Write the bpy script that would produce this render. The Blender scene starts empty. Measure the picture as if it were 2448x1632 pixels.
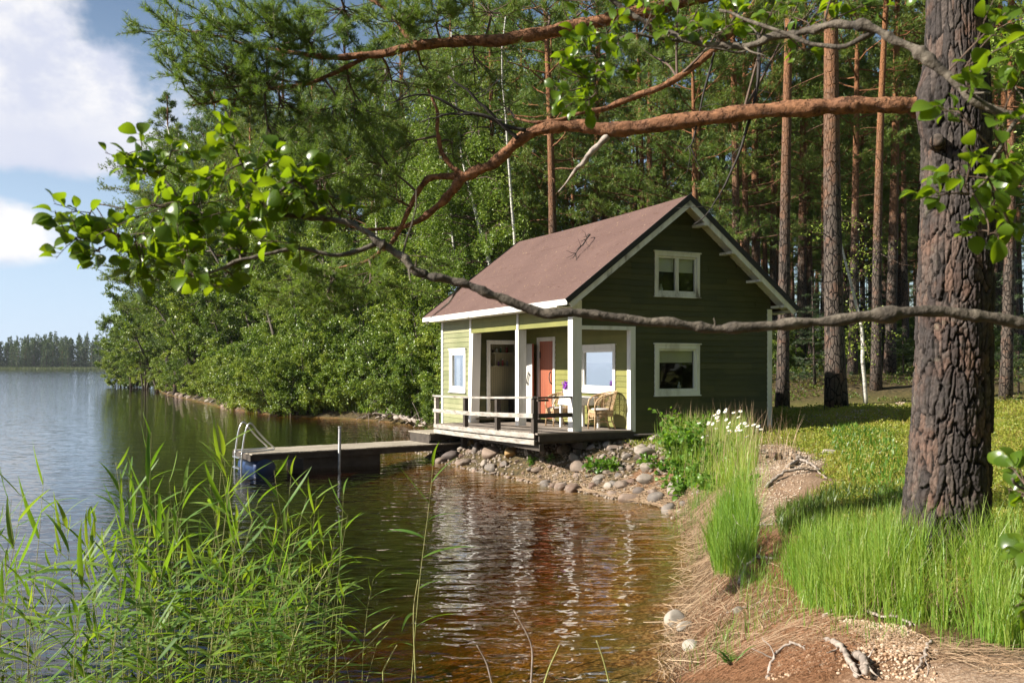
import bpy, math, random
import numpy as np
from mathutils import Vector, Matrix

SC = bpy.context.scene
COL = SC.collection
F0, CXP, HY, EYE = 2177.0, 1224.0, 873.0, 2.4      # focal length in photo pixels, principal column, horizon row, eye height above the water

# ------------------------------------------------------------------ camera
cd = bpy.data.cameras.new('camera'); cam = bpy.data.objects.new('camera', cd); COL.objects.link(cam)
cam.location = (0, 0, EYE); cam.rotation_euler = (math.radians(90), 0, 0)
cd.sensor_width = 36; cd.lens = F0 / 2448 * 36; cd.shift_y = (HY - 816) / 2448
cd.clip_start = .05; cd.clip_end = 6000
cd.dof.use_dof = True; cd.dof.focus_distance = 19; cd.dof.aperture_fstop = 6.5
SC.camera = cam
# ------------------------------------------------------------------ world, sun, exposure
SUN = Vector((-.820, -.190, .540)).normalized()
EL = math.asin(SUN.z); ROT = math.atan2(SUN.x, SUN.y)
W = bpy.data.worlds.new('World'); SC.world = W; W.use_nodes = True
def build_world():
    nt = W.node_tree; N = nt.nodes; L = nt.links; N.clear()
    def nd(t, **k):
        n = N.new(t)
        for a, b in k.items(): setattr(n, a, b)
        return n
    out = nd('ShaderNodeOutputWorld'); bg = nd('ShaderNodeBackground'); bg.inputs[1].default_value = .05
    sky = nd('ShaderNodeTexSky', sky_type='NISHITA', sun_disc=False, sun_elevation=EL, sun_rotation=ROT)
    sky.air_density = 1.0; sky.dust_density = .6; sky.ozone_density = 1.6
    tc = nd('ShaderNodeTexCoord'); sp = nd('ShaderNodeSeparateXYZ'); L.new(tc.outputs['Generated'], sp.inputs[0])
    def m(op, a, b=None, c=None, clamp=False):
        n = nd('ShaderNodeMath', operation=op); n.use_clamp = clamp
        for i, v in enumerate((a, b, c)):
            if v is None: continue
            if isinstance(v, (int, float)): n.inputs[i].default_value = v
            else: L.new(v, n.inputs[i])
        return n.outputs[0]
    x, y, z = sp.outputs
    # angle round the horizon and height above it, in radians
    az = m('ARCTAN2', x, y); el = m('ARCSINE', z)
    def vec(a, b, c=0.):
        n = nd('ShaderNodeCombineXYZ')
        for i, v in enumerate((a, b, c)):
            if isinstance(v, (int, float)): n.inputs[i].default_value = v
            else: L.new(v, n.inputs[i])
        return n.outputs[0]
    def noise(v, s, d=6, r=.58, off=0.):
        n = nd('ShaderNodeTexNoise'); n.inputs['Scale'].default_value = s; n.inputs['Detail'].default_value = d; n.inputs['Roughness'].default_value = r
        va = nd('ShaderNodeVectorMath', operation='ADD'); L.new(v, va.inputs[0]); va.inputs[1].default_value = (off, off * .7, 0); L.new(va.outputs[0], n.inputs['Vector'])
        return n.outputs['Fac']
    def ell(a0, e0, ra, re, p=1.0):    # soft ellipse: 1 in the middle, 0 at the rim, negative outside
        da = m('DIVIDE', m('SUBTRACT', az, a0), ra); de = m('DIVIDE', m('SUBTRACT', el, e0), re)
        return m('SUBTRACT', 1.0, m('SQRT', m('ADD', m('MULTIPLY', da, da), m('MULTIPLY', de, de))))
    v = vec(az, m('MULTIPLY', el, 1.35))
    n1 = noise(v, 5.0, 8, .6, 3.1); n1b = noise(v, 5.0, 8, .6, 3.1)
    blobs = None
    for b in ((-.535, .335, .13, .09), (-.45, .262, .085, .07), (-.56, .27, .22, .085), (-.47, .215, .15, .035), (-.53, .125, .085, .036), (-.57, .40, .10, .06),
              (-.62, .42, .2, .1), (-1.3, .45, .35, .10), (2.4, .5, .4, .12), (-2.3, .45, .4, .12), (-1.9, .2, .4, .05), (-.35, .105, .02, .012)):
        e = ell(*b); blobs = e if blobs is None else m('MAXIMUM', blobs, e)
    dens = m('ADD', m('MULTIPLY', blobs, .95), m('MULTIPLY', m('SUBTRACT', n1, .5), 1.9))
    cov = nd('ShaderNodeMapRange', interpolation_type='SMOOTHSTEP'); L.new(dens, cov.inputs[0]); cov.inputs[1].default_value = -.02; cov.inputs[2].default_value = .36
    # lit and grey parts of a cloud: structure of its own
    vs = vec(m('ADD', az, .03), m('SUBTRACT', m('MULTIPLY', el, 1.35), .035))
    n2 = noise(v, 4.2, 7, .62, 9.2); n3 = noise(vs, 4.2, 7, .62, 9.2)
    sh = nd('ShaderNodeMapRange', interpolation_type='SMOOTHSTEP'); L.new(m('ADD', m('SUBTRACT', n2, n3), m('MULTIPLY', m('SUBTRACT', n2, .5), .35)), sh.inputs[0]); sh.inputs[1].default_value = -.11; sh.inputs[2].default_value = .13
    under = ell(-.50, .205, .22, .05)
    unders = nd('ShaderNodeMapRange'); L.new(under, unders.inputs[0]); unders.inputs[1].default_value = -.1; unders.inputs[2].default_value = .7
    lit = m('MULTIPLY', sh.outputs[0], m('SUBTRACT', 1, m('MULTIPLY', unders.outputs[0], .85)))
    cc = nd('ShaderNodeMix', data_type='RGBA'); cc.inputs['A'].default_value = (6.6, 6.9, 8.2, 1); cc.inputs['B'].default_value = (9.6, 9.4, 9.3, 1); L.new(lit, cc.inputs['Factor'])
    # a pale veil towards the horizon
    hz = nd('ShaderNodeMapRange', interpolation_type='SMOOTHSTEP'); L.new(el, hz.inputs[0]); hz.inputs[1].default_value = .42; hz.inputs[2].default_value = -.02; hz.inputs[3].default_value = 0; hz.inputs[4].default_value = .75
    azf = nd('ShaderNodeMapRange', interpolation_type='SMOOTHSTEP'); L.new(m('ABSOLUTE', m('ADD', az, .8)), azf.inputs[0]); azf.inputs[1].default_value = 1.3; azf.inputs[2].default_value = .5; azf.inputs[3].default_value = .12; azf.inputs[4].default_value = 1
    veil = nd('ShaderNodeMix', data_type='RGBA'); L.new(m('MULTIPLY', hz.outputs[0], azf.outputs[0]), veil.inputs['Factor']); L.new(sky.outputs[0], veil.inputs['A']); veil.inputs['B'].default_value = (6.2, 8.0, 10.6, 1)
    fin = nd('ShaderNodeMix', data_type='RGBA'); L.new(m('MULTIPLY', cov.outputs[0], .95), fin.inputs['Factor']); L.new(veil.outputs['Result'], fin.inputs['A']); L.new(cc.outputs['Result'], fin.inputs['B'])
    L.new(fin.outputs['Result'], bg.inputs[0]); L.new(bg.outputs[0], out.inputs[0])
build_world()
sd = bpy.data.lights.new('sun', 'SUN'); sun = bpy.data.objects.new('sun', sd); COL.objects.link(sun)
sd.energy = 5; sd.angle = math.radians(.55); sd.color = (1, .93, .82)
sun.rotation_euler = SUN.to_track_quat('Z', 'Y').to_euler()
SC.view_settings.view_transform = 'Standard'; SC.view_settings.look = 'None'; SC.view_settings.gamma = 1; SC.view_settings.exposure = 1.15
SC.view_settings.use_curve_mapping = False
cy = SC.cycles
cy.max_bounces = 8; cy.diffuse_bounces = 3; cy.glossy_bounces = 4; cy.transmission_bounces = 5; cy.transparent_max_bounces = 10
cy.use_denoising = True; cy.sample_clamp_indirect = 6; cy.caustics_reflective = False; cy.caustics_refractive = False

# ------------------------------------------------------------------ small helpers
K = 2448 / 2352.
def P(dx, dy, Y):      # a point seen at (dx, dy) of the 2352-wide view at distance Y along the view axis
    return np.array([(dx * K - CXP) / F0 * Y, Y, EYE - (dy * K - HY) / F0 * Y])
def PW(dx, dy):        # the point of the water level seen there
    return P(dx, dy, EYE * F0 / (dy * K - HY))
RNG = np.random.default_rng(7)
def unit(v): v = np.asarray(v, float); return v / (np.linalg.norm(v, axis=-1, keepdims=True) + 1e-12)

class MB:
    def __init__(s): s.v = []; s.f = []; s.n = 0; s.attr = []
    def add(s, V, F, a=None):
        V = np.asarray(V, float).reshape(-1, 3); s.v.append(V)
        for f in (F if isinstance(F, list) and len(F) and isinstance(F[0], np.ndarray) else [np.asarray(F, int)]): s.f.append(f + s.n)
        s.n += len(V); s.attr.append(np.zeros((len(V), 4)) if a is None else a)
    def box(s, x0, x1, y0, y1, z0, z1):
        V = [(x, y, z) for z in (z0, z1) for y in (y0, y1) for x in (x0, x1)]
        s.add(V, [(0, 2, 3, 1), (4, 5, 7, 6), (0, 1, 5, 4), (2, 6, 7, 3), (0, 4, 6, 2), (1, 3, 7, 5)]); return s
    def beam(s, a, b, w, h, up=(0, 0, 1)):
        a = np.array(a, float); b = np.array(b, float); d = unit(b - a); x = unit(np.cross(d, up)); u = np.cross(x, d)
        V = [p + i * x * w / 2 + j * u * h / 2 for p in (a, b) for i, j in ((-1, -1), (1, -1), (1, 1), (-1, 1))]
        s.add(V, [(0, 1, 2, 3), (7, 6, 5, 4), (0, 4, 5, 1), (1, 5, 6, 2), (2, 6, 7, 3), (3, 7, 4, 0)]); return s
    def tube(s, pts, rad, sides=8, caps=True, rough=0.):
        P_ = np.asarray(pts, float); n = len(P_); R = np.broadcast_to(np.asarray(rad, float), (n,))
        T = unit(np.gradient(P_, axis=0)); ref = np.array([0, 0, 1.]) if abs(T[0][2]) < .9 else np.array([1., 0, 0])
        x = unit(np.cross(T, np.broadcast_to(ref, T.shape))); 
        bad = np.linalg.norm(np.cross(T, np.broadcast_to(ref, T.shape)), axis=1) < .05
        for i in range(1, n):
            if bad[i] or np.dot(x[i], x[i-1]) < 0: x[i] = unit(x[i-1] - T[i] * np.dot(T[i], x[i-1]))
        yv = np.cross(T, x); a = np.linspace(0, 2 * math.pi, sides, endpoint=False)
        RR = np.broadcast_to(R[:, None], (n, sides))
        if rough:
            Lc = np.concatenate([[0], np.cumsum(np.linalg.norm(np.diff(P_, axis=0), axis=1))])[:, None] / max(1e-6, R.mean()); RR = RR * (1 + rough * (2.2*fbm(np.cos(a)[None]*1.6 + Lc*.55 + 9, np.sin(a)[None]*1.6 + 5 + 0*Lc, 3, 4) + 1.2*fbm(np.cos(a)[None]*5 + Lc*1.7 + 9, np.sin(a)[None]*5 + 15 + 0*Lc, 13, 2)))
        V = P_[:, None] + RR[:, :, None] * (np.cos(a)[None, :, None] * x[:, None] + np.sin(a)[None, :, None] * yv[:, None])
        i = np.arange(n - 1)[:, None] * sides; j = np.arange(sides)[None]; k = (j + 1) % sides
        F = np.stack([i + j, i + k, i + sides + k, i + sides + j], -1).reshape(-1, 4)
        V = V.reshape(-1, 3); fs = [F]
        if caps:
            V = np.vstack([V, P_[0], P_[-1]]); c0 = n * sides; jj = np.arange(sides); kk = (jj + 1) % sides
            fs += [np.stack([np.full(sides, c0), kk, jj], -1), np.stack([np.full(sides, c0 + 1), (n-1)*sides + jj, (n-1)*sides + kk], -1)]
        s.add(V, fs); return s
    def lathe(s, prof, c=(0, 0, 0), sides=16):
        s.tube([(c[0], c[1], c[2] + z) for r, z in prof], [r for r, z in prof], sides); return s
    def stamp(s, T, TF, R, t, sc=None, attr=None):     # copies of a template
        T = np.asarray(T, float); TF = np.asarray(TF, int); N = len(t)
        if N == 0: return s
        V = np.einsum('nij,kj->nki', R, T)
        if sc is not None: V = V * np.asarray(sc).reshape(N, 1, -1)
        V = V + t[:, None]; F = (TF[None] + (np.arange(N) * len(T))[:, None, None]).reshape(-1, TF.shape[1])
        s.add(V.reshape(-1, 3), [F]); return s
    def build(s, name, mat, parent=None, smooth=False, attr=None, loc=None):
        V = np.vstack(s.v) if s.v else np.zeros((0, 3))
        me = bpy.data.meshes.new(name); me.vertices.add(len(V)); me.vertices.foreach_set('co', V.astype(np.float32).ravel())
        tot = np.concatenate([np.full(len(f), f.shape[1]) for f in s.f]); loops = np.concatenate([f.ravel() for f in s.f])
        me.loops.add(len(loops)); me.loops.foreach_set('vertex_index', loops.astype(np.int32))
        me.polygons.add(len(tot)); me.polygons.foreach_set('loop_start', np.concatenate([[0], np.cumsum(tot)[:-1]]).astype(np.int32)); me.polygons.foreach_set('loop_total', tot.astype(np.int32))
        me.polygons.foreach_set('use_smooth', np.full(len(tot), bool(smooth)))
        me.update(calc_edges=True)
        if attr is not None:
            A = me.color_attributes.new('mix', 'FLOAT_COLOR', 'POINT'); A.data.foreach_set('color', np.asarray(attr, np.float32).ravel())
        if mat is not None: me.materials.append(mat)
        o = bpy.data.objects.new(name, me); COL.objects.link(o)
        if parent is not None: o.parent = parent
        if loc is not None: o.location = loc
        return o
def tag(o, label=None, cat=None, group=None, kind=None):
    if label: o['label'] = label
    if cat: o['category'] = cat
    if group: o['group'] = group
    if kind: o['kind'] = kind
    return o
def empty(name, loc=(0, 0, 0), rz=0., label=None, cat=None, group=None):
    o = bpy.data.objects.new(name, None); COL.objects.link(o); o.location = loc; o.rotation_euler = (0, 0, rz); o.empty_display_size = .2
    return tag(o, label, cat, group)
def kids(o): return KIDS.get(o.name, [])
KIDS = {}
def reg(root, *parts): KIDS[root.name] = list(parts); return root
def dup(root, loc, rz=0., sc=1., label=None, group=None):
    r = root.copy(); COL.objects.link(r); r.location = loc; r.rotation_euler = (root.rotation_euler.x, root.rotation_euler.y, rz)
    r.scale = (sc, sc, sc) if isinstance(sc, (int, float)) else sc
    if label: r['label'] = label
    if group: r['group'] = group
    for c in kids(root):
        d = c.copy(); COL.objects.link(d); d.parent = r
        for g in kids(c): e = g.copy(); COL.objects.link(e); e.parent = d
    return r
def place(root, used, loc, rz=0., sc=1., label=None, group=None):    # the first time moves the prototype itself
    if root.name in used: return dup(root, loc, rz, sc, label, group)
    used.add(root.name); root.location = loc; root.rotation_euler.z = rz; root.scale = (sc, sc, sc) if isinstance(sc, (int, float)) else sc
    if label: root['label'] = label
    if group: root['group'] = group
    return root
def rotmats(d, roll):     # matrices whose x axis is d, rolled about it
    d = unit(d); up = np.where(np.abs(d[:, 2:3]) > .95, np.array([[1., 0, 0]]), np.array([[0, 0, 1.]])); y = unit(np.cross(up, d)); z = np.cross(d, y)
    c, s_ = np.cos(roll)[:, None], np.sin(roll)[:, None]; y2 = y * c + z * s_; z2 = -y * s_ + z * c
    return np.stack([d, y2, z2], -1)
def rdir(n, rng, zb=0.):
    v = rng.normal(size=(n, 3)); v[:, 2] += zb; return unit(v)
# smooth value noise in numpy
def vnoise(x, y, seed=0, z=None):
    x = np.asarray(x, float); y = np.asarray(y, float); xi = np.floor(x).astype(np.int64); yi = np.floor(y).astype(np.int64); fx = x - xi; fy = y - yi
    fx = fx * fx * (3 - 2 * fx); fy = fy * fy * (3 - 2 * fy)
    def h(a, b):
        n = (a * 374761393 + b * 668265263 + seed * 974711) & 0x7fffffff; n = ((n ^ (n >> 13)) * 1274126177) & 0x7fffffff; return ((n ^ (n >> 16)) & 0xffff) / 65535.
    return (h(xi, yi) * (1-fx) + h(xi+1, yi) * fx) * (1-fy) + (h(xi, yi+1) * (1-fx) + h(xi+1, yi+1) * fx) * fy
def fbm(x, y, seed=0, o=4):
    return sum(vnoise(np.asarray(x) * 2**i, np.asarray(y) * 2**i, seed + i) * .5**i for i in range(o)) / sum(.5**i for i in range(o)) - .5

# ------------------------------------------------------------------ materials
def mat(name):
    m = bpy.data.materials.new(name); m.use_nodes = True; nt = m.node_tree
    return m, nt, nt.nodes['Principled BSDF'], nt.nodes['Material Output']
def node(nt, t, ins=None, **k):
    n = nt.nodes.new(t)
    for a, b in k.items(): setattr(n, a, b)
    for a, b in (ins or {}).items():
        if hasattr(b, 'is_output') or isinstance(b, bpy.types.NodeSocket): nt.links.new(b, n.inputs[a])
        else: n.inputs[a].default_value = b
    return n
def c4(c): return (c[0], c[1], c[2], 1)
def noise_n(nt, scale, detail=4, rough=.55, vec=None, stretch=None, coord='Object'):
    tc = node(nt, 'ShaderNodeTexCoord'); v = vec or tc.outputs[coord]
    if stretch: v = node(nt, 'ShaderNodeMapping', {'Vector': v, 'Scale': stretch}).outputs[0]
    return node(nt, 'ShaderNodeTexNoise', {'Vector': v, 'Scale': scale, 'Detail': detail, 'Roughness': rough})
def ramp(nt, fac, stops):
    r = node(nt, 'ShaderNodeValToRGB', {'Fac': fac}); e = r.color_ramp.elements
    while len(e) < len(stops): e.new(.5)
    for i, (p, c) in enumerate(stops): e[i].position = p; e[i].color = c4(c)
    return r.outputs[0]
def mixc(nt, f, a, b, bt='MIX'):
    n = node(nt, 'ShaderNodeMix', data_type='RGBA', blend_type=bt)
    for k, v in (('Factor', f), ('A', a), ('B', b)):
        if isinstance(v, bpy.types.NodeSocket): nt.links.new(v, n.inputs[k])
        elif isinstance(v, (int, float)): n.inputs[k].default_value = v
        else: n.inputs[k].default_value = c4(v)
    return n.outputs['Result']
def bump(nt, h, strength=.5, dist=.02, normal=None):
    ins = {'Height': h, 'Strength': strength, 'Distance': dist}
    if normal: ins['Normal'] = normal
    return node(nt, 'ShaderNodeBump', ins).outputs[0]
def simple(name, cols, scale=6., rough=.6, bmp=.2, bd=.01, stretch=None, spec=.4, metal=0., fine=None):
    m, nt, b, o = mat(name); n = noise_n(nt, scale, 6, .6, stretch=stretch)
    k = len(cols); col = ramp(nt, n.outputs['Fac'], [(.3 + .4 * i / max(1, k-1), c) for i, c in enumerate(cols)])
    nt.links.new(col, b.inputs['Base Color']); b.inputs['Roughness'].default_value = rough; b.inputs['Specular IOR Level'].default_value = spec; b.inputs['Metallic'].default_value = metal
    if bmp: n2 = noise_n(nt, (fine or scale * 5), 5, .6, stretch=stretch); nt.links.new(bump(nt, n2.outputs['Fac'], bmp, bd), b.inputs['Normal'])
    return m
def leafmat(name, cols, trans=.4, rough=.45, tcol=None, spec=.35):
    m, nt, b, o = mat(name); g = node(nt, 'ShaderNodeNewGeometry'); oi = node(nt, 'ShaderNodeObjectInfo')
    n = noise_n(nt, .5, 3, .6, coord='Object')
    a = node(nt, 'ShaderNodeMath', {0: g.outputs['Random Per Island'], 1: .45}, operation='MULTIPLY').outputs[0]
    a = node(nt, 'ShaderNodeMath', {0: n.outputs['Fac'], 1: .5, 2: a}, operation='MULTIPLY_ADD').outputs[0]
    a = node(nt, 'ShaderNodeMath', {0: oi.outputs['Random'], 1: .38, 2: a}, operation='MULTIPLY_ADD').outputs[0]
    k = len(cols); col = ramp(nt, a, [(.2 + .7 * i / max(1, k-1), c) for i, c in enumerate(cols)])
    nt.links.new(col, b.inputs['Base Color']); b.inputs['Roughness'].default_value = rough; b.inputs['Specular IOR Level'].default_value = spec
    tc = mixc(nt, 1., col, tcol or (1.5, 1.55, .7), 'MULTIPLY')
    t = node(nt, 'ShaderNodeBsdfTranslucent', {'Color': tc}); mx = node(nt, 'ShaderNodeMixShader', {0: trans, 1: b.outputs[0], 2: t.outputs[0]})
    nt.links.new(mx.outputs[0], o.inputs[0]); return m
M = {}
M['white'] = simple('white_paint', [(.50, .48, .43), (.78, .77, .73), (.82, .81, .77)], 3, .5, .15, .004, (1, 1, .15), fine=60)
M['white_worn'] = simple('worn_white_paint', [(.16, .13, .10), (.62, .60, .54), (.74, .72, .66), (.78, .76, .70)], 5, .6, .3, .004, (1, 1, .3), fine=70)
M['greywood'] = simple('weathered_grey_wood', [(.16, .14, .115), (.34, .31, .27), (.46, .43, .385)], 2.5, .8, .5, .006, (1.2, 1.2, 6), fine=14)
M['deckwood'] = simple('weathered_deck_boards', [(.13, .105, .085), (.27, .225, .185), (.38, .33, .28)], 1.2, .8, .5, .006, (.8, 9, 1), fine=9)
M['dockwood'] = simple('sun_bleached_dock_boards', [(.16, .135, .10), (.30, .26, .20), (.44, .39, .31)], 1.4, .8, .5, .006, (.9, 9, 1), fine=9)
M['darkwood'] = simple('dark_stained_wood', [(.035, .028, .022), (.075, .06, .048)], 4, .8, .4, .006)
M['black'] = simple('black_roof_edge', [(.012, .011, .011), (.022, .02, .02)], 8, .6, .1, .003)
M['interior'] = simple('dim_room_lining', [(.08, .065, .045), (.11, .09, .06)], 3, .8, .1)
M['cream'] = simple('cream_panelling', [(.46, .42, .30), (.52, .48, .35)], 3, .6, .1)
M['blind'] = simple('white_roller_blind', [(.80, .79, .75), (.84, .83, .80)], 4, .8, .05)
M['blue'] = simple('blue_plastic_float', [(.008, .02, .06), (.014, .04, .12)], 6, .4, .1)
M['alu'] = simple('aluminium_tube', [(.55, .55, .55), (.68, .68, .67)], 8, .28, .03, .001, metal=.9)
M['iron'] = simple('dark_iron', [(.03, .027, .025), (.06, .05, .045)], 14, .55, .2, .002)
M['steel_post'] = simple('galvanised_post', [(.16, .16, .16), (.27, .27, .26)], 10, .5, .1, .002, metal=.4)
M['wicker'] = simple('woven_wicker', [(.26, .15, .07), (.46, .31, .17), (.60, .45, .28)], 14, .55, .5, .004, fine=90)
M['cushion'] = simple('pale_seat_cushion', [(.40, .37, .35), (.58, .55, .53)], 5, .85, .1)
M['cloth'] = simple('white_table_cloth', [(.72, .71, .70), (.80, .79, .77)], 5, .85, .1)
M['pot'] = simple('white_ceramic', [(.70, .70, .68), (.80, .80, .78)], 5, .3, .02)
M['purple'] = leafmat('purple_petals', [(.16, .02, .30), (.30, .05, .50), (.44, .12, .62)], .3, .5, (1.2, .8, 1.4))
M['petal'] = leafmat('white_petals', [(.70, .70, .66), (.80, .80, .78)], .35, .5, (1, 1, 1))
M['yolk'] = simple('yellow_flower_disc', [(.6, .36, .02), (.7, .45, .03)], 30, .7, .2)
M['mortarless'] = simple('grey_foundation', [(.10, .095, .085), (.2, .19, .17)], 6, .9, .5, .02)

def siding_mat(name='shade_toned_green_boards', c=((.040, .044, .016), (.060, .063, .022), (.082, .08, .028), (.032, .036, .014))):
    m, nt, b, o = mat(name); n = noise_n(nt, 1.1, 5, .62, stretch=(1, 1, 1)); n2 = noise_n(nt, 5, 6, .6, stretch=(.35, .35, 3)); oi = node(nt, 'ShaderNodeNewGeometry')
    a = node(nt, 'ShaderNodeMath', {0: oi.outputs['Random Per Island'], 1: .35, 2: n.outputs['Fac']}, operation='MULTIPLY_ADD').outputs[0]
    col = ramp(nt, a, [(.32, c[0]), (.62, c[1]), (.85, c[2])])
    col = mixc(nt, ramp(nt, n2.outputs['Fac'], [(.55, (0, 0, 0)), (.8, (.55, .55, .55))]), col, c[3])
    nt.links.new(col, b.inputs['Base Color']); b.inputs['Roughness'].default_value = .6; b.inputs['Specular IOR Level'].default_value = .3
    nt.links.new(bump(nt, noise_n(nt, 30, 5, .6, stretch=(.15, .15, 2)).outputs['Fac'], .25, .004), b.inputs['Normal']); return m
M['siding'] = siding_mat()  # gable and other shaded walls: dark copy, shade put into the colour
M['siding_faded_lit'] = siding_mat('sun_toned_faded_green_boards', ((.15, .165, .075), (.215, .225, .115), (.28, .28, .155), (.12, .13, .06)))  # front wall: faded boards, further lightened to stand for direct sunlight
M['siding_olive_lit'] = siding_mat('sun_toned_olive_green_boards', ((.13, .135, .035), (.18, .18, .05), (.225, .215, .06), (.10, .105, .03)))  # porch back wall and header: lighter copy with sunlight in the base colour
def roof_mat():
    m, nt, b, o = mat('brown_roofing_felt'); n = noise_n(nt, .8, 5, .6); n2 = noise_n(nt, 120, 3, .7); tc = node(nt, 'ShaderNodeTexCoord')
    col = ramp(nt, n.outputs['Fac'], [(.3, (.076, .042, .034)), (.5, (.098, .056, .045)), (.7, (.118, .070, .057))])
    col = mixc(nt, .35, col, ramp(nt, n2.outputs['Fac'], [(.35, (.035, .02, .018)), (.6, (.22, .14, .12))]))
    n3 = noise_n(nt, 14, 2, .5); col = mixc(nt, ramp(nt, n3.outputs['Fac'], [(.70, (0, 0, 0)), (.74, (.7, .7, .7))]), col, (.34, .24, .16))
    nt.links.new(col, b.inputs['Base Color']); b.inputs['Roughness'].default_value = .85; b.inputs['Specular IOR Level'].default_value = .25
    nt.links.new(bump(nt, n2.outputs['Fac'], .35, .003), b.inputs['Normal']); return m
M['roof'] = roof_mat()
def panel_mat(name, cols, width=.09, axis=1):     # tongue and groove boards, grooves across one axis
    m, nt, b, o = mat(name); tc = node(nt, 'ShaderNodeTexCoord'); s = node(nt, 'ShaderNodeSeparateXYZ', {0: tc.outputs['Object']})
    w = node(nt, 'ShaderNodeMath', {0: s.outputs[axis], 1: width}, operation='DIVIDE').outputs[0]; fr = node(nt, 'ShaderNodeMath', {0: w}, operation='FRACT').outputs[0]
    g = node(nt, 'ShaderNodeMath', {0: fr, 1: .12}, operation='LESS_THAN').outputs[0]
    n = noise_n(nt, 3, 5, .6, stretch=(1, 1, .2)); col = ramp(nt, n.outputs['Fac'], [(.35, cols[0]), (.65, cols[1])])
    col = mixc(nt, g, col, tuple(c * .45 for c in cols[0]))
    nt.links.new(col, b.inputs['Base Color']); b.inputs['Roughness'].default_value = .5
    nt.links.new(bump(nt, node(nt, 'ShaderNodeMath', {0: 1., 1: g}, operation='SUBTRACT').outputs[0], .6, .004), b.inputs['Normal']); return m
M['reddoor'] = panel_mat('orange_red_door_boards', ((.27, .080, .042), (.35, .108, .054)))
M['whitedoor'] = panel_mat('white_door_boards', ((.62, .60, .54), (.72, .70, .64)), .075)
M['creampanel'] = panel_mat('cream_wall_boards', ((.56, .50, .31), (.64, .58, .38)), .055, 0)
def glass_mat():
    m, nt, b, o = mat('window_glass'); fr = node(nt, 'ShaderNodeFresnel', {'IOR': 1.52}); gl = node(nt, 'ShaderNodeBsdfGlossy', {'Roughness': .01, 'Color': (.95, .97, 1, 1)}); tr = node(nt, 'ShaderNodeBsdfTransparent', {'Color': (.88, .91, .89, 1)})
    n = noise_n(nt, 2.2, 2, .5); bp = bump(nt, n.outputs['Fac'], .12, .02); nt.links.new(bp, gl.inputs['Normal'])
    f = node(nt, 'ShaderNodeMath', {0: fr.outputs[0], 1: .8, 2: .01}, operation='MULTIPLY_ADD'); f.use_clamp = True
    mx = node(nt, 'ShaderNodeMixShader', {0: f.outputs[0], 1: tr.outputs[0], 2: gl.outputs[0]}); nt.links.new(mx.outputs[0], o.inputs[0]); return m
M['glass'] = glass_mat()
def bark_pine(name, dark, light, flake, z0, z1, scale=9., use_attr=False, limb=False):
    m, nt, b, o = mat(name); tc = node(nt, 'ShaderNodeTexCoord'); s = node(nt, 'ShaderNodeSeparateXYZ', {0: tc.outputs['Object']})
    v = node(nt, 'ShaderNodeTexVoronoi', {'Vector': node(nt, 'ShaderNodeMapping', {'Vector': tc.outputs['Object'], 'Scale': (1, 1, .32)}).outputs[0], 'Scale': scale}, feature='DISTANCE_TO_EDGE')
    n = noise_n(nt, 3, 6, .65); n2 = noise_n(nt, 26, 6, .7)
    pl = ramp(nt, n2.outputs['Fac'], [(.3, dark), (.62, light)])
    pl = mixc(nt, ramp(nt, n.outputs['Fac'], [(.5, (0, 0, 0)), (.62, (.5, .5, .5))]), pl, (.17, .085, .055))
    lich = noise_n(nt, 7, 6, .7); pl = mixc(nt, ramp(nt, lich.outputs['Fac'], [(.6, (0, 0, 0)), (.7, (.4, .4, .4))]), pl, (.22, .22, .15))
    cr = ramp(nt, v.outputs['Distance'], [(.02, (0, 0, 0)), (.10, (1, 1, 1))])
    if limb: cr = ramp(nt, noise_n(nt, 13, 5, .7).outputs['Fac'], [(.34, (.35, .35, .35)), (.5, (1, 1, 1))])
    if use_attr: cr = node(nt, 'ShaderNodeSeparateColor', {0: node(nt, 'ShaderNodeAttribute', attribute_name='mix').outputs['Color']}).outputs[0]
    if use_attr:
        idc = node(nt, 'ShaderNodeSeparateColor', {0: node(nt, 'ShaderNodeAttribute', attribute_name='mix').outputs['Color']}).outputs[1]
        pl = mixc(nt, ramp(nt, idc, [(.25, (0, 0, 0)), (.8, (.75, .75, .75))]), pl, (.033, .029, .029)); pl = mixc(nt, ramp(nt, idc, [(.02, (.6, .6, .6)), (.2, (0, 0, 0))]), pl, (.14, .085, .062))
    pl = mixc(nt, cr, tuple(c * .35 for c in dark), pl)
    up = ramp(nt, n2.outputs['Fac'], [(.3, tuple(c * .55 for c in flake)), (.5, flake), (.72, tuple(min(1, c * 1.5) for c in flake))])
    if limb: up = mixc(nt, ramp(nt, noise_n(nt, 5, 5, .7).outputs['Fac'], [(.42, (1, 1, 1)), (.6, (0, 0, 0))]), up, pl)
    h = node(nt, 'ShaderNodeMapRange', {0: node(nt, 'ShaderNodeMath', {0: n.outputs['Fac'], 1: (z1 - z0) * .8, 2: s.outputs[2]}, operation='MULTIPLY_ADD').outputs[0], 1: z0 + (z1-z0)*.4, 2: z1 + (z1-z0)*.4}).outputs[0]
    col = mixc(nt, h, pl, up); nt.links.new(col, b.inputs['Base Color']); b.inputs['Roughness'].default_value = .85; b.inputs['Specular IOR Level'].default_value = .2
    hb = node(nt, 'ShaderNodeMath', {0: n2.outputs['Fac'], 1: .5, 2: cr}, operation='MULTIPLY_ADD').outputs[0] if not use_attr else n2.outputs['Fac']
    nt.links.new(bump(nt, hb, .8, .012 if use_attr else .03), b.inputs['Normal']); return m
M['bark_big'] = bark_pine('thick_grey_brown_pine_bark', (.032, .026, .023), (.125, .10, .087), (.26, .13, .07), 4.3, 12, use_attr=True)
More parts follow.
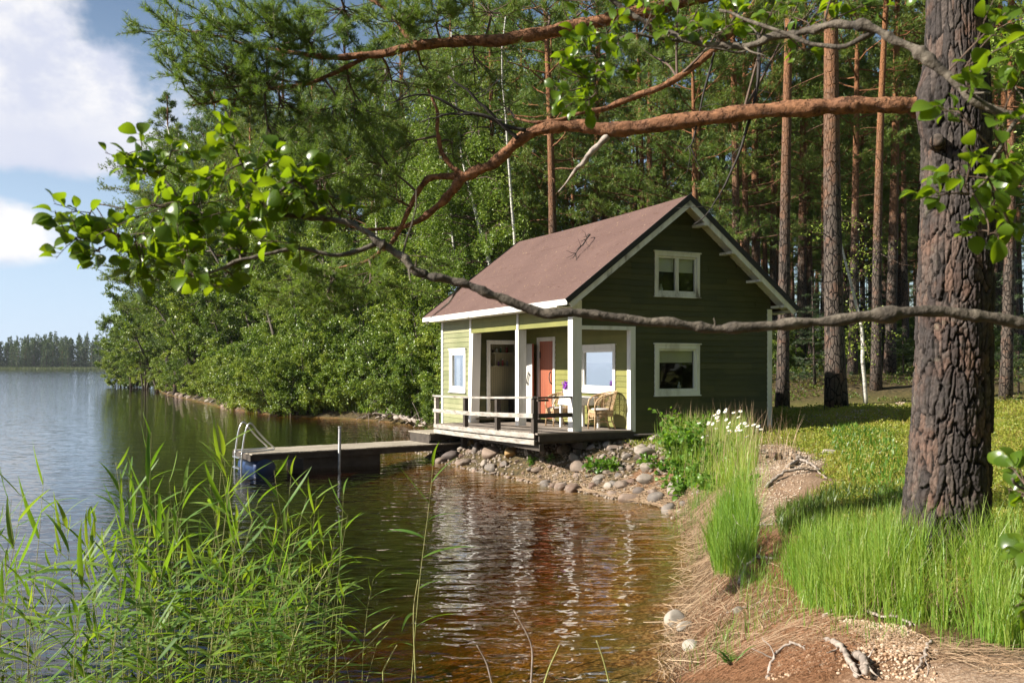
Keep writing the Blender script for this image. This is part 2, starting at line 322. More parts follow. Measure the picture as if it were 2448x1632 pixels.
M['bark_limb'] = bark_pine('flaky_orange_pine_limb', (.11, .055, .032), (.26, .125, .065), (.25, .12, .062), -90, -80, limb=True)
M['bark_far'] = bark_pine('forest_pine_bark', (.045, .036, .031), (.125, .10, .082), (.24, .11, .05), 4.5, 11, 12.)
def birch_mat():
    m, nt, b, o = mat('white_birch_bark'); n = noise_n(nt, 5, 5, .7, stretch=(1, 1, 5)); col = ramp(nt, n.outputs['Fac'], [(.38, (.04, .035, .03)), (.46, (.5, .48, .43)), (.7, (.66, .64, .58))])
    nt.links.new(col, b.inputs['Base Color']); b.inputs['Roughness'].default_value = .7; return m
M['birch'] = birch_mat()
M['alderbark'] = simple('grey_alder_bark', [(.04, .033, .026), (.10, .082, .062), (.20, .17, .13)], 16, .85, 1., .012, (1, 1, 1), fine=45)
M['twigbark'] = simple('brown_twig_bark', [(.06, .04, .03), (.15, .10, .07)], 20, .8, .4, .003)
M['deadwood'] = simple('black_dead_twig', [(.018, .015, .013), (.05, .042, .036)], 20, .8, .4, .003)
M['palewood'] = simple('bleached_root_wood', [(.13, .105, .09), (.30, .25, .21), (.44, .38, .33)], 12, .85, .6, .005, (1, 1, 1), fine=40)
M['needle'] = leafmat('pine_needles', [(.035, .07, .016), (.075, .135, .026), (.14, .21, .04), (.20, .24, .05)], .28, .5)
M['needle_near'] = leafmat('near_pine_needles', [(.05, .095, .02), (.10, .175, .035), (.17, .25, .05), (.25, .29, .07)], .32, .42)
M['birchleaf'] = leafmat('birch_leaves', [(.07, .125, .02), (.15, .23, .03), (.27, .34, .05)], .26, .4)
M['alderleaf'] = leafmat('alder_leaves', [(.04, .08, .016), (.10, .165, .026), (.19, .27, .04), (.31, .36, .06)], .22, .38)
M['bigleaf'] = leafmat('near_alder_leaves', [(.07, .13, .014), (.10, .18, .018), (.15, .23, .022)], .52, .3, (2.4, 2.0, .4), .5)
M['farreed'] = leafmat('distant_reeds', [(.07, .10, .03), (.11, .14, .04)], .2, .6, (1.2, 1.2, .7))
M['spruce'] = leafmat('spruce_needles', [(.014, .030, .012), (.03, .055, .018), (.06, .09, .028)], .15, .5)
M['farleaf'] = leafmat('distant_foliage', [(.020, .040, .018), (.04, .07, .025), (.07, .105, .035)], .25, .6)
M['reed'] = leafmat('reed_blades', [(.055, .13, .022), (.085, .18, .028), (.13, .24, .038), (.20, .29, .05)], .45, .5, (1.9, 1.75, .5), .3)
M['reedstem'] = simple('reed_stems', [(.22, .26, .07), (.34, .34, .13), (.46, .38, .2)], 1.5, .5, .1)
M['drygrass'] = leafmat('dry_straw', [(.16, .09, .045), (.30, .19, .11), (.46, .34, .22)], .15, .6, (1, .9, .7))
M['grass'] = leafmat('green_grass_blades', [(.07, .15, .024), (.12, .23, .036), (.17, .30, .045), (.27, .35, .07)], .42, .38, (1.7, 1.7, .55))
M['lawn'] = leafmat('sunlit_ground_cover', [(.07, .11, .018), (.16, .22, .03), (.29, .32, .045), (.32, .25, .07)], .35, .42)
M['blueberry'] = leafmat('low_shrub_leaves', [(.035, .065, .014), (.07, .12, .022), (.12, .17, .03), (.15, .11, .035)], .35, .4)
M['herb'] = leafmat('broad_herb_leaves', [(.06, .14, .022), (.10, .20, .03), (.16, .28, .05)], .42, .35, (1.6, 1.6, .5))

# ------------------------------------------------------------------ terrain
SHORE = np.array([(-60, -60), (-20, -8), (-12, 0), (-6, 2.0), (-3, 2.6), (-1.2, 3.2), (0, 4.0), (.7, 5.2), (1.21, 6.88), (1.53, 8.35), (2.02, 10.2), (2.42, 12.2), (2.67, 14.2), (2.62, 15.3), (2.12, 16.2), (1.29, 17.5), (.22, 19.2), (-.76, 20.8), (-1.75, 22.7), (-2.5, 25), (-2.7, 29),
    (-2.89, 34.4), (-4, 36.8), (-6, 39.8), (-8.9, 42.5), (-10.9, 43.8), (-15.4, 50.6), (-21.1, 61.8), (-30, 79.3), (-38, 98), (-41, 108), (-39, 125), (-30, 160), (-10, 200), (40, 260), (120, 330), (400, 330), (400, -60)], float)
def sdist(x, y):          # signed distance to the shoreline, positive on land
    x = np.asarray(x, float).ravel(); y = np.asarray(y, float).ravel(); d = np.full(len(x), 1e9); ins = np.zeros(len(x), bool)
    for a, b in zip(SHORE, np.roll(SHORE, -1, 0)):
        e = b - a; t = np.clip(((x - a[0]) * e[0] + (y - a[1]) * e[1]) / (e @ e), 0, 1)
        d = np.minimum(d, np.hypot(x - a[0] - t * e[0], y - a[1] - t * e[1]))
        if a[1] != b[1]: c = ((a[1] > y) != (b[1] > y)) & (x < (b[0]-a[0]) * (y-a[1]) / (b[1]-a[1]) + a[0]); ins ^= c
    return np.where(ins, d, -d)
GP = np.array([(0, 0, .85), (3, 0, .95), (1.8, 4.6, .74), (2.6, 4.4, .82), (2.2, 5.6, .78), (3.3, 6.8, 1.04), (6, 6, 1.05), (2.9, 10.5, .82), (4.6, 10.5, 1.0), (7, 11, 1.12), (3.6, 13.5, 1.0), (4.6, 16.8, .93), (3.2, 17.4, .85), (2.2, 18.5, .78), (5.9, 20.6, .97), (8, 18, 1.12), (7.5, 23, 1.15), (8.2, 23, 1.32), (12, 22, 1.4),
    (1, 20.5, .72), (0, 23, .6), (4, 24, 1.0), (-1, 26, .6), (12, 35, 2.1), (20, 35, 2.3), (0, 36, 1.1), (-4, 42, .9), (10, 60, 2.6), (30, 60, 2.8), (20, 100, 3.0), (-20, 75, 1.0), (-30, 100, .9), (-8, 55, 1.4), (60, 60, 3), (60, 200, 3), (20, 10, 1.5), (20, 20, 1.7)])
def ground(x, y, rough=True):
    sh = np.shape(x); x = np.asarray(x, float).ravel(); y = np.asarray(y, float).ravel(); d = sdist(x, y)
    w = 1 / ((x[:, None] - GP[:, 0])**2 + (y[:, None] - GP[:, 1])**2 + .3)**1.6; G = (w * GP[:, 2]).sum(1) / w.sum(1)
    s = .62 + .35 * fbm(x * .7, y * .7, 3, 2) + .5 * np.exp(-((x - .3)**2 + (y - 19.6)**2) / 5) + .55 * np.exp(-((x - 3)**2 / 2 + (y - 12)**2 / 12)); r = np.maximum(d, 0) * s; land = -.18 * np.log(np.exp(-r / .18) + np.exp(-G / .18)) + .18 * math.log(1 + 1) * np.exp(-r / .12) * .0
    land = np.maximum(np.minimum(land, r), -.01); wat = -np.minimum(.13 * -d + .020 * d**2, 3.2)
    h = np.where(d > 0, land, wat)
    if rough:
        k = np.clip(d / 1.5, 0.12, 1); h = h + k * (.10 * fbm(x * .9, y * .9, 11, 4) + .05 * fbm(x * 5, y * 5, 17, 3)) * np.where(d < -3, .3, 1)
    return h.reshape(sh)
def gz(x, y): return float(ground(np.array([x]), np.array([y]))[0])
def terrain():
    def axis(spans):
        out = []
        for a, b, st in spans: out.append(np.arange(a, b, st))
        return np.concatenate(out + [[spans[-1][1]]])
    xs = axis([(-600, -120, 40), (-120, -50, 5), (-50, -8, 1.2), (-8, -1, .25), (-1, 6.5, .06), (6.5, 14, .2), (14, 40, 1.), (40, 120, 6), (120, 700, 50)])
    ys = axis([(-80, 0, 4), (0, 3.5, .3), (3.5, 13, .06), (13, 24, .10), (24, 50, .4), (50, 110, 1.2), (110, 200, 6), (200, 440, 30)])
    X, Y = np.meshgrid(xs, ys); H = ground(X, Y); D = sdist(X, Y).reshape(X.shape)
    H = np.where(Y > 430, -3.2, H)
    n, m_ = X.shape; V = np.stack([X, Y, H], -1).reshape(-1, 3); i = np.arange(n-1)[:, None] * m_; j = np.arange(m_-1)[None]
    F = np.stack([i+j, i+j+1, i+m_+j+1, i+m_+j], -1).reshape(-1, 4)
    A = np.zeros((n, m_, 4)); 
    def blob(cx, cy, rx, ry, rot=0.):
        c, s = math.cos(rot), math.sin(rot); u = ((X-cx)*c + (Y-cy)*s)/rx; v = (-(X-cx)*s + (Y-cy)*c)/ry
        return np.clip(1.6 - np.hypot(u, v) * 1.2 + 1.2 * fbm(X*1.3, Y*1.3, 5, 4), 0, 1)
    sand = np.maximum.reduce([blob(3.7, 14, 1.0, 3.6, -.25), blob(2.4, 4.6, 1.0, .45), blob(2.9, 10.8, .4, 1.2), blob(10, 13.4, 3.5, .35)])
    lit = np.clip(1.1 - np.abs(D - .9) / 1.1 + .9 * fbm(X*2, Y*2, 8, 3), 0, 1) * (Y < 17)
    grass = np.clip((D - 2.0) / 1.2 + 1.2 * fbm(X*.8, Y*.8, 21, 3), 0, 1) * np.clip((30 - Y) / 6, 0, 1) * np.clip((X - 2.2) / .8, 0, 1)
    A[..., 0] = sand; A[..., 1] = np.where(D > 0, lit, 0); A[..., 2] = grass; A[..., 3] = 1
    mb = MB(); mb.add(V, [F])
    m, nt, b, o = mat('shore_ground'); at = node(nt, 'ShaderNodeAttribute', attribute_name='mix'); sp = node(nt, 'ShaderNodeSeparateColor', {0: at.outputs['Color']})
    n1 = noise_n(nt, 1.4, 6, .65); n2 = noise_n(nt, 45, 5, .7); n3 = noise_n(nt, 9, 6, .65); vo = node(nt, 'ShaderNodeTexVoronoi', {'Vector': node(nt, 'ShaderNodeTexCoord').outputs['Object'], 'Scale': 38.})
    forest = ramp(nt, n3.outputs['Fac'], [(.35, (.035, .026, .016)), (.52, (.075, .060, .028)), (.66, (.13, .085, .045))])
    sandc = ramp(nt, n2.outputs['Fac'], [(.3, (.17, .105, .065)), (.5, (.31, .215, .145)), (.68, (.48, .38, .29))])
    litc = ramp(nt, n2.outputs['Fac'], [(.3, (.07, .032, .016)), (.5, (.16, .078, .038)), (.7, (.27, .16, .09))])
    grc = ramp(nt, n3.outputs['Fac'], [(.35, (.10, .115, .022)), (.5, (.17, .175, .035)), (.68, (.24, .19, .07))])
    col = mixc(nt, sp.outputs[2], forest, grc); col = mixc(nt, sp.outputs[1], col, litc); col = mixc(nt, sp.outputs[0], col, sandc)
    ob = node(nt, 'ShaderNodeSeparateXYZ', {0: node(nt, 'ShaderNodeTexCoord').outputs['Object']})
    bedc = ramp(nt, vo.outputs['Color'], [(.2, (.075, .034, .012)), (.5, (.17, .082, .028)), (.75, (.30, .18, .08))]); bedc = mixc(nt, ramp(nt, n1.outputs['Fac'], [(.42, (0, 0, 0)), (.62, (.8, .8, .8))]), bedc, (.085, .078, .018))
    wl = node(nt, 'ShaderNodeMapRange', {0: ob.outputs[2], 1: .05, 2: -.01}).outputs[0]; col = mixc(nt, wl, col, bedc)
    nt.links.new(col, b.inputs['Base Color']); b.inputs['Roughness'].default_value = .9; b.inputs['Specular IOR Level'].default_value = .15
    hh = node(nt, 'ShaderNodeMath', {0: n2.outputs['Fac'], 1: .6, 2: n3.outputs['Fac']}, operation='MULTIPLY_ADD').outputs[0]; nt.links.new(bump(nt, hh, .9, .03), b.inputs['Normal'])
    tag(mb.build('ground', m, smooth=True, attr=A.reshape(-1, 4)), kind='structure')
terrain()
def water():
    mb = MB(); mb.box(-1500, 1500, -90, 1500, -6, 0)
    m, nt, b, o = mat('lake_water'); nt.nodes.remove(b); tc = node(nt, 'ShaderNodeTexCoord')
    def wn(scale, st, rot, det=3, r=.5):
        mp = node(nt, 'ShaderNodeMapping', {'Vector': tc.outputs['Object'], 'Scale': st, 'Rotation': (0, 0, rot)})
        return node(nt, 'ShaderNodeTexNoise', {'Vector': mp.outputs[0], 'Scale': scale, 'Detail': det, 'Roughness': r, 'Distortion': .3}).outputs['Fac']
    sp = node(nt, 'ShaderNodeSeparateXYZ', {0: tc.outputs['Object']})
    # open lake: livelier; sheltered bay: smoother
    op = node(nt, 'ShaderNodeMapRange', {0: sp.outputs[0], 1: -1., 2: -9.}).outputs[0]
    a = wn(3.2, (.5, 1.3, 1), -.25, 1, .4); b2 = wn(9.5, (.6, 1.3, 1), .2, 0, .4); c = wn(1.2, (.5, 1.2, 1), .3, 2)
    h = node(nt, 'ShaderNodeMath', {0: a, 1: .075, 2: node(nt, 'ShaderNodeMath', {0: b2, 1: .016}, operation='MULTIPLY').outputs[0]}, operation='MULTIPLY_ADD').outputs[0]
    h = node(nt, 'ShaderNodeMath', {0: c, 1: .09, 2: h}, operation='MULTIPLY_ADD').outputs[0]
    st = node(nt, 'ShaderNodeMapRange', {0: op, 1: 0, 2: 1, 3: .60, 4: .34}).outputs[0]
    nrm = node(nt, 'ShaderNodeBump', {'Height': h, 'Strength': st, 'Distance': .55}).outputs[0]
    fr = node(nt, 'ShaderNodeFresnel', {'IOR': 1.38, 'Normal': nrm}); gl = node(nt, 'ShaderNodeBsdfGlossy', {'Roughness': .0, 'Normal': nrm, 'Color': (1, 1, 1, 1)}); tr = node(nt, 'ShaderNodeBsdfTransparent')
    bf = node(nt, 'ShaderNodeMath', {0: 1., 1: node(nt, 'ShaderNodeNewGeometry').outputs['Backfacing']}, operation='SUBTRACT').outputs[0]; ff = node(nt, 'ShaderNodeMath', {0: fr.outputs[0], 1: bf}, operation='MULTIPLY').outputs[0]
    mx = node(nt, 'ShaderNodeMixShader', {0: ff, 1: tr.outputs[0], 2: gl.outputs[0]}); nt.links.new(mx.outputs[0], o.inputs[0])
    va = node(nt, 'ShaderNodeVolumeAbsorption', {'Color': (.74, .60, .12, 1), 'Density': 2.7}); nt.links.new(va.outputs[0], o.inputs['Volume'])
    tag(mb.build('lake_water', m), kind='structure')
water()

# ------------------------------------------------------------------ the cabin (local: x along the gable, y along the lake front, z up from the porch floor)
YAW = .4541; CORG = np.array([1.2495, 18.616, 1.079]); CC, CS = math.cos(YAW), math.sin(YAW)
def cw(x, y, z=0.): return np.array([CORG[0] + CC*x - CS*y, CORG[1] + CS*x + CC*y, CORG[2] + z])
CW, CL, CD = 5.2, 7.2, 1.4; ZR, ZE, OE, OG, OL = 4.94, 2.633, .41, .45, .49; SL = (ZR - ZE) / (CW/2 + OE)
cabin = empty('cabin', tuple(CORG), YAW, 'dark green wooden lakeside cabin with brown felt roof, white trim and open corner porch', 'cabin')
def roof_under(x): return ZR - abs(x - CW/2) * SL - .10
def siding(mb, axis, pos, a0, a1, zb, top, holes=(), out=-1, step=.125):
    # slanted boards on a wall: axis 'y' = wall of constant x (runs along y), 'x' = wall of constant y; out = sign of the outer side
    z = zb; k = 0
    while z < 5:
        z1 = z + step; segs = [(a0, a1)]
        for h0, h1, hz0, hz1 in holes:
            if z1 > hz0 + .01 and z < hz1 - .01:
                ns = []
                for s0, s1 in segs:
                    if h1 <= s0 or h0 >= s1: ns.append((s0, s1)); continue
                    if h0 > s0: ns.append((s0, h0))
                    if h1 < s1: ns.append((h1, s1))
                segs = ns
        if a1 - a0 > 2:
            ns = []
            for s0, s1 in segs:
                j = s0 + (s1-s0)*((k*.377 + .21) % 1)
                if s1 - s0 > 1.2 and .25 < (j-s0) < (s1-s0-.25): ns += [(s0, j-.0015), (j+.0015, s1)]
                else: ns.append((s0, s1))
            segs = ns
        for s0, s1 in segs:
            # cut to the roof line
            def lim(zz):
                if top == 'gable':
                    hw = (ZR - .10 - zz) / SL; return max(s0, CW/2 - hw), min(s1, CW/2 + hw)
                return (s0, s1) if zz <= top else None
            l0 = lim(z); zt = z1
            if top != 'gable': zt = min(z1, top)
            if l0 is None or zt - z < .01: continue
            l1 = lim(zt)
            if l0[1] - l0[0] < .02: continue
            if l1[1] <= l1[0]: l1 = ((l0[0]+l0[1])/2,)*2
            d0 = .022 * out; d1 = .006 * out
            def p(a, d, zz): return (pos + d, a, zz) if axis == 'y' else (a, pos + d, zz)
            V = [p(l0[0], 0, z), p(l0[1], 0, z), p(l0[1], d0, z), p(l0[0], d0, z), p(l1[1], d1, zt), p(l1[0], d1, zt)]
            mb.add(V, [np.array([(0, 1, 2, 3), (3, 2, 4, 5)])])
        z = z1; k += 1
def core(mb, axis, pos, a0, a1, z0, z1, th, holes=()):
    # solid wall behind the boards, cut round openings; th is signed (towards the inside)
    cuts = sorted({a0, a1, *[h for H in holes for h in H[:2]]})
    for c0, c1 in zip(cuts, cuts[1:]):
        H = [h for h in holes if h[0] < (c0+c1)/2 < h[1]]; spans = [(z0, z1)] if not H else [(z0, H[0][2]), (H[0][3], z1)]
        for s0, s1 in spans:
            if s1 - s0 < .005: continue
            p0, p1 = min(pos, pos+th), max(pos, pos+th)
            if axis == 'y': mb.box(p0, p1, c0, c1, s0, s1)
            else: mb.box(c0, c1, p0, p1, s0, s1)
def wall(name_holes, axis, pos, a0, a1, zb, top, out, ztop_core):
    mb = MB(); siding(mb, axis, pos, a0, a1, zb, top, name_holes, out); core(mb, axis, pos - .001*out, a0, a1, zb, ztop_core, -.09*out, name_holes)
    return mb
SW = (5.53, 6.64, .62, 1.74); BW = (.56, 2.06, .72, 1.76); GL_ = (1.99, 3.18, .68, 1.77); GU = (1.99, 3.18, 2.81, 3.75); RD = (3.28, 4.22, 0, 2.02); SD = (.41, 1.36, 0, 1.97)
def sh(h, e=.05): return (h[0]+e, h[1]-e, h[2]+(e if h[2] > .1 else 0), h[3]-e)
# front wall of the washroom, side wall with the washroom doorway, back wall of the porch, gable wall, hidden walls
w = wall([sh(SW)], 'y', 0, 5.2, CL, -.32, 2.62, -1, 2.60); w.build('wall', M['siding_faded_lit'], cabin)['label'] = 'faded pale green front wall, sunlight put into its colour, with a small window'
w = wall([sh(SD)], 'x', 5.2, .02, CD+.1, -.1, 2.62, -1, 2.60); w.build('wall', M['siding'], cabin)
w = wall([sh(BW), sh(RD)], 'y', CD, 0, 5.2, -.02, 2.62, -1, 2.60); w.build('wall', M['siding_olive_lit'], cabin)
mb = MB(); siding(mb, 'x', 0, CD, CW, -.25, 'gable', [sh(GL_), sh(GU)], -1)
# the gable above the porch
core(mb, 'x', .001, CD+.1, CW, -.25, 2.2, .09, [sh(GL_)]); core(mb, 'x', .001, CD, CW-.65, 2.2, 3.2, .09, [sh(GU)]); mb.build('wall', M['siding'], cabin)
mb = MB(); siding(mb, 'x', 0, 0.02, CD, 2.14, 'gable', (), -1); mb.box(0.02, CD-.001, .001, .09, 2.14, 2.7)
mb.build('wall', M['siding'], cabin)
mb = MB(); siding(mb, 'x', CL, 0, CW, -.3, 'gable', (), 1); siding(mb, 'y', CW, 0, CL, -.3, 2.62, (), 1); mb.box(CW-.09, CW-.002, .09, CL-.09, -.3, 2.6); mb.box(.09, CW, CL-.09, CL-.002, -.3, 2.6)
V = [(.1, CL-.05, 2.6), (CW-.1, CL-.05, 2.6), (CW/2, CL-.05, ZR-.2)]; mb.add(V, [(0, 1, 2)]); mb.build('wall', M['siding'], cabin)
# porch header boards above the openings (sunlit copy of the wall green)
mb = MB(); siding(mb, 'y', 0, .06, 5.2, 2.14, 2.62, (), -1, .12); mb.box(.001, .06, .06, 5.2, 2.14, 2.6); mb.build('porch_header', M['siding_olive_lit'], cabin)
mb = MB(); mb.box(.09, CD+.1, .1, 5.19, 2.6, 2.63); mb.build('porch_ceiling', M['siding'], cabin)
# inner lining so that the rooms are closed, and an upstairs floor
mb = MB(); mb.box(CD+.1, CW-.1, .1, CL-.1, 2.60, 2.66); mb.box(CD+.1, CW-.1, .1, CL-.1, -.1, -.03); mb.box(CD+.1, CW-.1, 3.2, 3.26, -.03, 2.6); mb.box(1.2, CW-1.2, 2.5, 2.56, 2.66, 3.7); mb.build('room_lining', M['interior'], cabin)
# washroom: cream panelled back, shelf
mb = MB(); mb.box(.1, 1.75, 6.02, 6.06, -.05, 2.6); mb.build('washroom_panel', M['creampanel'], cabin)
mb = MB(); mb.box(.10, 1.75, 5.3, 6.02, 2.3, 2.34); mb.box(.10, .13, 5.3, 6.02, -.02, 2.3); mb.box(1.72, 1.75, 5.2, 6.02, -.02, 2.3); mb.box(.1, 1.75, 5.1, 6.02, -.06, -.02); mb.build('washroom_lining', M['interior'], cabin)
mb = MB()
for z in (1.28, 1.64): mb.box(.32, 1.66, 5.80, 6.0, z, z+.022)
mb.box(.32, .345, 5.80, 6.0, 1.302, 1.64); mb.box(.94, .965, 5.80, 6.0, 1.302, 1.64); mb.box(1.635, 1.66, 5.80, 6.0, 1.302, 1.64); mb.build('shelf', M['cream'], cabin)
# foundation beams
mb = MB(); mb.box(CD+.02, CW-.02, .03, .2, -.62, -.25); mb.box(CW-.25, CW-.06, .2, CL-.2, -.6, -.3); mb.box(.1, CW-.3, CL-.25, CL-.06, -.7, -.3); mb.box(.06, .25, 5.3, CL-.3, -.8, -.32); mb.build('foundation', M['mortarless'], cabin)
# windows
def window(rect, axis, pos, out=-1, sashes=1, blind=.3, mull=0, fw=.085, wornm='white', curtain=False, hood=True):
    a0, a1, z0, z1 = rect
    def bx(mb, b0, b1, d0, d1, y0, y1):
        p0, p1 = sorted((pos + out*d0, pos + out*d1))
        if axis == 'y': mb.box(p0, p1, b0, b1, y0, y1)
        else: mb.box(b0, b1, p0, p1, y0, y1)
    f = MB(); o1 = .038
    bx(f, a0, a0+fw, -.06, o1, z0+fw, z1-fw); bx(f, a1-fw, a1, -.06, o1, z0+fw, z1-fw); bx(f, a0, a1, -.06, o1+.003, z1-fw, z1); bx(f, a0, a1, -.06, o1+.003, z0, z0+fw)
    if hood: bx(f, a0-.03, a1+.03, 0, .06, z1+.001, z1+.03); bx(f, a0-.02, a1+.02, 0, .065, z0-.025, z0-.001)
    win = f.build('window', M[wornm], cabin); subs = []
    sas = MB(); iw = .045; w = (a1 - a0 - 2*fw) / sashes
    pn = MB(); bl = MB()
    for k in range(sashes):
        s0 = a0 + fw + k*w; s1 = s0 + w
        bx(sas, s0+.002, s0+iw, -.045, .012, z0+fw+.002, z1-fw-.002); bx(sas, s1-iw, s1-.002, -.045, .012, z0+fw+.002, z1-fw-.002); bx(sas, s0+iw, s1-iw, -.045, .012, z1-fw-iw, z1-fw-.002); bx(sas, s0+iw, s1-iw, -.045, .012, z0+fw+.002, z0+fw+iw)
        p = pos - out*.02; q = (s0+iw-.005, s1-iw+.005, z0+fw+iw-.005, z1-fw-iw+.005)
        V = [(p, q[0], q[2]), (p, q[1], q[2]), (p, q[1], q[3]), (p, q[0], q[3])] if axis == 'y' else [(q[0], p, q[2]), (q[1], p, q[2]), (q[1], p, q[3]), (q[0], p, q[3])]
        pn.add(V, [(0, 1, 2, 3)])
        if blind: bx(bl, s0+.03, s1-.03, -.09, -.085, z1-fw - (z1-z0-2*fw)*blind, z1-fw-.01)
    subs.append(sas.build('sash', M[wornm], win)); subs.append(pn.build('pane', M['glass'], win))
    if blind: subs.append(bl.build('blind', M['blind'], win))
    if curtain:
        n = 26; t = np.linspace(0, 1, n)
        for e0, e1 in ((a0+fw+.02, a0+fw+.30), (a1-fw-.30, a1-fw-.02)):
            cu = MB()
            A = e0 + (e1-e0)*t; dd = .12 + .018*np.sin(t*28); V = []
            for z in (z0+.06, z1-.08): V += [(pos - out*d, a, z) if axis == 'y' else (a, pos - out*d, z) for a, d in zip(A, dd)]
            i = np.arange(n-1); cu.add(V, [np.stack([i, i+1, i+1+n, i+n], -1)])
            subs.append(cu.build('curtain', M['cloth'], win))
    return win
window(SW, 'y', 0, blind=0, curtain=True, fw=.10)
window(BW, 'y', CD, blind=.34, fw=.10)
window(GL_, 'x', 0, blind=.33, fw=.09)
window(GU, 'x', 0, sashes=2, blind=.42, fw=.075, wornm='white_worn')
# doors
def frame(rect, axis, pos, out=-1, fw=.10):
    a0, a1, z0, z1 = rect; mb = MB()
    for b0, b1, y0, y1 in ((a0, a0+fw, -.03, z1-fw), (a1-fw, a1, -.03, z1-fw), (a0, a1, z1-fw, z1)):
        p0, p1 = sorted((pos + out*.036, pos - out*.10))
        if axis == 'y': mb.box(p0, p1, b0, b1, y0, y1)
        else: mb.box(b0, b1, p0, p1, y0, y1)
    return mb
frame(RD, 'y', CD).build('door_frame', M['white'], cabin); frame(SD, 'x', 5.2).build('door_frame', M['white'], cabin)
mb = MB(); mb.box(CD+.0, CD+.045, RD[0]+.10, RD[1]-.10, .01, RD[3]-.10); dr = mb.build('door', M['reddoor'], cabin); dr['label'] = 'orange red board door, closed'
h = MB(); h.tube([(CD+.0, 3.47, .86), (CD-.05, 3.48, .90), (CD-.07, 3.50, 1.0), (CD-.05, 3.52, 1.12), (CD+.0, 3.53, 1.17)], [.016, .014, .013, .014, .016], 8); h.build('handle', M['iron'], dr)
h = MB(); h.box(CD-.012, CD-.001, 4.07, 4.115, 1.50, 1.66); h.build('hinge', M['iron'], dr)
a = np.array([1.345, 5.06]); b_ = np.array([1.20, 4.10]); ang = math.atan2(b_[1]-a[1], b_[0]-a[0])
dw = MB(); dw.box(-.022, .0, -.95, 0, .02, 1.86); do = dw.build('door', M['whitedoor'], cabin); do.location = (a[0], a[1], 0); do.rotation_euler.z = ang + math.pi/2; do['label'] = 'white board door swung open'
dw = MB(); dw.box(.0015, .024, -.955, 0, .02, 1.865); dw.box(-.023, .0015, -.958, -.9515, .02, 1.86); dw.build('door_backing', M['reddoor'], do)
h = MB(); p0 = np.array([-.05, -.84, 1.12]); p1 = np.array([-.05, -.66, .82])
h.tube([p0, p1], .012, 6); h.tube([p0 + (0, .09, .04), p1 + (0, .09, .04)], .012, 6)
for q in (.12, .88): c_ = p0 + (p1-p0)*q; h.tube([c_ + (0, -.05, -.02), c_ + (0, .13, .05)], .011, 6); h.tube([c_, c_ + (.04, 0, 0)], .011, 6)
h.build('handle', M['deadwood'], do)
# posts and corner boards
def post(x0, x1, y0, y1, z0, z1, name='post', lean=(0, 0), m='white'):
    mb = MB(); mb.box(x0, x1, y0, y1, z0, z1); V = mb.v[0]; V[:4, 0] += lean[0]; V[:4, 1] += lean[1]; return mb.build(name, M[m], cabin)
post(-.026, .19, -.026, .17, -.03, 2.66); post(-.026, .17, 2.45, 2.62, -.06, 2.135); post(-.03, .20, 5.2-.15, 5.2-.025, -.14, 2.135, lean=(0, .13))
mb = MB()
for y0, y1, z0 in ((2.45, 2.55, 2.136), (5.165, 5.28, 2.136)): mb.box(-.034, -.001, y0, y1, z0, 2.6)
mb.box(-.034, -.001, 5.19, 5.27, -.14, 2.13); V = mb.v[-1]; V[:4, 1] += .12
mb.box(-.034, -.001, CL-.10, CL+.03, -.34, 2.55); mb.box(-.001, .1, CL+.001, CL+.03, -.34, 2.55); mb.build('corner_board', M['white'], cabin)
mb = MB(); mb.box(CD-.026, CD+.10, -.032, -.001, -.08, 2.14); mb.box(CD-.032, CD-.001, -.001, .10, -.08, 2.14); mb.build('corner_board', M['white'], cabin)
mb = MB(); mb.box(CW-.10, CW+.03, -.032, -.001, -.45, 2.60); mb.box(CW+.001, CW+.032, -.001, .1, -.45, 2.6); mb.build('corner_board', M['white'], cabin)
mb = MB(); mb.box(.19, CD+.10, -.034, -.001, 2.06, 2.14); mb.build('porch_beam', M['white'], cabin)
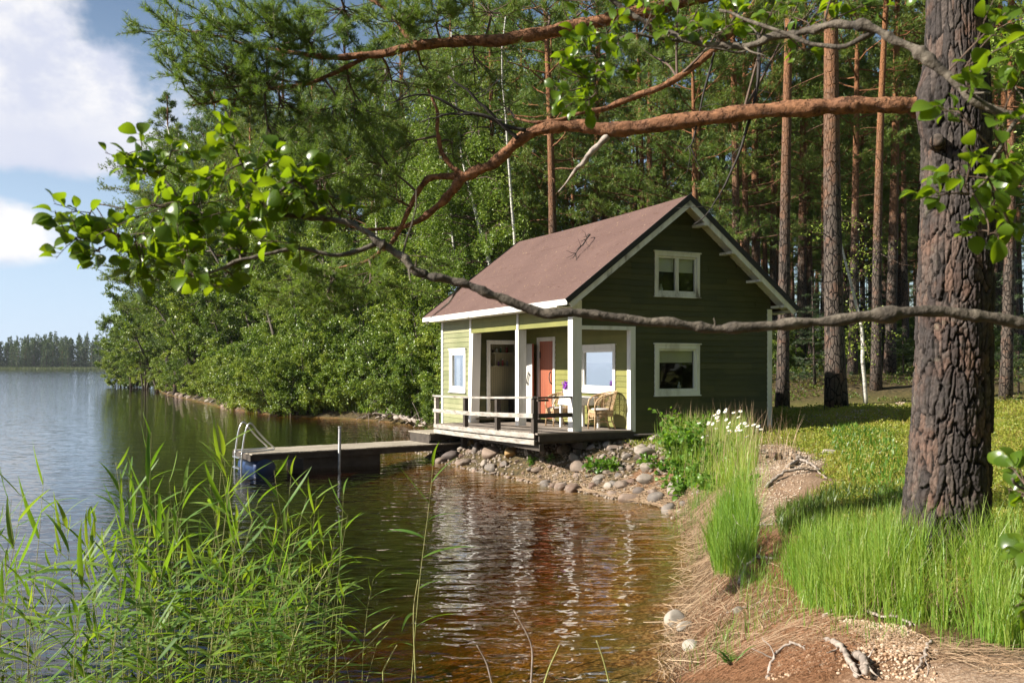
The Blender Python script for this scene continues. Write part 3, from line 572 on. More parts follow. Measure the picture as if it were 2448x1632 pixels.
# roof: two slabs of felt on boards, seams, edges
TH = .055
def slope_pt(side, u, y, off=0.):     # side -1 lake slope, +1 back slope; u = horizontal run from the ridge
    n = np.array([side * SL, 0, 1]) / math.hypot(SL, 1); return np.array([CW/2 + side*u, y, ZR - u*SL]) + n*off
RUN = CW/2 + OE
roof = None
for side in (-1, 1):
    mb = MB(); ns, ny = 3, 14
    V = []; 
    nu = 16; nyy = 40; U = np.linspace(0, RUN, nu); Yv = np.linspace(-OG, CL+OL, nyy)
    sagz = lambda u, y: -.035 * math.sin(math.pi * (y+OG)/(CL+OG+OL)) * (1 - .4*u/RUN)
    for off in (0, -TH):
        for u in U:
            for y in Yv: p = slope_pt(side, u, y, off); p[2] += sagz(u, y); V.append(p)
    i = np.arange(nu-1)[:, None]*nyy; j = np.arange(nyy-1)[None]; F = np.stack([i+j, i+j+1, i+nyy+j+1, i+nyy+j], -1).reshape(-1, 4); N_ = nu*nyy
    if side < 0: F = F[:, ::-1]
    mb.add(V, [F, F[:, ::-1] + N_]); o = mb.build('roof', M['roof'], cabin, smooth=False)
    if side < 0: roof = o
    se = MB()
    for k, u in enumerate((.78, 1.62, 2.42)):
        Y_ = np.linspace(-OG, CL+OL, 30); pts = [slope_pt(side, u + .012*math.sin(y*1.7+k), y, .004) + (0, 0, sagz(u, y)) for y in Y_]
        V = []; 
        for p in pts: V += [p, p + np.array([side*.03, 0, -.03*SL])*1.0 + (0, 0, .004)]
        i = np.arange(len(pts)-1)*2; se.add(V, [np.stack([i, i+2, i+3, i+1], -1)])
        V2 = []
        for p in pts: V2 += [p + np.array([side*.03, 0, -.03*SL]) + (0, 0, .007), p + np.array([side*.032, 0, -.032*SL]) - (0, 0, .004)]
        se.add(V2, [np.stack([i, i+2, i+3, i+1], -1)])
    se.build('seam', M['roof'], o)
    # white soffit boards seen under the overhang, lookout blocks
    for yy0, yy1 in ((-OG+.035, -.001), (CL+.001, CL+OL-.035)):
        so = MB()
        for k in range(9):
            u0 = .02 + k*(RUN-.05)/9; u1 = u0 + (RUN-.05)/9 - .006
            V = [slope_pt(side, u, y, off) for off in (-TH-.006, -TH-.026) for u in (u0, u1) for y in (yy0, yy1)]
            so.add(V, [(0, 1, 3, 2), (4, 6, 7, 5), (0, 4, 5, 1), (2, 3, 7, 6), (0, 2, 6, 4), (1, 5, 7, 3)])
        so.build('soffit', M['white_worn'], o)
    for y0, y1 in ((-OG, -OG+.03), (CL+OL-.03, CL+OL)):
        bg_ = MB()
        V = [slope_pt(side, u, y, off) for off in (-TH-.003, -TH-.15) for u in (0, RUN) for y in (y0, y1)]
        bg_.add(V, [(0, 1, 3, 2), (4, 6, 7, 5), (0, 4, 5, 1), (2, 3, 7, 6), (0, 2, 6, 4), (1, 5, 7, 3)])
        bg_.build('bargeboard', M['white_worn'], o)
    for y0, y1 in ((-OG-.02, -OG-.002), (CL+OL+.002, CL+OL+.02)):
        ed = MB(); V = [slope_pt(side, u, y, off) for off in (.022, -TH-.035) for u in (-.01 if side < 0 else 0.012, RUN+.02) for y in (y0, y1)]
        ed.add(V, [(0, 1, 3, 2), (4, 6, 7, 5), (0, 4, 5, 1), (2, 3, 7, 6), (0, 2, 6, 4), (1, 5, 7, 3)])
        ed.build('roof_edge', M['black'], o)
    ev = MB(); p = slope_pt(side, RUN, 0, -TH); x0, x1 = sorted((p[0], p[0] + side*.026)); ev.box(x0+side*.004, x1+side*.004, -OG-.01, CL+OL+.01, p[2]-.065, p[2]+.05); ev.build('eave_board', M['white'], o)
    if side > 0:
        for u in (.62, 1.36, 2.12, 2.84):
            bl = MB(); p = slope_pt(side, u, 0, -TH-.15); bl.box(p[0]-.11, p[0]+.05, -OG+.005, -.002, p[2]+.02, p[2]+.075); bl.build('lookout_block', M['white_worn'], o)
    # boxed underside of the side eaves
    bo = MB(); x0, x1 = sorted((CW/2 + side*(CW/2+.03), CW/2 + side*(RUN-.01))); bo.box(x0, x1, -.03, CL, 2.5, 2.52); 
    bo.build('eave_soffit', M['white_worn'], o)

rl_ = np.random.default_rng(44); n = 900; u = rl_.uniform(.05, RUN-.05, n); yy = rl_.uniform(-OG+.05, CL+OL-.05, n)**1.0; pts = np.array([slope_pt(-1, a_, b_, .006) + (0, 0, sagz(a_, b_)) for a_, b_ in zip(u, yy)]); a_ = rl_.uniform(0, 6.28, n); dr0 = np.stack([-np.cos(a_), np.sin(a_), -np.cos(a_)*SL], 1); dr0[:, 2] = np.cos(a_)*-1*SL*-1*-1
mb = MB(); mb.stamp(np.array([(0, -.07, 0), (1, -.03, .0), (1, .03, .0), (0, .07, 0)])*.06, np.array([(0, 1, 2, 3)]), rotmats(np.stack([np.cos(a_), np.sin(a_), np.cos(a_)*SL], 1), np.zeros(n)), pts, rl_.uniform(.4, 1.5, (n, 1))); o = mb.build('fallen_needles', M['drygrass'], roof); o['kind'] = 'stuff'

# ------------------------------------------------------------------ porch deck
deck = empty('porch_deck', tuple(CORG), YAW, 'weathered grey board deck with curved edge and railing wrapped round the cabin porch', 'deck')
def dz(y): return -.022 * max(y, 0)
def dx_(y): return -.87 - .07*math.sin(math.pi*min(max(y, 0), 5.5)/5.5)
mb = MB(); y = -.12; rng = random.Random(3)
while y < 5.55:
    y1 = y + .118; yy = y; j = rng.uniform(-.01, .01); x0 = dx_((yy+y1)/2) if yy > .0 else (-.88 if yy > -.13 else 0); x1 = CD-.03 if y1 < 5.1 else -.035
    V = [(x, q, z + dz(q)) for z in (-.065, -.035 + rng.uniform(-.003, .003)) for q in (yy, y1-.008) for x in (x0+j, x1)]
    mb.add(V, [(0, 2, 3, 1), (4, 5, 7, 6), (0, 1, 5, 4), (2, 6, 7, 3), (0, 4, 6, 2), (1, 3, 7, 5)]); y = y1
for i in range(12):
    x0 = CD + .0 + .12*i
    if x0 < 2.2: mb.box(x0, x0+.112, -.26 - rng.uniform(0, .03), -.04, -.15, -.125)
mb.build('deck_board', M['deckwood'], deck)
fa = MB(); Y_ = np.linspace(.0, 5.55, 20)
for zt, zb_, o_ in ((-.045, -.145, 0), (-.175, -.275, .0)):
    V = []
    for q in Y_:
        for d in (-.003, -.034):
            for z in (zb_, zt): V.append((dx_(q)+d+o_, q, z+dz(q)))
    n = len(Y_); i = np.arange(n-1)[:, None]*4; quads = np.array([(0, 1, 5, 4), (1, 3, 7, 5), (3, 2, 6, 7), (2, 0, 4, 6)])
    F = (i[:, :, None] + quads[None]).reshape(-1, 4); fa.add(V, [F, np.array([(0, 2, 3, 1)]), np.array([(0, 1, 3, 2)]) + (n-1)*4])
fa.build('fascia_board', M['greywood'], deck)
jo = MB()
for y in (0, .9, 1.9, 2.9, 3.9, 4.9): jo.box(dx_(y)+.04, CD-.1, y+.02, y+.07, -.26+dz(y), -.068+dz(y))
jo.box(-.8, -.7, -.05, 5.4, -.40, -.265); jo.box(.2, .3, -.05, 5.2, -.4, -.265); jo.box(-.84, CD, -.115, -.07, -.20, -.07)
jo.build('joist', M['darkwood'], deck)
for x, y in ((-.1, 3.0), (-.3, 5.0), (.1, .02), (.05, .5), (.25, 1.6)):
    s_ = MB(); wx = cw(x, y); zz = gz(wx[0], wx[1]) - CORG[2] - .3; s_.box(x-.06, x+.06, y-.06, y+.06, min(zz, -.9), -.402); s_.build('support_post', M['darkwood'], deck)
RY = [.04, 1.66, 3.40, 5.42]
for y in RY:
    p = MB(); x = dx_(y); p.box(x-.045, x+.05, y-.055, y+.055, -.03+dz(y) - (.1 if y in () else 0), .655+dz(y)*1.1); p.build('rail_post', M['darkwood' if y != 5.42 else 'greywood'], deck)
rl = MB(); 
def strip(x_o, zt, zb, Y0, Y1, th):
    Yq = np.linspace(Y0, Y1, 16); V = []
    for q in Yq:
        for d in (x_o, x_o - th):
            for z in (zb, zt): V.append((dx_(q)+d, q, z+dz(q)*1.1 - .02*math.sin(math.pi*q/5.5)))
    n = len(Yq); i = np.arange(n-1)[:, None]*4; F = (i[:, :, None] + np.array([(0, 1, 5, 4), (1, 3, 7, 5), (3, 2, 6, 7), (2, 0, 4, 6)])[None]).reshape(-1, 4); rl.add(V, [F, np.array([(0, 2, 3, 1)]), np.array([(0, 1, 3, 2)]) + (n-1)*4])
strip(.06, .70, .66, -.02, 5.52, .14); strip(-.048, .36, .27, -.02, 5.5, .028)
rl.build('rail', M['greywood'], deck)
rl = MB(); rl.beam((dx_(0)+.02, -.02, .672), (-.03, .03, .672), .09, .035); rl.beam((dx_(0)+.05, -.035, .31), (-.03, .0, .31), .03, .09); rl.box(-.86, -.62, -.10, .02, .60, .64); rl.build('rail', M['darkwood'], deck)

# ------------------------------------------------------------------ things on the porch
def wicker_chair(name, label, loc, rz):
    r = empty(name, tuple(loc), rz, label, 'chair', 'wicker armchairs on the porch')
    # local: faces +x
    leg = []
    for sx, sy in ((.21, .2), (.21, -.2), (-.17, .17), (-.17, -.17)):
        mb = MB(); ex = (-.09 if sx < 0 else .01); mb.tube([(sx+ex, sy*1.1, 0), (sx, sy, .22), (sx, sy, .40)], [.017, .015, .015], 7)
        if sx > 0: mb.tube([(sx, sy, .40), (sx+.01, sy*1.15, .52), (sx-.02, sy*1.28, .62), (sx-.10, sy*1.35, .69), (sx-.22, sy*1.3, .73)], .016, 7)
        mb.build('leg', M['wicker'], r, True)
    mb = MB()
    for z, s_ in ((.36, 1.0), (.385, 1.0), (.41, 1.0)):
        a = np.linspace(0, 2*math.pi, 25); mb.tube([(.23*s_*np.sign(math.cos(t))*abs(math.cos(t))**.6, .23*s_*np.sign(math.sin(t))*abs(math.sin(t))**.6, z) for t in a], .014, 6, False)
    for t in np.linspace(0, 2*math.pi, 40, endpoint=False):
        c_, s_ = np.sign(math.cos(t))*abs(math.cos(t))**.6, np.sign(math.sin(t))*abs(math.sin(t))**.6; mb.tube([(.22*c_, .22*s_, .37), (.215*c_, .215*s_, .28)], .006, 4, False)
    for z in (.345, .325, .305, .285): mb.tube([(.222*np.sign(math.cos(t))*abs(math.cos(t))**.6, .222*np.sign(math.sin(t))*abs(math.sin(t))**.6, z) for t in a], .008, 5, False)
    mb.box(-.21, .21, -.21, .21, .385, .395); mb.build('seat', M['wicker'], r)
    mb = MB(); mb.lathe([(.02, .405), (.20, .41), (.225, .425), (.20, .445), (.02, .45)], sides=20); mb.build('cushion', M['cushion'], r, True)
    # curved back: woven shell between seat and top rail
    mb = MB(); th = np.linspace(-1.75, 1.75, 34)
    def rimp(t, k):  # k 0 seat, 1 top
        R_ = .235 + .055*k; back = max(0, math.cos(t*.9)); return np.array([-R_*math.cos(t)*1.0 - .05*k*back, R_*1.12*math.sin(t), .41 + k*(.30 + .10*back) - (0 if k else 0)])
    for k in np.linspace(.30, 1, 9): mb.tube([rimp(t, k) for t in th], .007 if k < 1 else .017, 5, True)
    for t in th[::1]: mb.tube([rimp(t, k) for k in np.linspace(.28 if abs(t) > 1.2 else 0, 1, 5)], .006, 4, False)
    for t in (-1.2, -.6, 0, .6, 1.2): mb.tube([rimp(t, k) for k in np.linspace(0, 1, 5)], .012, 5, False)
    mb.build('backrest', M['wicker'], r)
    mb = MB(); mb.tube([(.21, .2, .2), (0, .1, .26), (.21, -.2, .2)], .01, 5); mb.tube([(-.19, .18, .17), (.21, .2, .15)], .01, 5); mb.tube([(-.19, -.18, .17), (.21, -.2, .15)], .01, 5); mb.tube([(.21, .2, .36), (.21, .08, .26), (.21, -.08, .26), (.21, -.2, .36)], .009, 5); mb.build('stretcher', M['wicker'], r)
    return r
def onp(px, py_l, zl=-.035): return cw(px, py_l, zl + dz(py_l))
wicker_chair('wicker_chair', 'wicker armchair right of the porch table, casting its shadow on the green wall', onp(.98, .50), YAW + math.radians(168))
wicker_chair('wicker_chair', 'wicker armchair between the orange red door and the porch table, partly behind the corner post', onp(.95, 2.35), YAW + math.radians(176))
tb = empty('porch_table', tuple(onp(.98, 1.42)), YAW, 'small white porch table between two wicker chairs', 'table')
mb = MB(); mb.box(-.34, .34, -.38, .38, .66, .69); mb.build('tabletop', M['white'], tb)
for sx in (-.29, .29):
    for sy in (-.33, .33): mb = MB(); mb.box(sx-.025, sx+.025, sy-.025, sy+.025, 0, .66); mb.build('leg', M['white'], tb)
mb = MB(); mb.box(-.3, .3, -.34, .34, .58, .655); mb.build('apron', M['white'], tb)
cl = MB(); n = 30; t = np.linspace(0, 2*math.pi, n, endpoint=False)
def sq(tt, r_): return np.array([r_[0]*np.sign(math.cos(tt))*abs(math.cos(tt))**.25, r_[1]*np.sign(math.sin(tt))*abs(math.sin(tt))**.25])
V = [(0, 0, .695)]; rings = 5
for k in range(rings):
    for tt in t:
        if k == 0: p = sq(tt, (.345, .385)); V.append((p[0], p[1], .695))
        else: p = sq(tt, (.348+.012*k*math.sin(tt*7+k*.3)*.6+.004*k, .388+.01*k*math.sin(tt*9)*.6+.004*k)); V.append((p[0], p[1], .692 - .045*k))
F4 = np.array([(1+k*n+i, 1+(k+1)*n+i, 1+(k+1)*n+(i+1) % n, 1+k*n+(i+1) % n) for k in range(rings-1) for i in range(n)]); F3 = np.array([(0, 1+i, 1+(i+1) % n) for i in range(n)])
cl.add(V, [F4, F3]); o = cl.build('tablecloth', M['cloth'], None, True); o.location = tuple(onp(.98, 1.42)); o.rotation_euler.z = YAW; tag(o, 'white tablecloth hanging over the edge of the porch table', 'tablecloth')
fp = empty('flower_pot', tuple(onp(.80, 1.66, -.035+.70)), YAW, 'white pot of purple flowers on the porch table', 'potted plant')
mb = MB(); mb.lathe([(.06, 0), (.075, .005), (.095, .15), (.10, .16), (.085, .155), (.08, .13)], sides=18); mb.build('pot', M['pot'], fp, True)
LQ = np.array([(0, 0, 0), (.5, -.35, .08), (1, 0, 0), (.5, .35, .08)]); LF = np.array([(0, 1, 2, 3)])
rg = np.random.default_rng(5); d = rdir(120, rg, .5); mb = MB(); mb.stamp(LQ*.06, LF, rotmats(d, rg.uniform(0, 6, 120)), np.array([0, 0, .15]) + d*.05*rg.random((120, 1))); mb.build('foliage', M['herb'], fp)
d = rdir(150, rg, .9); c0 = np.array([0, 0, .16]) + unit(rdir(150, rg, .8)) * rg.uniform(.06, .15, (150, 1)); mb = MB(); mb.stamp(LQ*.05, LF, rotmats(rdir(150, rg), rg.uniform(0, 6, 150)), c0 + (0, 0, .02)); mb.build('flowers', M['purple'], fp)
# toiletries on the washroom shelf
BC = {'pale yellow': (.55, .50, .22), 'white': (.7, .7, .68), 'dark brown': (.05, .03, .02), 'red': (.28, .04, .03), 'purple': (.14, .05, .16), 'grey': (.2, .2, .21), 'amber': (.3, .14, .03), 'green': (.05, .14, .06)}
BM = {k: simple(k.replace(' ', '_') + '_plastic', [v, tuple(c*1.1 for c in v)], 5, .35, 0) for k, v in BC.items()}
bl_ = [(.55, 1.664, .19, .036, 'pale yellow', 'upper'), (.68, 1.664, .18, .026, 'amber', 'upper'), (.80, 1.664, .11, .026, 'grey', 'upper'), (.92, 1.664, .09, .026, 'dark brown', 'upper'), (1.03, 1.664, .12, .028, 'white', 'upper'), (1.14, 1.664, .15, .026, 'green', 'upper'), (1.32, 1.664, .18, .032, 'red', 'upper'),
       (.55, 1.304, .17, .026, 'dark brown', 'lower'), (.76, 1.304, .12, .028, 'white', 'lower'), (1.08, 1.304, .15, .026, 'purple', 'lower'), (1.20, 1.304, .19, .03, 'red', 'lower'), (1.34, 1.304, .16, .026, 'grey', 'lower')]
for x, z, h_, r_, c_, sh_ in bl_:
    bt = empty('bottle', tuple(cw(x, 5.88, z)), 0, f'{c_} bottle on the {sh_} shelf inside the open washroom', 'bottle', 'bottles on the washroom shelves')
    mb = MB(); mb.lathe([(r_*.9, 0), (r_, .01), (r_, h_*.65), (r_*.45, h_*.8), (r_*.4, h_*.86)], sides=12); mb.build('bottle_body', BM[c_], bt, True)
    mb = MB(); mb.lathe([(r_*.5, h_*.86), (r_*.5, h_)], sides=10); mb.build('cap', BM['white' if c_ != 'white' else 'grey'], bt, True)
# a low bench with a dark basin inside the washroom
be = empty('washroom_bench', tuple(cw(.95, 5.72, -.02)), YAW, 'low wooden bench inside the open washroom doorway', 'bench')
mb = MB(); mb.box(-.5, .5, -.15, .15, .42, .46); mb.build('seat', M['darkwood'], be)
for sx in (-.44, .44): mb = MB(); mb.box(sx-.03, sx+.03, -.13, .13, 0, .42); mb.build('leg', M['darkwood'], be)
# small ornaments on the gable window sills
for (x, z, nm, lb) in ((2.27, GU[2]+.13, 'figurine', 'little white figurine behind the left pane of the upper gable window'), (2.75, GL_[2]+.14, 'figurine', 'small pale ornament behind the pane of the lower gable window')):
    mb = MB(); mb.lathe([(.035, 0), (.045, .03), (.03, .07), (.014, .09), (.022, .12), (.004, .145)], sides=12); o = mb.build(nm, M['pot'], None, True); p = cw(x, .14, z); o.location = tuple(p); tag(o, lb, 'ornament')
mb = MB(); mb.box(GU[0], GU[1], .09, .2, GU[2]+.10, GU[2]+.128); mb.box(GL_[0], GL_[1], .09, .2, GL_[2]+.11, GL_[2]+.138); mb.build('window_sill', M['white'], cabin)

# ------------------------------------------------------------------ dock
DA = P(575, 1046, 0.); 
def onz(dx, dy, z): Y = (EYE - z) * F0 / (dy*K - HY); return P(dx, dy, Y)
ZD = .42; dn = onz(578, 1042, ZD); dr_ = onz(1004, 1019, ZD); ddir = unit((dr_ - dn)*(1, 1, 0)); dper = np.array([-ddir[1], ddir[0], 0])
DLEN = np.linalg.norm((dr_ - dn)[:2]) + .9; DWID = 1.35; DYAW = math.atan2(ddir[1], ddir[0])
dock = empty('dock', (dn[0], dn[1], 0), DYAW, 'narrow floating wooden dock running out from the cabin over the water', 'dock')
mb = MB(); x = 0.; rng = random.Random(9)
while x < DLEN: mb.box(x, x+.128, -.03+rng.uniform(-.012, .012), DWID+rng.uniform(-.012, .02), ZD-.03, ZD+rng.uniform(-.003, .002)); x += .138
mb.build('dock_board', M['dockwood'], dock)
mb = MB()
for y in (.03, DWID/2, DWID-.08): mb.box(.02, DLEN, y, y+.05, ZD-.17, ZD-.032)
mb.box(-.03, .018, 0, DWID, ZD-.17, ZD-.034); mb.build('dock_beam', M['darkwood'], dock)
for x, m_ in ((.02, 'blue'), (1.5, 'darkwood')):
    mb = MB(); a_ = np.linspace(0, 2*math.pi, 20, endpoint=False)
    if m_ == 'blue':
        mb.tube([(x+.3, y, .06) for y in (.02, .06, .3, .34, .9, .94, 1.28, 1.32)], [.22, .25, .25, .26, .26, .25, .25, .22], 18); mb.build('float_drum', M['blue'], dock, True)
    else: mb.box(1.25, 3.2, .12, DWID-.12, -.18, ZD-.175); mb.build('float_box', M['darkwood'], dock)
# mooring pole through the dock edge
pp = MB(); pw = np.array([2.05, -.05]); pp.tube([(pw[0], pw[1], -1.2), (pw[0]+.03, pw[1], .95)], [.035, .035], 12); pp.tube([(pw[0]+.03, pw[1], .93), (pw[0]+.03, pw[1], .96)], .042, 12); o = pp.build('mooring_pole', M['steel_post'], None, True); o.location = (dn[0], dn[1], 0); o.rotation_euler.z = DYAW; tag(o, 'grey metal pole standing upright at the near edge of the dock', 'pole')
ld = empty('swim_ladder', (dn[0], dn[1], 0), DYAW, 'aluminium bathing ladder with looped handrails at the lake end of the dock', 'ladder')
for y in (.28, .78):
    mb = MB(); z0 = ZD+.03
    pts = [(-.16, y, -.75), (-.15, y, 0), (-.14, y, .35), (-.08, y, .80), (-.02, y, 1.02), (.05, y, 1.10), (.12, y, 1.05), (.2, y, .92), (.42, y, .68), (.60, y, .52), (.62, y, .47), (.56, y, ZD+.045), (.40, y, ZD+.03), (.1, y, ZD+.025), (-.12, y, ZD+.02), (-.145, y, ZD-.04)]
    q = np.array(pts); t0 = np.arange(len(q)); t1 = np.linspace(0, len(q)-1, 70); q = np.stack([np.interp(t1, t0, q[:, i]) for i in range(3)], 1); q[2:-2] = (q[:-4] + q[1:-3]*2 + q[2:-2]*2 + q[3:-1]*2 + q[4:])/8
    mb.tube(q, .02, 9); mb.build('handrail', M['alu'], ld, True)
for z in (-.5, -.22, .06, .3): mb = MB(); mb.box(-.20, -.11, .28, .78, z, z+.025); mb.build('rung', M['alu'], ld)
# landing step between dock and deck
sp_ = empty('landing_step', (0, 0, 0), 0, 'low wooden landing step joining the dock to the porch deck', 'step'); sA = onz(945, 996, .80); 
sp_.location = (float(dr_[0]) + ddir[0]*-.05, float(dr_[1]) + ddir[1]*-.05, 0); sp_.rotation_euler.z = DYAW
mb = MB(); x = -.1
while x < 1.35: mb.box(x, x+.13, .12, 1.30, .655, .685); x += .14
mb.build('dock_board', M['dockwood'], sp_)
mb = MB(); mb.box(-.07, 1.3, .14, .18, .50, .65); mb.box(-.07, 1.3, 1.22, 1.27, .50, .65); mb.box(-.08, -.04, .182, 1.218, ZD+.005, .65); mb.box(.5, .58, .2, .28, ZD+.005, .65); mb.build('step_frame', M['darkwood'], sp_)

# ------------------------------------------------------------------ trees
TUFT = None
def needle_tmpl(n, L, w, rng, spread=(.35, 1.0), along=.5):
    # needles of one shoot along +x: thin triangles
    V = []; F = []
    for i in range(n):
        a = rng.uniform(0, 2*math.pi); s = rng.uniform(*spread); d = np.array([math.cos(s), math.sin(s)*math.cos(a), math.sin(s)*math.sin(a)])
        o = np.array([rng.uniform(-along, .15)*L, 0, 0]); pr = unit(np.cross(d, rng.normal(size=3))); l = L*rng.uniform(.75, 1.1)
        V += [o - pr*w/2, o + pr*w/2, o + d*l]; F.append((3*i, 3*i+1, 3*i+2))
    return np.array(V), np.array(F)
def polyl(p0, d, L, n, rng, wob=.12, lift=0.):
    pts = [np.array(p0, float)]; d = unit(np.array(d, float)); st = L/(n-1)
    for i in range(n-1):
        d = unit(d + rng.normal(size=3)*wob + np.array([0, 0, lift/(n-1)])); pts.append(pts[-1] + d*st)
    return np.array(pts)
def interp(pts, t):
    t = np.clip(t, 0, 1)*(len(pts)-1); i = np.minimum(t.astype(int), len(pts)-2); f = (t - i)[:, None]; return pts[i]*(1-f) + pts[i+1]*f
def make_pine(seed, H, cb, spread, r0=.2, nb=46, tufts=13, name='pine_tree'):
    rng = np.random.default_rng(seed); root = empty(name, (0, 0, 0)); tr = MB(); cr = MB()
    z = np.linspace(-.3, H, 16); bx = .012*H*np.sin(z/H*3+seed)*(z/H) ; by = .012*H*np.cos(z/H*2.3+seed*2)*(z/H)
    T = np.stack([bx, by, z], 1); rad = r0*(1 - .86*(np.clip(z, 0, H)/H)**1.1)*(1 + .25*np.exp(-np.clip(z, 0, 9)*2.2)); tr.tube(T, rad, 10); to = tr.build('trunk', M['bark_far'], root, True)
    bp = MB(); td = []; tp = []
    for k in range(nb):
        f = (k + rng.random())/nb; zz = H*(cb + (1-cb)*f**.9); prof = (.35 + 1.0*math.sin(min(1, f*1.15+.12)*math.pi)**.7) * (1.0 if f < .8 else (1-f)/.2*.7+.3); L = spread*prof*rng.uniform(.65, 1.2)
        a = rng.uniform(0, 2*math.pi); base = interp(T, np.array([(zz+.3)/(H+.3)]))[0]; pit = rng.uniform(-.15, .25) + f*.5
        b = polyl(base, (math.cos(a)*math.cos(pit), math.sin(a)*math.cos(pit), math.sin(pit)), L, 6, rng, .14, .35); bp.tube(b, np.linspace(.045*(1-f*.6), .008, 6)*(r0/.2), 5, False)
        ns = int(4 + L*2.2)
        for s in range(ns):
            t = rng.uniform(.35, 1.); q = interp(b, np.array([t]))[0]; d0 = b[-1]-b[0]; d = unit(unit(d0) + rng.normal(size=3)*(.75, .75, .32)); l2 = L*.33*rng.uniform(.5, 1.1)
            sb = polyl(q, d, l2, 4, rng, .2, .25); bp.tube(sb, np.linspace(.012, .004, 4), 3, False)
            u = rng.uniform(.3, 1.05, tufts); pp = interp(sb, u) + rng.normal(size=(tufts, 3))*.13*(1, 1, .55); tp.append(pp); td.append(unit(np.tile(d, (tufts, 1)) + rng.normal(size=(tufts, 3))*.8 + (0, 0, .45)))
    for k in range(10):       # bare dead branches under the crown
        zz = H*rng.uniform(cb*.35, cb*1.05); a = rng.uniform(0, 6.28); base = interp(T, np.array([(zz+.3)/(H+.3)]))[0]; bp.tube(polyl(base, (math.cos(a), math.sin(a), rng.uniform(-.3, .15)), rng.uniform(.4, 1.7), 5, rng, .2), np.linspace(.018, .004, 5), 4, False)
    bo = bp.build('branches', M['bark_far'], root, True)
    tp = np.vstack(tp); td = np.vstack(td); tm = [needle_tmpl(9, .17, .022, rng, (.25, 1.15)) for _ in range(3)]; sel = rng.integers(0, 3, len(tp))
    for i, (V, F) in enumerate(tm): s = sel == i; cr.stamp(V, F, rotmats(td[s], rng.uniform(0, 6, s.sum())), tp[s], rng.uniform(.8, 1.35, (s.sum(), 1)))
    co = cr.build('crown', M['needle'], root); reg(root, to, bo, co); return root
def leafq(fold=.12, asp=.62): return np.array([(0, 0, 0), (.5, -asp/2, fold), (1, 0, 0), (.5, asp/2, fold)]), np.array([(0, 1, 2), (0, 2, 3)])
def make_broad(seed, name, H, stems, spread, leaf, nleaf, bark, lm, cb=.1, droop=0., lean=0., clump=.35, r0=.09, nb=40, crown='oval'):
    rng = np.random.default_rng(seed); root = empty(name); tr = MB(); bp = MB(); tips = []
    for s in range(stems):
        a = rng.uniform(0, 6.28); o = np.array([math.cos(a), math.sin(a), 0])*(.0 if stems == 1 else rng.uniform(.1, .5)); hh = H*rng.uniform(.75, 1) if stems > 1 else H*.97
        d = unit(np.array([math.cos(a)*(.10 if stems == 1 else .35) + lean, math.sin(a)*(.05 if stems == 1 else .3), 1])); T = polyl(o - (0, 0, .3), d, hh, 12, rng, .05); tr.tube(T, r0*(1-.85*np.linspace(0, 1, 12)), 8)
        for k in range(nb//stems):
            f = rng.random()**.85; t = cb + (1-cb)*f; q = interp(T, np.array([t]))[0]
            prof = {'oval': math.sin(min(1, f*.85+.15)*math.pi)**.6, 'cone': (1-f)**.8*1.0+.1, 'bush': (1-f*f*.75)}[crown]
            L = spread*max(.12, prof)*rng.uniform(.6, 1.15); az = rng.uniform(0, 6.28); b = polyl(q, (math.cos(az), math.sin(az), rng.uniform(.1, .7)), L, 6, rng, .16, .2 - droop); bp.tube(b, np.linspace(.03, .006, 6)*(r0/.09), 4, False)
            for m_ in range(max(3, int(L*3.5))):
                t2 = rng.uniform(.25, 1.05); p = interp(b, np.array([t2]))[0]; dd = unit(rng.normal(size=3)*(1, 1, .6) + unit(b[-1]-b[0])*.5 - (0, 0, droop*1.3)); l3 = rng.uniform(.4, .9)*(1 + droop*.8)*clump*1.6
                sb = polyl(p, dd, l3, 4, rng, .12, -droop*1.8); bp.tube(sb, np.linspace(.007, .003, 4), 3, False); tips.append(sb)
    to = tr.build('trunk', M[bark], root, True); bo = bp.build('branches', M[bark if bark != 'birch' else 'twigbark'], root, True)
    per = max(1, nleaf//len(tips)); LP = []; 
    for sb in tips: LP.append(interp(sb, rng.uniform(.1, 1.08, per)) + rng.normal(size=(per, 3))*clump*.17)
    LP = np.vstack(LP); n = len(LP); d = rdir(n, rng, -.25 - droop*.6); V, F = leafq(); cr = MB(); cr.stamp(V*leaf, F, rotmats(d, rng.normal(0, .9, n)), LP, rng.uniform(.7, 1.25, (n, 1))); co = cr.build('crown', M[lm], root)
    reg(root, to, bo, co); return root
def make_spruce(seed, H, spread, name='spruce_tree'):
    rng = np.random.default_rng(seed); root = empty(name); tr = MB(); tr.tube([(0, 0, -.2), (0, 0, H)], [.035*spread*1.5, .008], 7); to = tr.build('trunk', M['bark_far'], root, True); tp = []; td = []; bp = MB()
    for k in range(int(H*11)):
        f = rng.random(); z = H*(.04+.95*f); L = spread*(1-f)**.9*rng.uniform(.7, 1.1)+.08; a = rng.uniform(0, 6.28); b = polyl((0, 0, z), (math.cos(a), math.sin(a), -.15), L, 4, rng, .06, .3); bp.tube(b, np.linspace(.012, .004, 4), 3, False)
        n = int(6+L*16); t = rng.uniform(.1, 1.05, n); w = (1-t)[:, None]*L*.25; tp.append(interp(b, t) + rng.normal(size=(n, 3))*(1, 1, .2)*(w+.03)); td.append(unit(np.tile(unit(b[-1]-b[0]), (n, 1)) + rng.normal(size=(n, 3))*(.8, .8, .25) - (0, 0, .15)))
    bo = bp.build('branches', M['bark_far'], root); tp = np.vstack(tp); td = np.vstack(td); V, F = needle_tmpl(7, .14, .02, rng, (.2, .9)); cr = MB(); cr.stamp(V, F, rotmats(td, rng.uniform(0, 6, len(tp))), tp); co = cr.build('crown', M['spruce'], root); reg(root, to, bo, co); return root
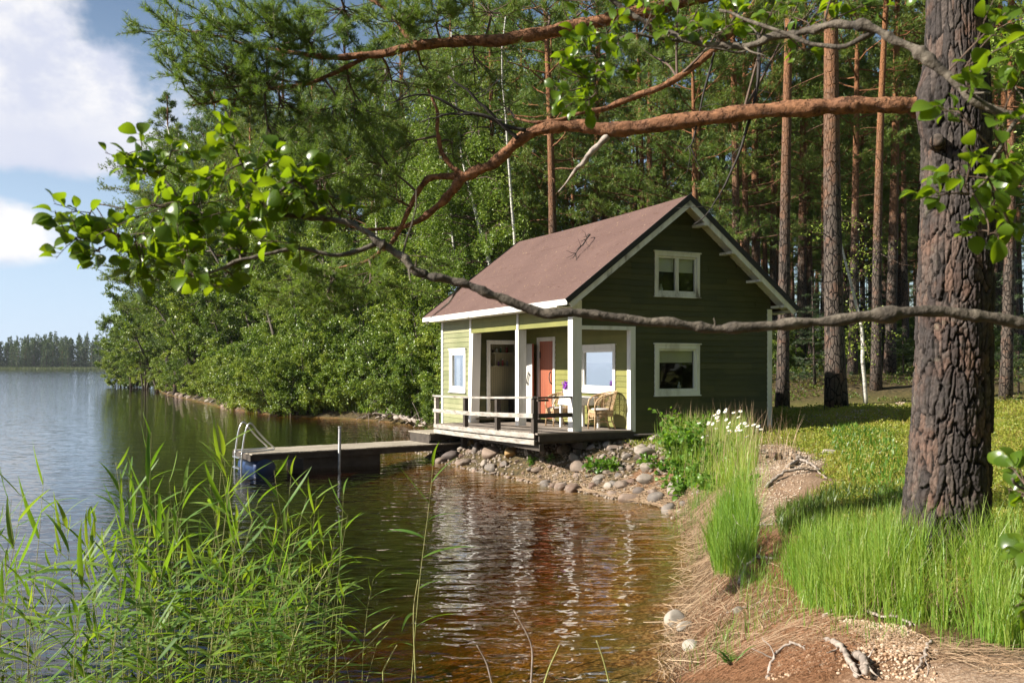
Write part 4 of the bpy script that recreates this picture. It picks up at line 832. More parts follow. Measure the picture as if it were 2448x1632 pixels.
PINES = [make_pine(11, 21, .42, 2.6, .21, 48, 12), make_pine(12, 23, .52, 2.4, .23, 44, 12), make_pine(13, 19, .30, 2.9, .19, 54, 12), make_pine(14, 22, .60, 2.2, .18, 40, 12)]
PSHORE = [make_pine(21, 20, .16, 3.4, .24, 74, 13), make_pine(22, 17, .12, 3.2, .22, 66, 13)]
BIRCH = [make_broad(31, 'birch_tree', 17, 1, 2.9, .10, 34000, 'birch', 'birchleaf', .22, .75, 0, .5, .13, 64), make_broad(32, 'birch_tree', 14, 1, 2.4, .10, 28000, 'birch', 'birchleaf', .28, .7, .04, .5, .11, 54)]
ALDER = [make_broad(41, 'alder_tree', 11, 2, 2.6, .12, 28000, 'alderbark', 'alderleaf', .2, .05, -.10, .45, .13, 60), make_broad(42, 'alder_tree', 9, 3, 2.3, .115, 26000, 'alderbark', 'alderleaf', .12, .05, -.12, .42, .1, 60)]
BUSH = [make_broad(51, 'alder_bush', 3.6, 5, 1.7, .10, 20000, 'alderbark', 'alderleaf', .03, .15, -.12, .34, .045, 70, 'bush'), make_broad(52, 'willow_bush', 2.8, 6, 1.6, .09, 18000, 'alderbark', 'birchleaf', .02, .2, -.1, .32, .035, 70, 'bush'), make_broad(53, 'alder_bush', 4.6, 4, 2.0, .105, 22000, 'alderbark', 'alderleaf', .05, .1, -.1, .38, .055, 70, 'bush')]
SPR = [make_spruce(61, 4.2, 1.25), make_spruce(62, 2.4, .85)]
USED = set(); RT = random.Random(77)
ORD = ['first', 'second', 'third', 'fourth', 'fifth', 'sixth', 'seventh', 'eighth', 'ninth', 'tenth'] + [f'{n}th' for n in range(11, 160)]
PL = []      # (prototype, x, y, scale, rz, kind, size word)
def srcx(x, y): return CXP + F0*x/y
def add(proto, px, Y, sc, what, zoff=0.):     # px = column in the 2352-wide view
    if 'bush' in what and px < 1030: Y *= .984
    x = (px*K - CXP)/F0*Y; PL.append([proto, x, Y, sc, RT.uniform(0, 6.28), what, zoff])
# forest pines by column, distance
for px, Y, s, k in ((1921, 23.5, 1.12, 1), (1797, 26.5, 1.02, 3), (1838, 37, .9, 1), (1864, 44, .9, 3), (1958, 33, .8, 0), (2012, 30, .95, 3), (2043, 34, .92, 1), (2082, 41, .9, 3), (2112, 48, .95, 1), (1985, 46, .85, 3), (1885, 52, .9, 0), (1768, 47, .9, 3), (1742, 40, .95, 1), (1690, 33, 1.0, 3), (1655, 45, .9, 0), (1597, 38, .95, 1),
                    (1500, 36, .9, 3), (1475, 48, .9, 0), (1352, 40, .95, 3), (1272, 34, .95, 0), (1303, 50, .9, 1), (1210, 44, .95, 2), (1130, 39, .9, 0), (1080, 47, 1., 3), (1010, 45, 1., 2), (2310, 27, .95, 3), (2335, 36, .9, 1), (2290, 45, .9, 0), (2348, 50, .95, 3), (2140, 38, .9, 0), (2180, 52, .9, 1), (2065, 55, .9, 3), (1935, 60, .9, 1), (1815, 62, .9, 3), (1712, 58, .9, 0), (1552, 60, .9, 1), (1420, 58, .9, 3), (1395, 45, .92, 1), (2030, 66, .9, 1), (2128, 68, .9, 3), (1905, 72, .9, 0), (1870, 80, .9, 1), (1785, 76, .9, 3), (2400, 24, .9, 0), (2460, 33, 1., 1), (2550, 28, 1, 2),
                    (1625, 72, .9, 0), (1540, 78, .9, 3), (1450, 74, .9, 1), (1330, 68, .9, 0), (1235, 62, .95, 3), (1180, 70, .9, 1), (1975, 84, .9, 3), (2055, 90, .9, 0), (2155, 82, .9, 1), (2222, 74, .9, 3), (2260, 60, .9, 0), (2325, 70, .9, 1)):
    add(PINES[k], px, Y, s, 'pine')
for px, Y, s in ((1480, 37, .85), (1600, 32, .8), (1720, 35, .85), (1775, 43, .95), (1850, 50, .95), (1960, 44, .9), (2070, 50, .95), (1400, 50, .9), (1300, 42, .85), (2300, 40, .85), (2150, 58, 1.), (1660, 52, 1.), (1540, 46, .95), (1260, 38, .8), (1900, 36, .78), (2010, 56, .95), (1800, 60, .95), (1450, 62, 1.), (1610, 66, 1.), (2100, 72, 1.), (2250, 66, 1.), (1750, 80, 1.), (1880, 90, 1.), (1960, 95, 1.1), (2040, 105, 1.1), (2120, 98, 1.1), (2200, 110, 1.1), (2300, 95, 1.1), (1700, 100, 1.1), (1600, 95, 1.1), (1500, 100, 1.1), (1400, 90, 1.), (1820, 112, 1.1)):
    add(PINES[2], px, Y, s, 'pine')
# shore pines to the left
for px, Y, s, k in ((405, 73, 1.06, 0), (455, 68, 1.12, 1), (520, 66, 1.15, 0), (590, 58, 1.1, 1), (650, 62, 1.2, 0), (720, 54, 1.1, 1), (790, 56, 1.15, 0), (860, 50, 1.1, 1), (930, 52, 1.1, 0), (690, 74, 1.2, 1), (560, 80, 1.3, 0), (480, 88, 1.25, 1), (980, 62, 1.1, 0), (835, 70, 1.2, 1)):
    add(PSHORE[k], px, Y, s, 'shore pine')
for px, Y, s, k in ((760, 49, 1.1, 0), (880, 46.5, 1.0, 1), (1010, 42, 1.05, 0), (1090, 38, .95, 1), (1160, 36, 1.05, 0), (1245, 41, 1.15, 0), (1330, 46, 1.1, 1), (640, 56, 1.1, 0), (500, 66, .95, 1), (935, 43, .9, 1), (1440, 52, 1.1, 0), (1010, 56, 1.2, 0), (1150, 55, 1.25, 0)):
    add(BIRCH[k], px, Y, s, 'birch')
for px, Y, s, k in ((300, 96, 1.05, 0), (335, 90, 1.0, 1), (375, 84, 1.1, 0), (285, 99, .8, 1), (425, 75, 1.05, 1), (475, 67, 1.05, 0), (545, 59, 1.0, 1), (610, 53, .95, 0), (665, 50, 1.05, 0), (735, 47, .85, 1), (815, 45, .9, 0), (895, 43, .85, 1), (975, 40.5, .85, 0), (570, 64, 1.2, 0), (350, 100, 1.2, 0)):
    add(ALDER[k], px, Y, s, 'alder')
for px, Y, s, k in ((392, 88, 1.25, 0), (425, 80, 1.5, 1), (456, 74, 1.5, 0), (478, 70, 1.75, 1), (520, 64, 1.5, 0), (590, 60, 1.5, 1), (660, 56, 1.5, 0)):
    add(ALDER[k], px, Y, s, 'alder')
for px, Y, s, k in ((415, 77, 1.25, 0), (462, 72, 1.3, 1), (545, 66, 1.25, 0), (705, 52, 1.15, 1), (815, 50, 1.1, 0)):
    add(BIRCH[k], px, Y, s, 'birch')
for px, Y, s, k in ((388, 79, 1.2, 0), (432, 73, 1.25, 1), (500, 72, 1.25, 0)):
    add(PSHORE[k], px, Y, s, 'shore pine')
for i in range(34):
    add(PINES[(i*7) % 4], 1790 + (i*83 % 560) + RT.uniform(-9, 9), 44 + (i*31 % 60), RT.uniform(.75, 1.05), 'pine')
for px, Y, s, k in ((275, 101, 1.0, 2), (315, 99, 1.0, 0), (350, 94, 1.0, 2), (385, 82.5, 1.0, 0), (412, 75, 1.0, 1), (440, 70, .9, 2), (472, 64.5, .95, 0), (505, 58.5, .9, 1), (535, 54.5, .9, 2), (566, 50.3, .95, 0), (600, 47.3, .95, 0), (636, 45, .9, 2), (672, 44, .9, 0), (705, 44.5, 1.0, 2), (742, 43.7, .75, 1), (775, 43.8, 1.0, 0), (808, 42.6, .8, 1), (842, 42.3, 1.0, 2), (876, 41.3, .85, 0), (910, 40.3, .8, 1), (944, 39, .95, 2), (975, 38.2, .85, 0), (1003, 37.3, .75, 1), (960, 42.5, 1.1, 2), (1020, 40, 1.2, 0), (1055, 37, 1.0, 2), (900, 44, 1.2, 0), (760, 47, 1.2, 2), (520, 60, 1.2, 0), (1100, 33, .9, 2), (620, 49, 1.1, 2), (560, 53, 1.1, 0)):
    add(BUSH[k], px, Y, s, ['alder bush', 'willow bush', 'alder bush'][k])
for px, Y, s, k in ((1872, 31, .9, 0), (1830, 36, 1.0, 1), (1948, 38, 1.1, 0), (2030, 40, 1., 0), (2075, 33, .8, 1), (2300, 33, 1.1, 0), (2340, 28, .8, 1), (1990, 52, 1.3, 0), (2100, 58, 1.4, 0), (1900, 58, 1.4, 0), (1840, 64, 1.6, 0), (2160, 64, 1.5, 0), (2240, 50, 1.4, 0), (1780, 56, 1.5, 0), (1720, 68, 1.7, 0), (2330, 55, 1.5, 0), (1965, 74, 1.8, 0), (2060, 80, 2., 0), (2385, 40, 1.4, 0)):
    add(SPR[k], px, Y, s, 'spruce')
for i in range(64):
    add(BUSH[i % 3], 1790 + (i*97 % 640) + RT.uniform(-14, 14), 36 + (i*37 % 61), RT.uniform(.45, .95), 'thicket')
for i in range(26):
    add(BUSH[i % 3], 1020 + (i*61 % 760), 34 + (i*29 % 44), RT.uniform(.5, .95), 'thicket')
def label_for(i, tot, what, left, Yv, px):
    where = 'left of the cabin' if px < 1000 else ('above the cabin roof' if px < 1770 else ('right of the cabin' if px < 2110 else 'beside the big pine'))
    look = {'pine': 'straight forest pine', 'shore pine': 'bushy shore pine', 'birch': 'light green birch', 'alder': 'leafy alder', 'alder bush': 'rounded alder bush', 'willow bush': 'pale willow bush', 'spruce': 'small dark spruce', 'thicket': 'shaded thicket bush'}[what]
    return f'{look} {where}, {left} {what} from the left'
cats = {'thicket': 'bush', 'pine': 'pine tree', 'shore pine': 'pine tree', 'birch': 'birch tree', 'alder': 'alder tree', 'alder bush': 'bush', 'willow bush': 'bush', 'spruce': 'spruce tree'}
grp = {'thicket': 'bushes under the forest pines', 'pine': 'tall pines in the forest behind the cabin', 'shore pine': 'bushy pines along the lake shore', 'birch': 'birches behind the shore', 'alder': 'alders on the peninsula bank', 'alder bush': 'bushes along the water edge', 'willow bush': 'bushes along the water edge', 'spruce': 'young spruces under the pines'}
from collections import Counter
PL.sort(key=lambda e: e[1]/e[2]); cnt = Counter(); tot = Counter(e[5] for e in PL)
hz_ = ground(np.array([e[1] for e in PL]), np.array([e[2] for e in PL]), False)
for e, hh in zip(PL, hz_):
    pr, x, y, s, rz, what, zo = e; lab = label_for(0, tot[what], what, ORD[cnt[what]], y, (CXP + F0*x/y)/K); cnt[what] += 1
    o = place(pr, USED, (x, y, max(float(hh), .05) + zo), rz, (s, s, s*RT.uniform(.92, 1.1)), lab, grp[what]); o['category'] = cats[what]; o.rotation_euler.x = RT.uniform(-.03, .03); o.rotation_euler.y = RT.uniform(-.03, .03)
# thin birch with crooked pale trunk in front of the dark wood
def thin_birch(px, Y, H, label, seed, lean):
    rng = np.random.default_rng(seed); x = (px*K-CXP)/F0*Y; r = empty('birch_tree', (x, Y, gz(x, Y)), 0, label, 'birch tree'); mb = MB(); T = polyl((0, 0, -.2), (lean, 0, 1), H, 14, rng, .07); mb.tube(T, np.linspace(.075, .02, 14), 8); mb.build('trunk', M['birch'], r, True)
    bp = MB(); cr = MB(); LP = []
    for k in range(26):
        t = rng.uniform(.3, 1); b = polyl(interp(T, np.array([t]))[0], rdir(1, rng, .4)[0], rng.uniform(.5, 1.5), 5, rng, .2, .1); bp.tube(b, np.linspace(.012, .003, 5), 4, False); LP.append(interp(b, rng.uniform(.3, 1.05, 40)) + rng.normal(size=(40, 3))*.13)
    bp.build('branches', M['twigbark'], r); LP = np.vstack(LP); V, F = leafq(); cr.stamp(V*.075, F, rotmats(rdir(len(LP), rng, -.3), rng.uniform(0, 6, len(LP))), LP); cr.build('crown', M['birchleaf'], r)
thin_birch(1990, 27, 6.5, 'thin young birch with crooked white trunk between the two large pines', 5, -.05)
thin_birch(1236, 31, 13, 'white birch trunk rising above the left end of the cabin roof', 8, -.02)
thin_birch(1700, 40, 8, 'slender birch with pale trunk just right of the roof ridge', 9, .03)

# ------------------------------------------------------------------ far shore
def far_shore():
    rg = np.random.default_rng(4); mb = MB()
    xs = np.linspace(-520, 60, 60); yb = 515 + 10*np.sin(xs/60); V = []
    for x, y in zip(xs, yb): V += [(x, y, -.5), (x, y+3, .7), (x, y+40, 3), (x, y+300, 6)]
    i = np.arange(59)[:, None]*4; j = np.arange(3)[None]; mb.add(V, [np.stack([i+j, i+4+j, i+5+j, i+1+j], -1).reshape(-1, 4)[:, ::-1]])
    tag(mb.build('far_bank', simple('far_bank_soil', [(.05, .06, .02), (.09, .10, .04)], .1, .9, 0)), kind='structure')
    cr = MB(); tr = MB(); V, F = leafq(.2, .8)
    for k in range(950):
        x = rg.uniform(-480, -60); row = rg.random(); y = 522 + 10*math.sin(x/60) + row*42; con = rg.random() < .55; H = rg.uniform(12, 17) + row*5 + (2.0 if con and row > .4 else 0) + 2.2*math.sin(x/17)*math.sin(x/41+1)
        H *= (.93 if x < -290 else 1); n = 190; f = rg.random(n)**.8; a = rg.uniform(0, 6.28, n)
        rad = (1-f)**.85*2.3 + .15 if con else np.sin(np.clip(f*.9+.12, 0, 1)*np.pi)**.5*2.9
        r = rad*rg.random(n)**.35; p = np.stack([x + r*np.cos(a), y + r*np.sin(a), 1.2 + f*H*.96], 1); cr.stamp(V*(.9 if con else 1.05), F, rotmats(rdir(n, rg, -.2), rg.uniform(0, 6, n)), p, rg.uniform(.6, 1.2, (n, 1)))
        tr.tube([(x, y, 0), (x, y, 1+H*.9)], [.16, .03], 4, False)
    o = cr.build('far_forest', M['farleaf']); tag(o, 'dark wooded far shore across the lake', 'forest', kind='stuff'); 
    t = tr.build('trunks', M['bark_far'], o)
    rb = MB(); n = 9000; x = rg.uniform(-480, -40, n); y = 508 + 10*np.sin(x/60) + rg.uniform(0, 10, n); d = np.stack([rg.normal(0, .12, n), rg.normal(0, .12, n), np.ones(n)], 1)
    rb.stamp(np.array([(0, -.12, 0), (0, .12, 0), (1.9, 0, 0)]), np.array([(0, 1, 2)]), rotmats(d, rg.uniform(0, 6, n)), np.stack([x, y, np.full(n, -.1)], 1)); tag(rb.build('far_reeds', M['farreed']), 'pale green reed belt along the foot of the far shore', 'reeds', kind='stuff')
far_shore()

# ------------------------------------------------------------------ the big pine
def voro(u, v, wrap, seed=0):
    ui = np.floor(u).astype(int); vi = np.floor(v).astype(int); f1 = np.full(u.shape, 9.); f2 = np.full(u.shape, 9.)
    def h(a, b, s): n = (a*374761393 + b*668265263 + s*974711) & 0x7fffffff; n = ((n ^ (n >> 13))*1274126177) & 0x7fffffff; return ((n ^ (n >> 16)) & 0xffff)/65535.
    idv = np.zeros(u.shape)
    for di in (-1, 0, 1):
        for dj in (-1, 0, 1):
            a = ui+di; b = vi+dj; aw = np.mod(a, wrap); d = np.hypot(a + .1+.8*h(aw, b, seed) - u, b + .1+.8*h(aw, b, seed+5) - v); c = d < f1
            f2 = np.where(c, f1, np.minimum(f2, d)); idv = np.where(c, h(aw, b, seed+9), idv); f1 = np.where(c, d, f1)
    return f1, f2, idv
PX, PY = 3.30, 6.8; PZ = gz(PX, PY) - .25
big = empty('pine_tree', (PX, PY, PZ), 0, 'massive old pine with deeply cracked bark in the right foreground', 'pine tree')
def pine_c(z):     # centre line offset from the base and radius at height z above the water
    zz = [0, 1.0, 1.22, 2.53, 3.5, 5.13, 9, 17]; return np.interp(z, zz, [-.06, -.055, -.05, .0, .02, .02, .1, .3]), np.interp(z, zz, [.36, .30, .285, .258, .250, .215, .16, .05])
def big_trunk():
    nz, nt_ = 620, 260; z = np.concatenate([np.linspace(PZ, 5.4, nz-40), np.linspace(5.45, 17, 40)]); th = np.linspace(0, 2*math.pi, nt_, endpoint=False); Z, T = np.meshgrid(z, th, indexing='ij'); cx_, R = pine_c(Z)
    wr = 30; U = T/(2*math.pi)*wr; Vv = Z/.21; wob = fbm(U*.9, Vv*.9, 40, 3); f1, f2, idv = voro(U + 1.1*fbm(np.cos(T)*3+7, Z*2.2 + np.sin(T)*3, 3, 3), Vv + 1.6*wob, wr, 2)
    e = f2 - f1; pl = np.clip((e - .03)/.13, 0, 1); pl = pl*pl*(3-2*pl); f1b, f2b, _ = voro(U*2, Z/.07 + wob, wr*2, 6); fine = np.clip((f2b-f1b)/.3, 0, 1)
    disp = .019*pl*(.5 + .9*idv) + .007*fine*pl + .016*fbm(U*2.4, Z*15, 8, 4)
    k = np.clip((Z-3.6)/1.6, 0, 1); disp = disp*(1 - .55*k); flare = np.exp(-(Z-PZ)*3.4)*.085*(1 + .9*np.sin(T*5+1)); RR = R + disp - .02 + flare
    # swelling where the limb leaves
    da = np.angle(np.exp(1j*(T - math.radians(187)))); RR = RR + .085*np.exp(-(da/.5)**2 - ((Z-4.36)/.24)**2)
    V = np.stack([cx_ + RR*np.cos(T), RR*np.sin(T), Z - PZ], -1).reshape(-1, 3); i = np.arange(nz-1)[:, None]*nt_; j = np.arange(nt_)[None]; jn = (j+1) % nt_; F = np.stack([i+j, i+jn, i+nt_+jn, i+nt_+j], -1).reshape(-1, 4)
    A = np.zeros((nz*nt_, 4)); A[:, 0] = (pl*(.55+.45*fine)).ravel(); A[:, 1] = idv.ravel(); mb = MB(); mb.add(V, [F]); return mb.build('trunk', M['bark_big'], big, True, attr=A)
big_trunk()
O_ = np.array([PX, PY, PZ])
def smooth_path(p, n):
    p = np.asarray(p, float); t = np.arange(len(p)); tt = np.linspace(0, len(p)-1, n); q = np.stack([np.interp(tt, t, p[:, i]) for i in range(p.shape[1])], 1)
    for _ in range(3): q[1:-1] = (q[:-2] + 2*q[1:-1] + q[2:])/4
    return q
def limb(pts, rng, n=60, wob=.006, rk=1.):      # (dx, dy, distance, radius in view pixels)
    A = np.array([list(P(a, b, c)) + [r*K/F0*c*rk] for a, b, c, r in pts]); q = smooth_path(A, n); s = rng.normal(size=(n, 3)); 
    for _ in range(2): s[1:-1] = (s[:-2]+s[1:-1]+s[2:])/3
    q[:, :3] += s*wob*2.2*np.linspace(.3, 1, n)[:, None]; q[:, 3] *= 1 + .10*np.sin(np.arange(n)*1.1 + rng.uniform(0, 6)) + rng.normal(size=n)*.05; return q
def limb_mesh(q, sides=10):
    n = len(q); q = np.stack([np.interp(np.linspace(0, n-1, n*4), np.arange(n), q[:, i]) for i in range(4)], 1); mb = MB(); mb.tube(q[:, :3] - O_, q[:, 3], sides*2, True, .16); return mb
lr = np.random.default_rng(15)
LB = {}
LB['a'] = limb([(2215, 285, 7.0, 27.0), (2170, 265, 6.95, 27.0), (2125, 250, 6.88, 24.3), (2080, 242, 6.85, 19.8), (1980, 240, 6.92, 18.0), (1850, 247, 7, 18.0), (1700, 260, 7.15, 18.0), (1550, 281, 7.3, 17.1), (1400, 300, 7.4, 15.3), (1330, 291, 7.45, 14.4), (1250, 288, 7.5, 13.5), (1180, 330, 7.6, 12.6), (1130, 378, 7.7, 11.7), (1060, 405, 7.8, 11.7), (1040, 440, 7.85, 9.9), (1005, 475, 7.9, 8.1), (950, 515, 8, 5.4), (880, 530, 8.1, 3.6), (800, 520, 8.2, 2.2)], lr, 110)
LB['b'] = limb([(1070, 402, 7.8, 8.1), (985, 408, 7.85, 7.2), (957, 440, 7.9, 6.3), (932, 500, 7.95, 5.4), (900, 560, 8, 4.5), (850, 598, 8.05, 3.6), (780, 618, 8.1, 2.7), (700, 632, 8.2, 1.8)], lr, 50)
LB['c'] = limb([(1065, 402, 7.8, 6.3), (1040, 388, 7.8, 5.4), (1012, 350, 7.8, 5.4), (1004, 300, 7.75, 4.5), (1006, 250, 7.7, 3.6), (985, 205, 7.7, 2.7)], lr, 30)
LB['d'] = limb([(2190, -320, 6.8, 21.6), (1900, -160, 7.1, 18.0), (1650, -20, 7.3, 16.2), (1500, 22, 7.4, 15.3), (1370, 48, 7.5, 14.4), (1250, 78, 7.6, 14.4), (1150, 92, 7.6, 13.5), (1050, 97, 7.7, 11.7), (950, 105, 7.7, 9.9), (850, 128, 7.8, 8.1), (740, 132, 7.8, 6.3), (650, 118, 7.9, 4.5), (560, 100, 8, 3.6), (470, 80, 8, 2.7), (400, 60, 8, 1.8)], lr, 100)
LB['e'] = limb([(1800, -90, 7.1, 9.0), (1700, 60, 7.2, 7.2), (1600, 150, 7.25, 7.2), (1530, 198, 7.3, 7.2), (1450, 225, 7.35, 7.2), (1400, 245, 7.4, 6.3), (1330, 262, 7.4, 4.5), (1250, 280, 7.45, 3.6), (1180, 275, 7.6, 2.7)], lr, 50)
LB['f'] = limb([(960, 103, 7.7, 7.2), (930, 80, 7.7, 6.3), (912, 50, 7.7, 5.4), (880, 15, 7.7, 4.5), (840, -10, 7.75, 3.6), (720, -20, 7.8, 2.7)], lr, 30)
LB['g'] = limb([(850, 128, 7.8, 5.4), (720, 190, 7.85, 4.5), (600, 210, 7.9, 3.6), (500, 235, 8, 2.7), (440, 240, 8, 1.8)], lr, 30)
for k in LB: limb_mesh(LB[k], 12 if k in 'ad' else 8).build('limb', M['bark_limb'], big, True)
pale = limb([(1395, 312, 7.4, 8), (1352, 358, 7.4, 7), (1322, 392, 7.4, 4.5), (1300, 420, 7.45, 2), (1285, 440, 7.5, 1.2)], lr, 30); o = limb_mesh(pale, 8).build('dead_limb', M['palewood'], big, True); o['label'] = 'bleached bare side limb hanging under the big orange limb'
for pts in ([(1210, 300, 7.5, 5), (1160, 292, 7.5, 4.5), (1120, 266, 7.45, 4), (1060, 258, 7.45, 3.5), (1000, 228, 7.4, 3), (960, 212, 7.4, 2), (890, 240, 7.4, 1.2)], [(1190, 318, 7.5, 5), (1140, 275, 7.45, 4), (1085, 215, 7.4, 3), (1032, 178, 7.4, 2)], [(1085, 262, 7.45, 3), (1030, 262, 7.4, 2), (965, 280, 7.4, 1.4)], [(1745, 75, 7.2, 5), (1742, 200, 7.2, 4), (1700, 350, 7.2, 3), (1660, 440, 7.25, 2), (1600, 520, 7.3, 1)], [(1640, 120, 7.2, 3), (1590, 330, 7.25, 2), (1575, 350, 7.3, 1)]):
    q = limb(pts, lr, 24); mb = MB(); mb.tube(q[:, :3]-O_, q[:, 3], 6)
    for _ in range(7):
        i = lr.integers(6, 23); s = polyl(q[i, :3]-O_, rdir(1, lr, -.2)[0], lr.uniform(.1, .4), 5, lr, .25); mb.tube(s, np.linspace(.004, .0015, 5), 4, False)
    mb.build('dead_twig', M['deadwood'], big, True)
kn = MB(); c0 = P(2152, 322, 6.56) - O_; kn.tube([c0 + (.05, .10, 0), c0 + (.0, .0, 0), c0 + (-.008, -.014, 0), c0 + (-.009, -.017, 0)], [.06, .048, .042, .02], 16); kn.build('knot', M['bark_far'], big, True)
def boughs():
    rng = np.random.default_rng(23); allq = np.vstack([LB[k][(len(LB[k])//3 if k in 'ade' else 2):] for k in LB])[:, :3]
    CL = [(400, 55, 60, 30, 7), (450, 100, 80, 40, 12), (420, 150, 40, 22, 6), (520, 60, 90, 45, 16), (520, 150, 90, 45, 16), (620, 50, 90, 50, 18), (600, 170, 90, 45, 16), (700, 80, 90, 50, 16), (700, 190, 90, 40, 14), (450, 185, 38, 16, 5), (480, 225, 40, 16, 5), (800, 40, 90, 45, 16), (800, 180, 90, 45, 12), (900, 30, 90, 40, 14), (900, 190, 80, 40, 9), (1010, 30, 90, 40, 10), (560, 235, 70, 30, 9), (650, 250, 80, 35, 11), (760, 270, 80, 40, 11), (850, 260, 70, 40, 8),
          (1120, 30, 100, 40, 9), (1240, 15, 90, 40, 8), (1100, 170, 80, 40, 6), (980, 160, 60, 30, 5), (1390, -10, 90, 40, 8), (1560, -20, 90, 40, 8),
          (720, 400, 90, 55, 13), (640, 350, 70, 40, 9), (850, 370, 80, 45, 10), (800, 460, 80, 50, 9), (900, 450, 60, 40, 6), (940, 330, 60, 40, 6), (1040, 330, 50, 40, 4),
          (760, 640, 90, 40, 14), (680, 610, 80, 35, 10), (660, 680, 70, 28, 10), (850, 650, 70, 30, 8), (740, 700, 60, 24, 7), (920, 600, 50, 30, 5), (1150, 240, 60, 30, 4), (1290, 250, 60, 25, 4),
          (1850, -30, 120, 50, 10), (1650, 60, 60, 30, 5), (1500, 130, 70, 30, 5), (1760, 60, 60, 30, 4)]
    tw = MB(); TP = []; TD = []
    for dx, dy, rx, ry, n in CL:
        Y = 7.7 + rng.uniform(-.25, .45) - .35*(dx > 1400); c = P(dx, dy, Y); s = K/F0*Y; near = allq[np.argmin(((allq - c)**2*(1, .4, 1)).sum(1))]
        mid = (near+c)/2 + rng.normal(size=3)*.05; main = smooth_path([near, mid, c], 8); tw.tube(main - O_, np.linspace(.012, .006, 8), 5, False); ax = c - near; ax = unit(ax if np.linalg.norm(ax) > .1 else np.array([-1., 0, 0]))
        for k in range(int(n*1.45)):
            e = c + rng.normal(size=3)*np.array([rx*s, rx*s*.9, ry*s])*.62; t = rng.uniform(.35, 1); b = interp(main, np.array([t]))[0]; m1 = (b+e)/2 + rng.normal(size=3)*.04; d1 = unit(e - b + ax*.2 + (0, 0, .05)); sb = smooth_path([b, m1, e, e + d1*.07], 9); tw.tube(sb - O_, np.linspace(.0045, .002, 9), 4, False)
            # side shoots
            shoots = [(sb, 7)]
            for _ in range(4):
                q0 = interp(sb, np.array([rng.uniform(.35, .95)]))[0]; dd = unit(d1 + rng.normal(size=3)*.7 + (0, 0, .15)); shoots.append((np.array([q0, q0 + dd*rng.uniform(.06, .16)]), 3)); tw.tube(np.array([q0, shoots[-1][0][1]]) - O_, [.0025, .0018], 3, False)
            for q, m_ in shoots:
                u = np.linspace(.45 if m_ > 3 else .25, 1.0, m_); pp = interp(q, u); TP.append(pp); TD.append(np.tile(unit(q[-1]-q[-2] + (0, 0, .02)), (m_, 1)) + rng.normal(size=(m_, 3))*.22)
    TP = np.vstack(TP); TD = unit(np.vstack(TD)); cr = MB(); tm = [needle_tmpl(18, .058, .0036, np.random.default_rng(s), (.3, 1.05), .35) for s in range(4)]; sel = rng.integers(0, 4, len(TP))
    for i, (V, F) in enumerate(tm): s = sel == i; cr.stamp(V, F, rotmats(TD[s], rng.uniform(0, 6, s.sum())), TP[s] - O_, rng.uniform(.8, 1.2, (s.sum(), 1)))
    tw.build('twigs', M['twigbark'], big, True); cr.build('needles', M['needle_near'], big)
    # the crown high above the picture
    up = MB(); ub = MB(); pts = []; dirs = []
    for k in range(34):
        z = rng.uniform(8.5, 17); cxx, r = pine_c(z); a = rng.uniform(0, 6.28); b = polyl((cxx, 0, z-PZ), (math.cos(a), math.sin(a), .2), rng.uniform(1.2, 3.4)*(1 - (z-8)/14), 6, rng, .12, .3); ub.tube(b, np.linspace(.04, .008, 6), 5, False); u = rng.uniform(.4, 1.05, 70); pts.append(interp(b, u) + rng.normal(size=(70, 3))*(.35, .35, .16)); dirs.append(rdir(70, rng, .3))
    V, F = needle_tmpl(9, .14, .016, rng); up.stamp(V, F, rotmats(np.vstack(dirs), rng.uniform(0, 6, 34*70)), np.vstack(pts)); up.build('crown', M['needle_near'], big); ub.build('branches', M['bark_limb'], big, True)
boughs()

# ------------------------------------------------------------------ the near alder whose branches cross the view; its trunk stands just outside on the right
AX, AY = 2.35, 2.75; AZ = gz(AX, AY) - .1
al = empty('alder_tree', (AX, AY, AZ), 0, 'near alder branch with bright green leaves crossing in front of the cabin and lake', 'alder tree')
OA = np.array([AX, AY, AZ]); ar = np.random.default_rng(31)
mb = MB(); mb.tube([(0, 0, 0), (.02, 0, 1), (-.03, .03, 2), (.03, .05, 3.2), (.1, .1, 5.2)], [.085, .07, .062, .05, .03], 12); mb.build('trunk', M['alderbark'], al, True)
def abr(pts, n, sides=10, wob=.004):
    q = limb(pts, ar, n, wob); return q
PA = {}
tr_a = tuple(); 
PA['a'] = abr([(2810, 800, 2.75, 18.9), (2600, 775, 2.68, 18.1), (2420, 752, 2.6, 15.5), (2352, 742, 2.6, 14.6), (2250, 726, 2.6, 12.9), (2150, 712, 2.6, 12.5), (2050, 722, 2.6, 12.5), (1900, 735, 2.6, 12.0), (1780, 749, 2.6, 11.6), (1640, 755, 2.6, 11.2), (1560, 745, 2.6, 10.8), (1460, 738, 2.6, 10.8), (1350, 722, 2.6, 10.3), (1230, 715, 2.6, 10.3), (1135, 682, 2.6, 10.3), (1080, 653, 2.6, 9.9), (1005, 640, 2.6, 9.9), (960, 622, 2.6, 9.5), (900, 578, 2.6, 8.2), (850, 545, 2.6, 7.3), (815, 510, 2.62, 6.0), (720, 496, 2.65, 5.2), (560, 490, 2.7, 4.3), (440, 495, 2.72, 3.4), (330, 528, 2.75, 2.6), (215, 572, 2.75, 1.7)], 170)
PA['b'] = abr([(745, 505, 2.63, 5.5), (712, 455, 2.62, 5), (680, 410, 2.6, 4), (640, 440, 2.6, 3), (590, 470, 2.6, 2)], 26)
PA['c'] = abr([(870, 560, 2.6, 6.5), (780, 590, 2.58, 5), (690, 570, 2.56, 4.5), (620, 582, 2.55, 4.5), (540, 606, 2.55, 4), (470, 622, 2.55, 3), (390, 640, 2.55, 2)], 40)
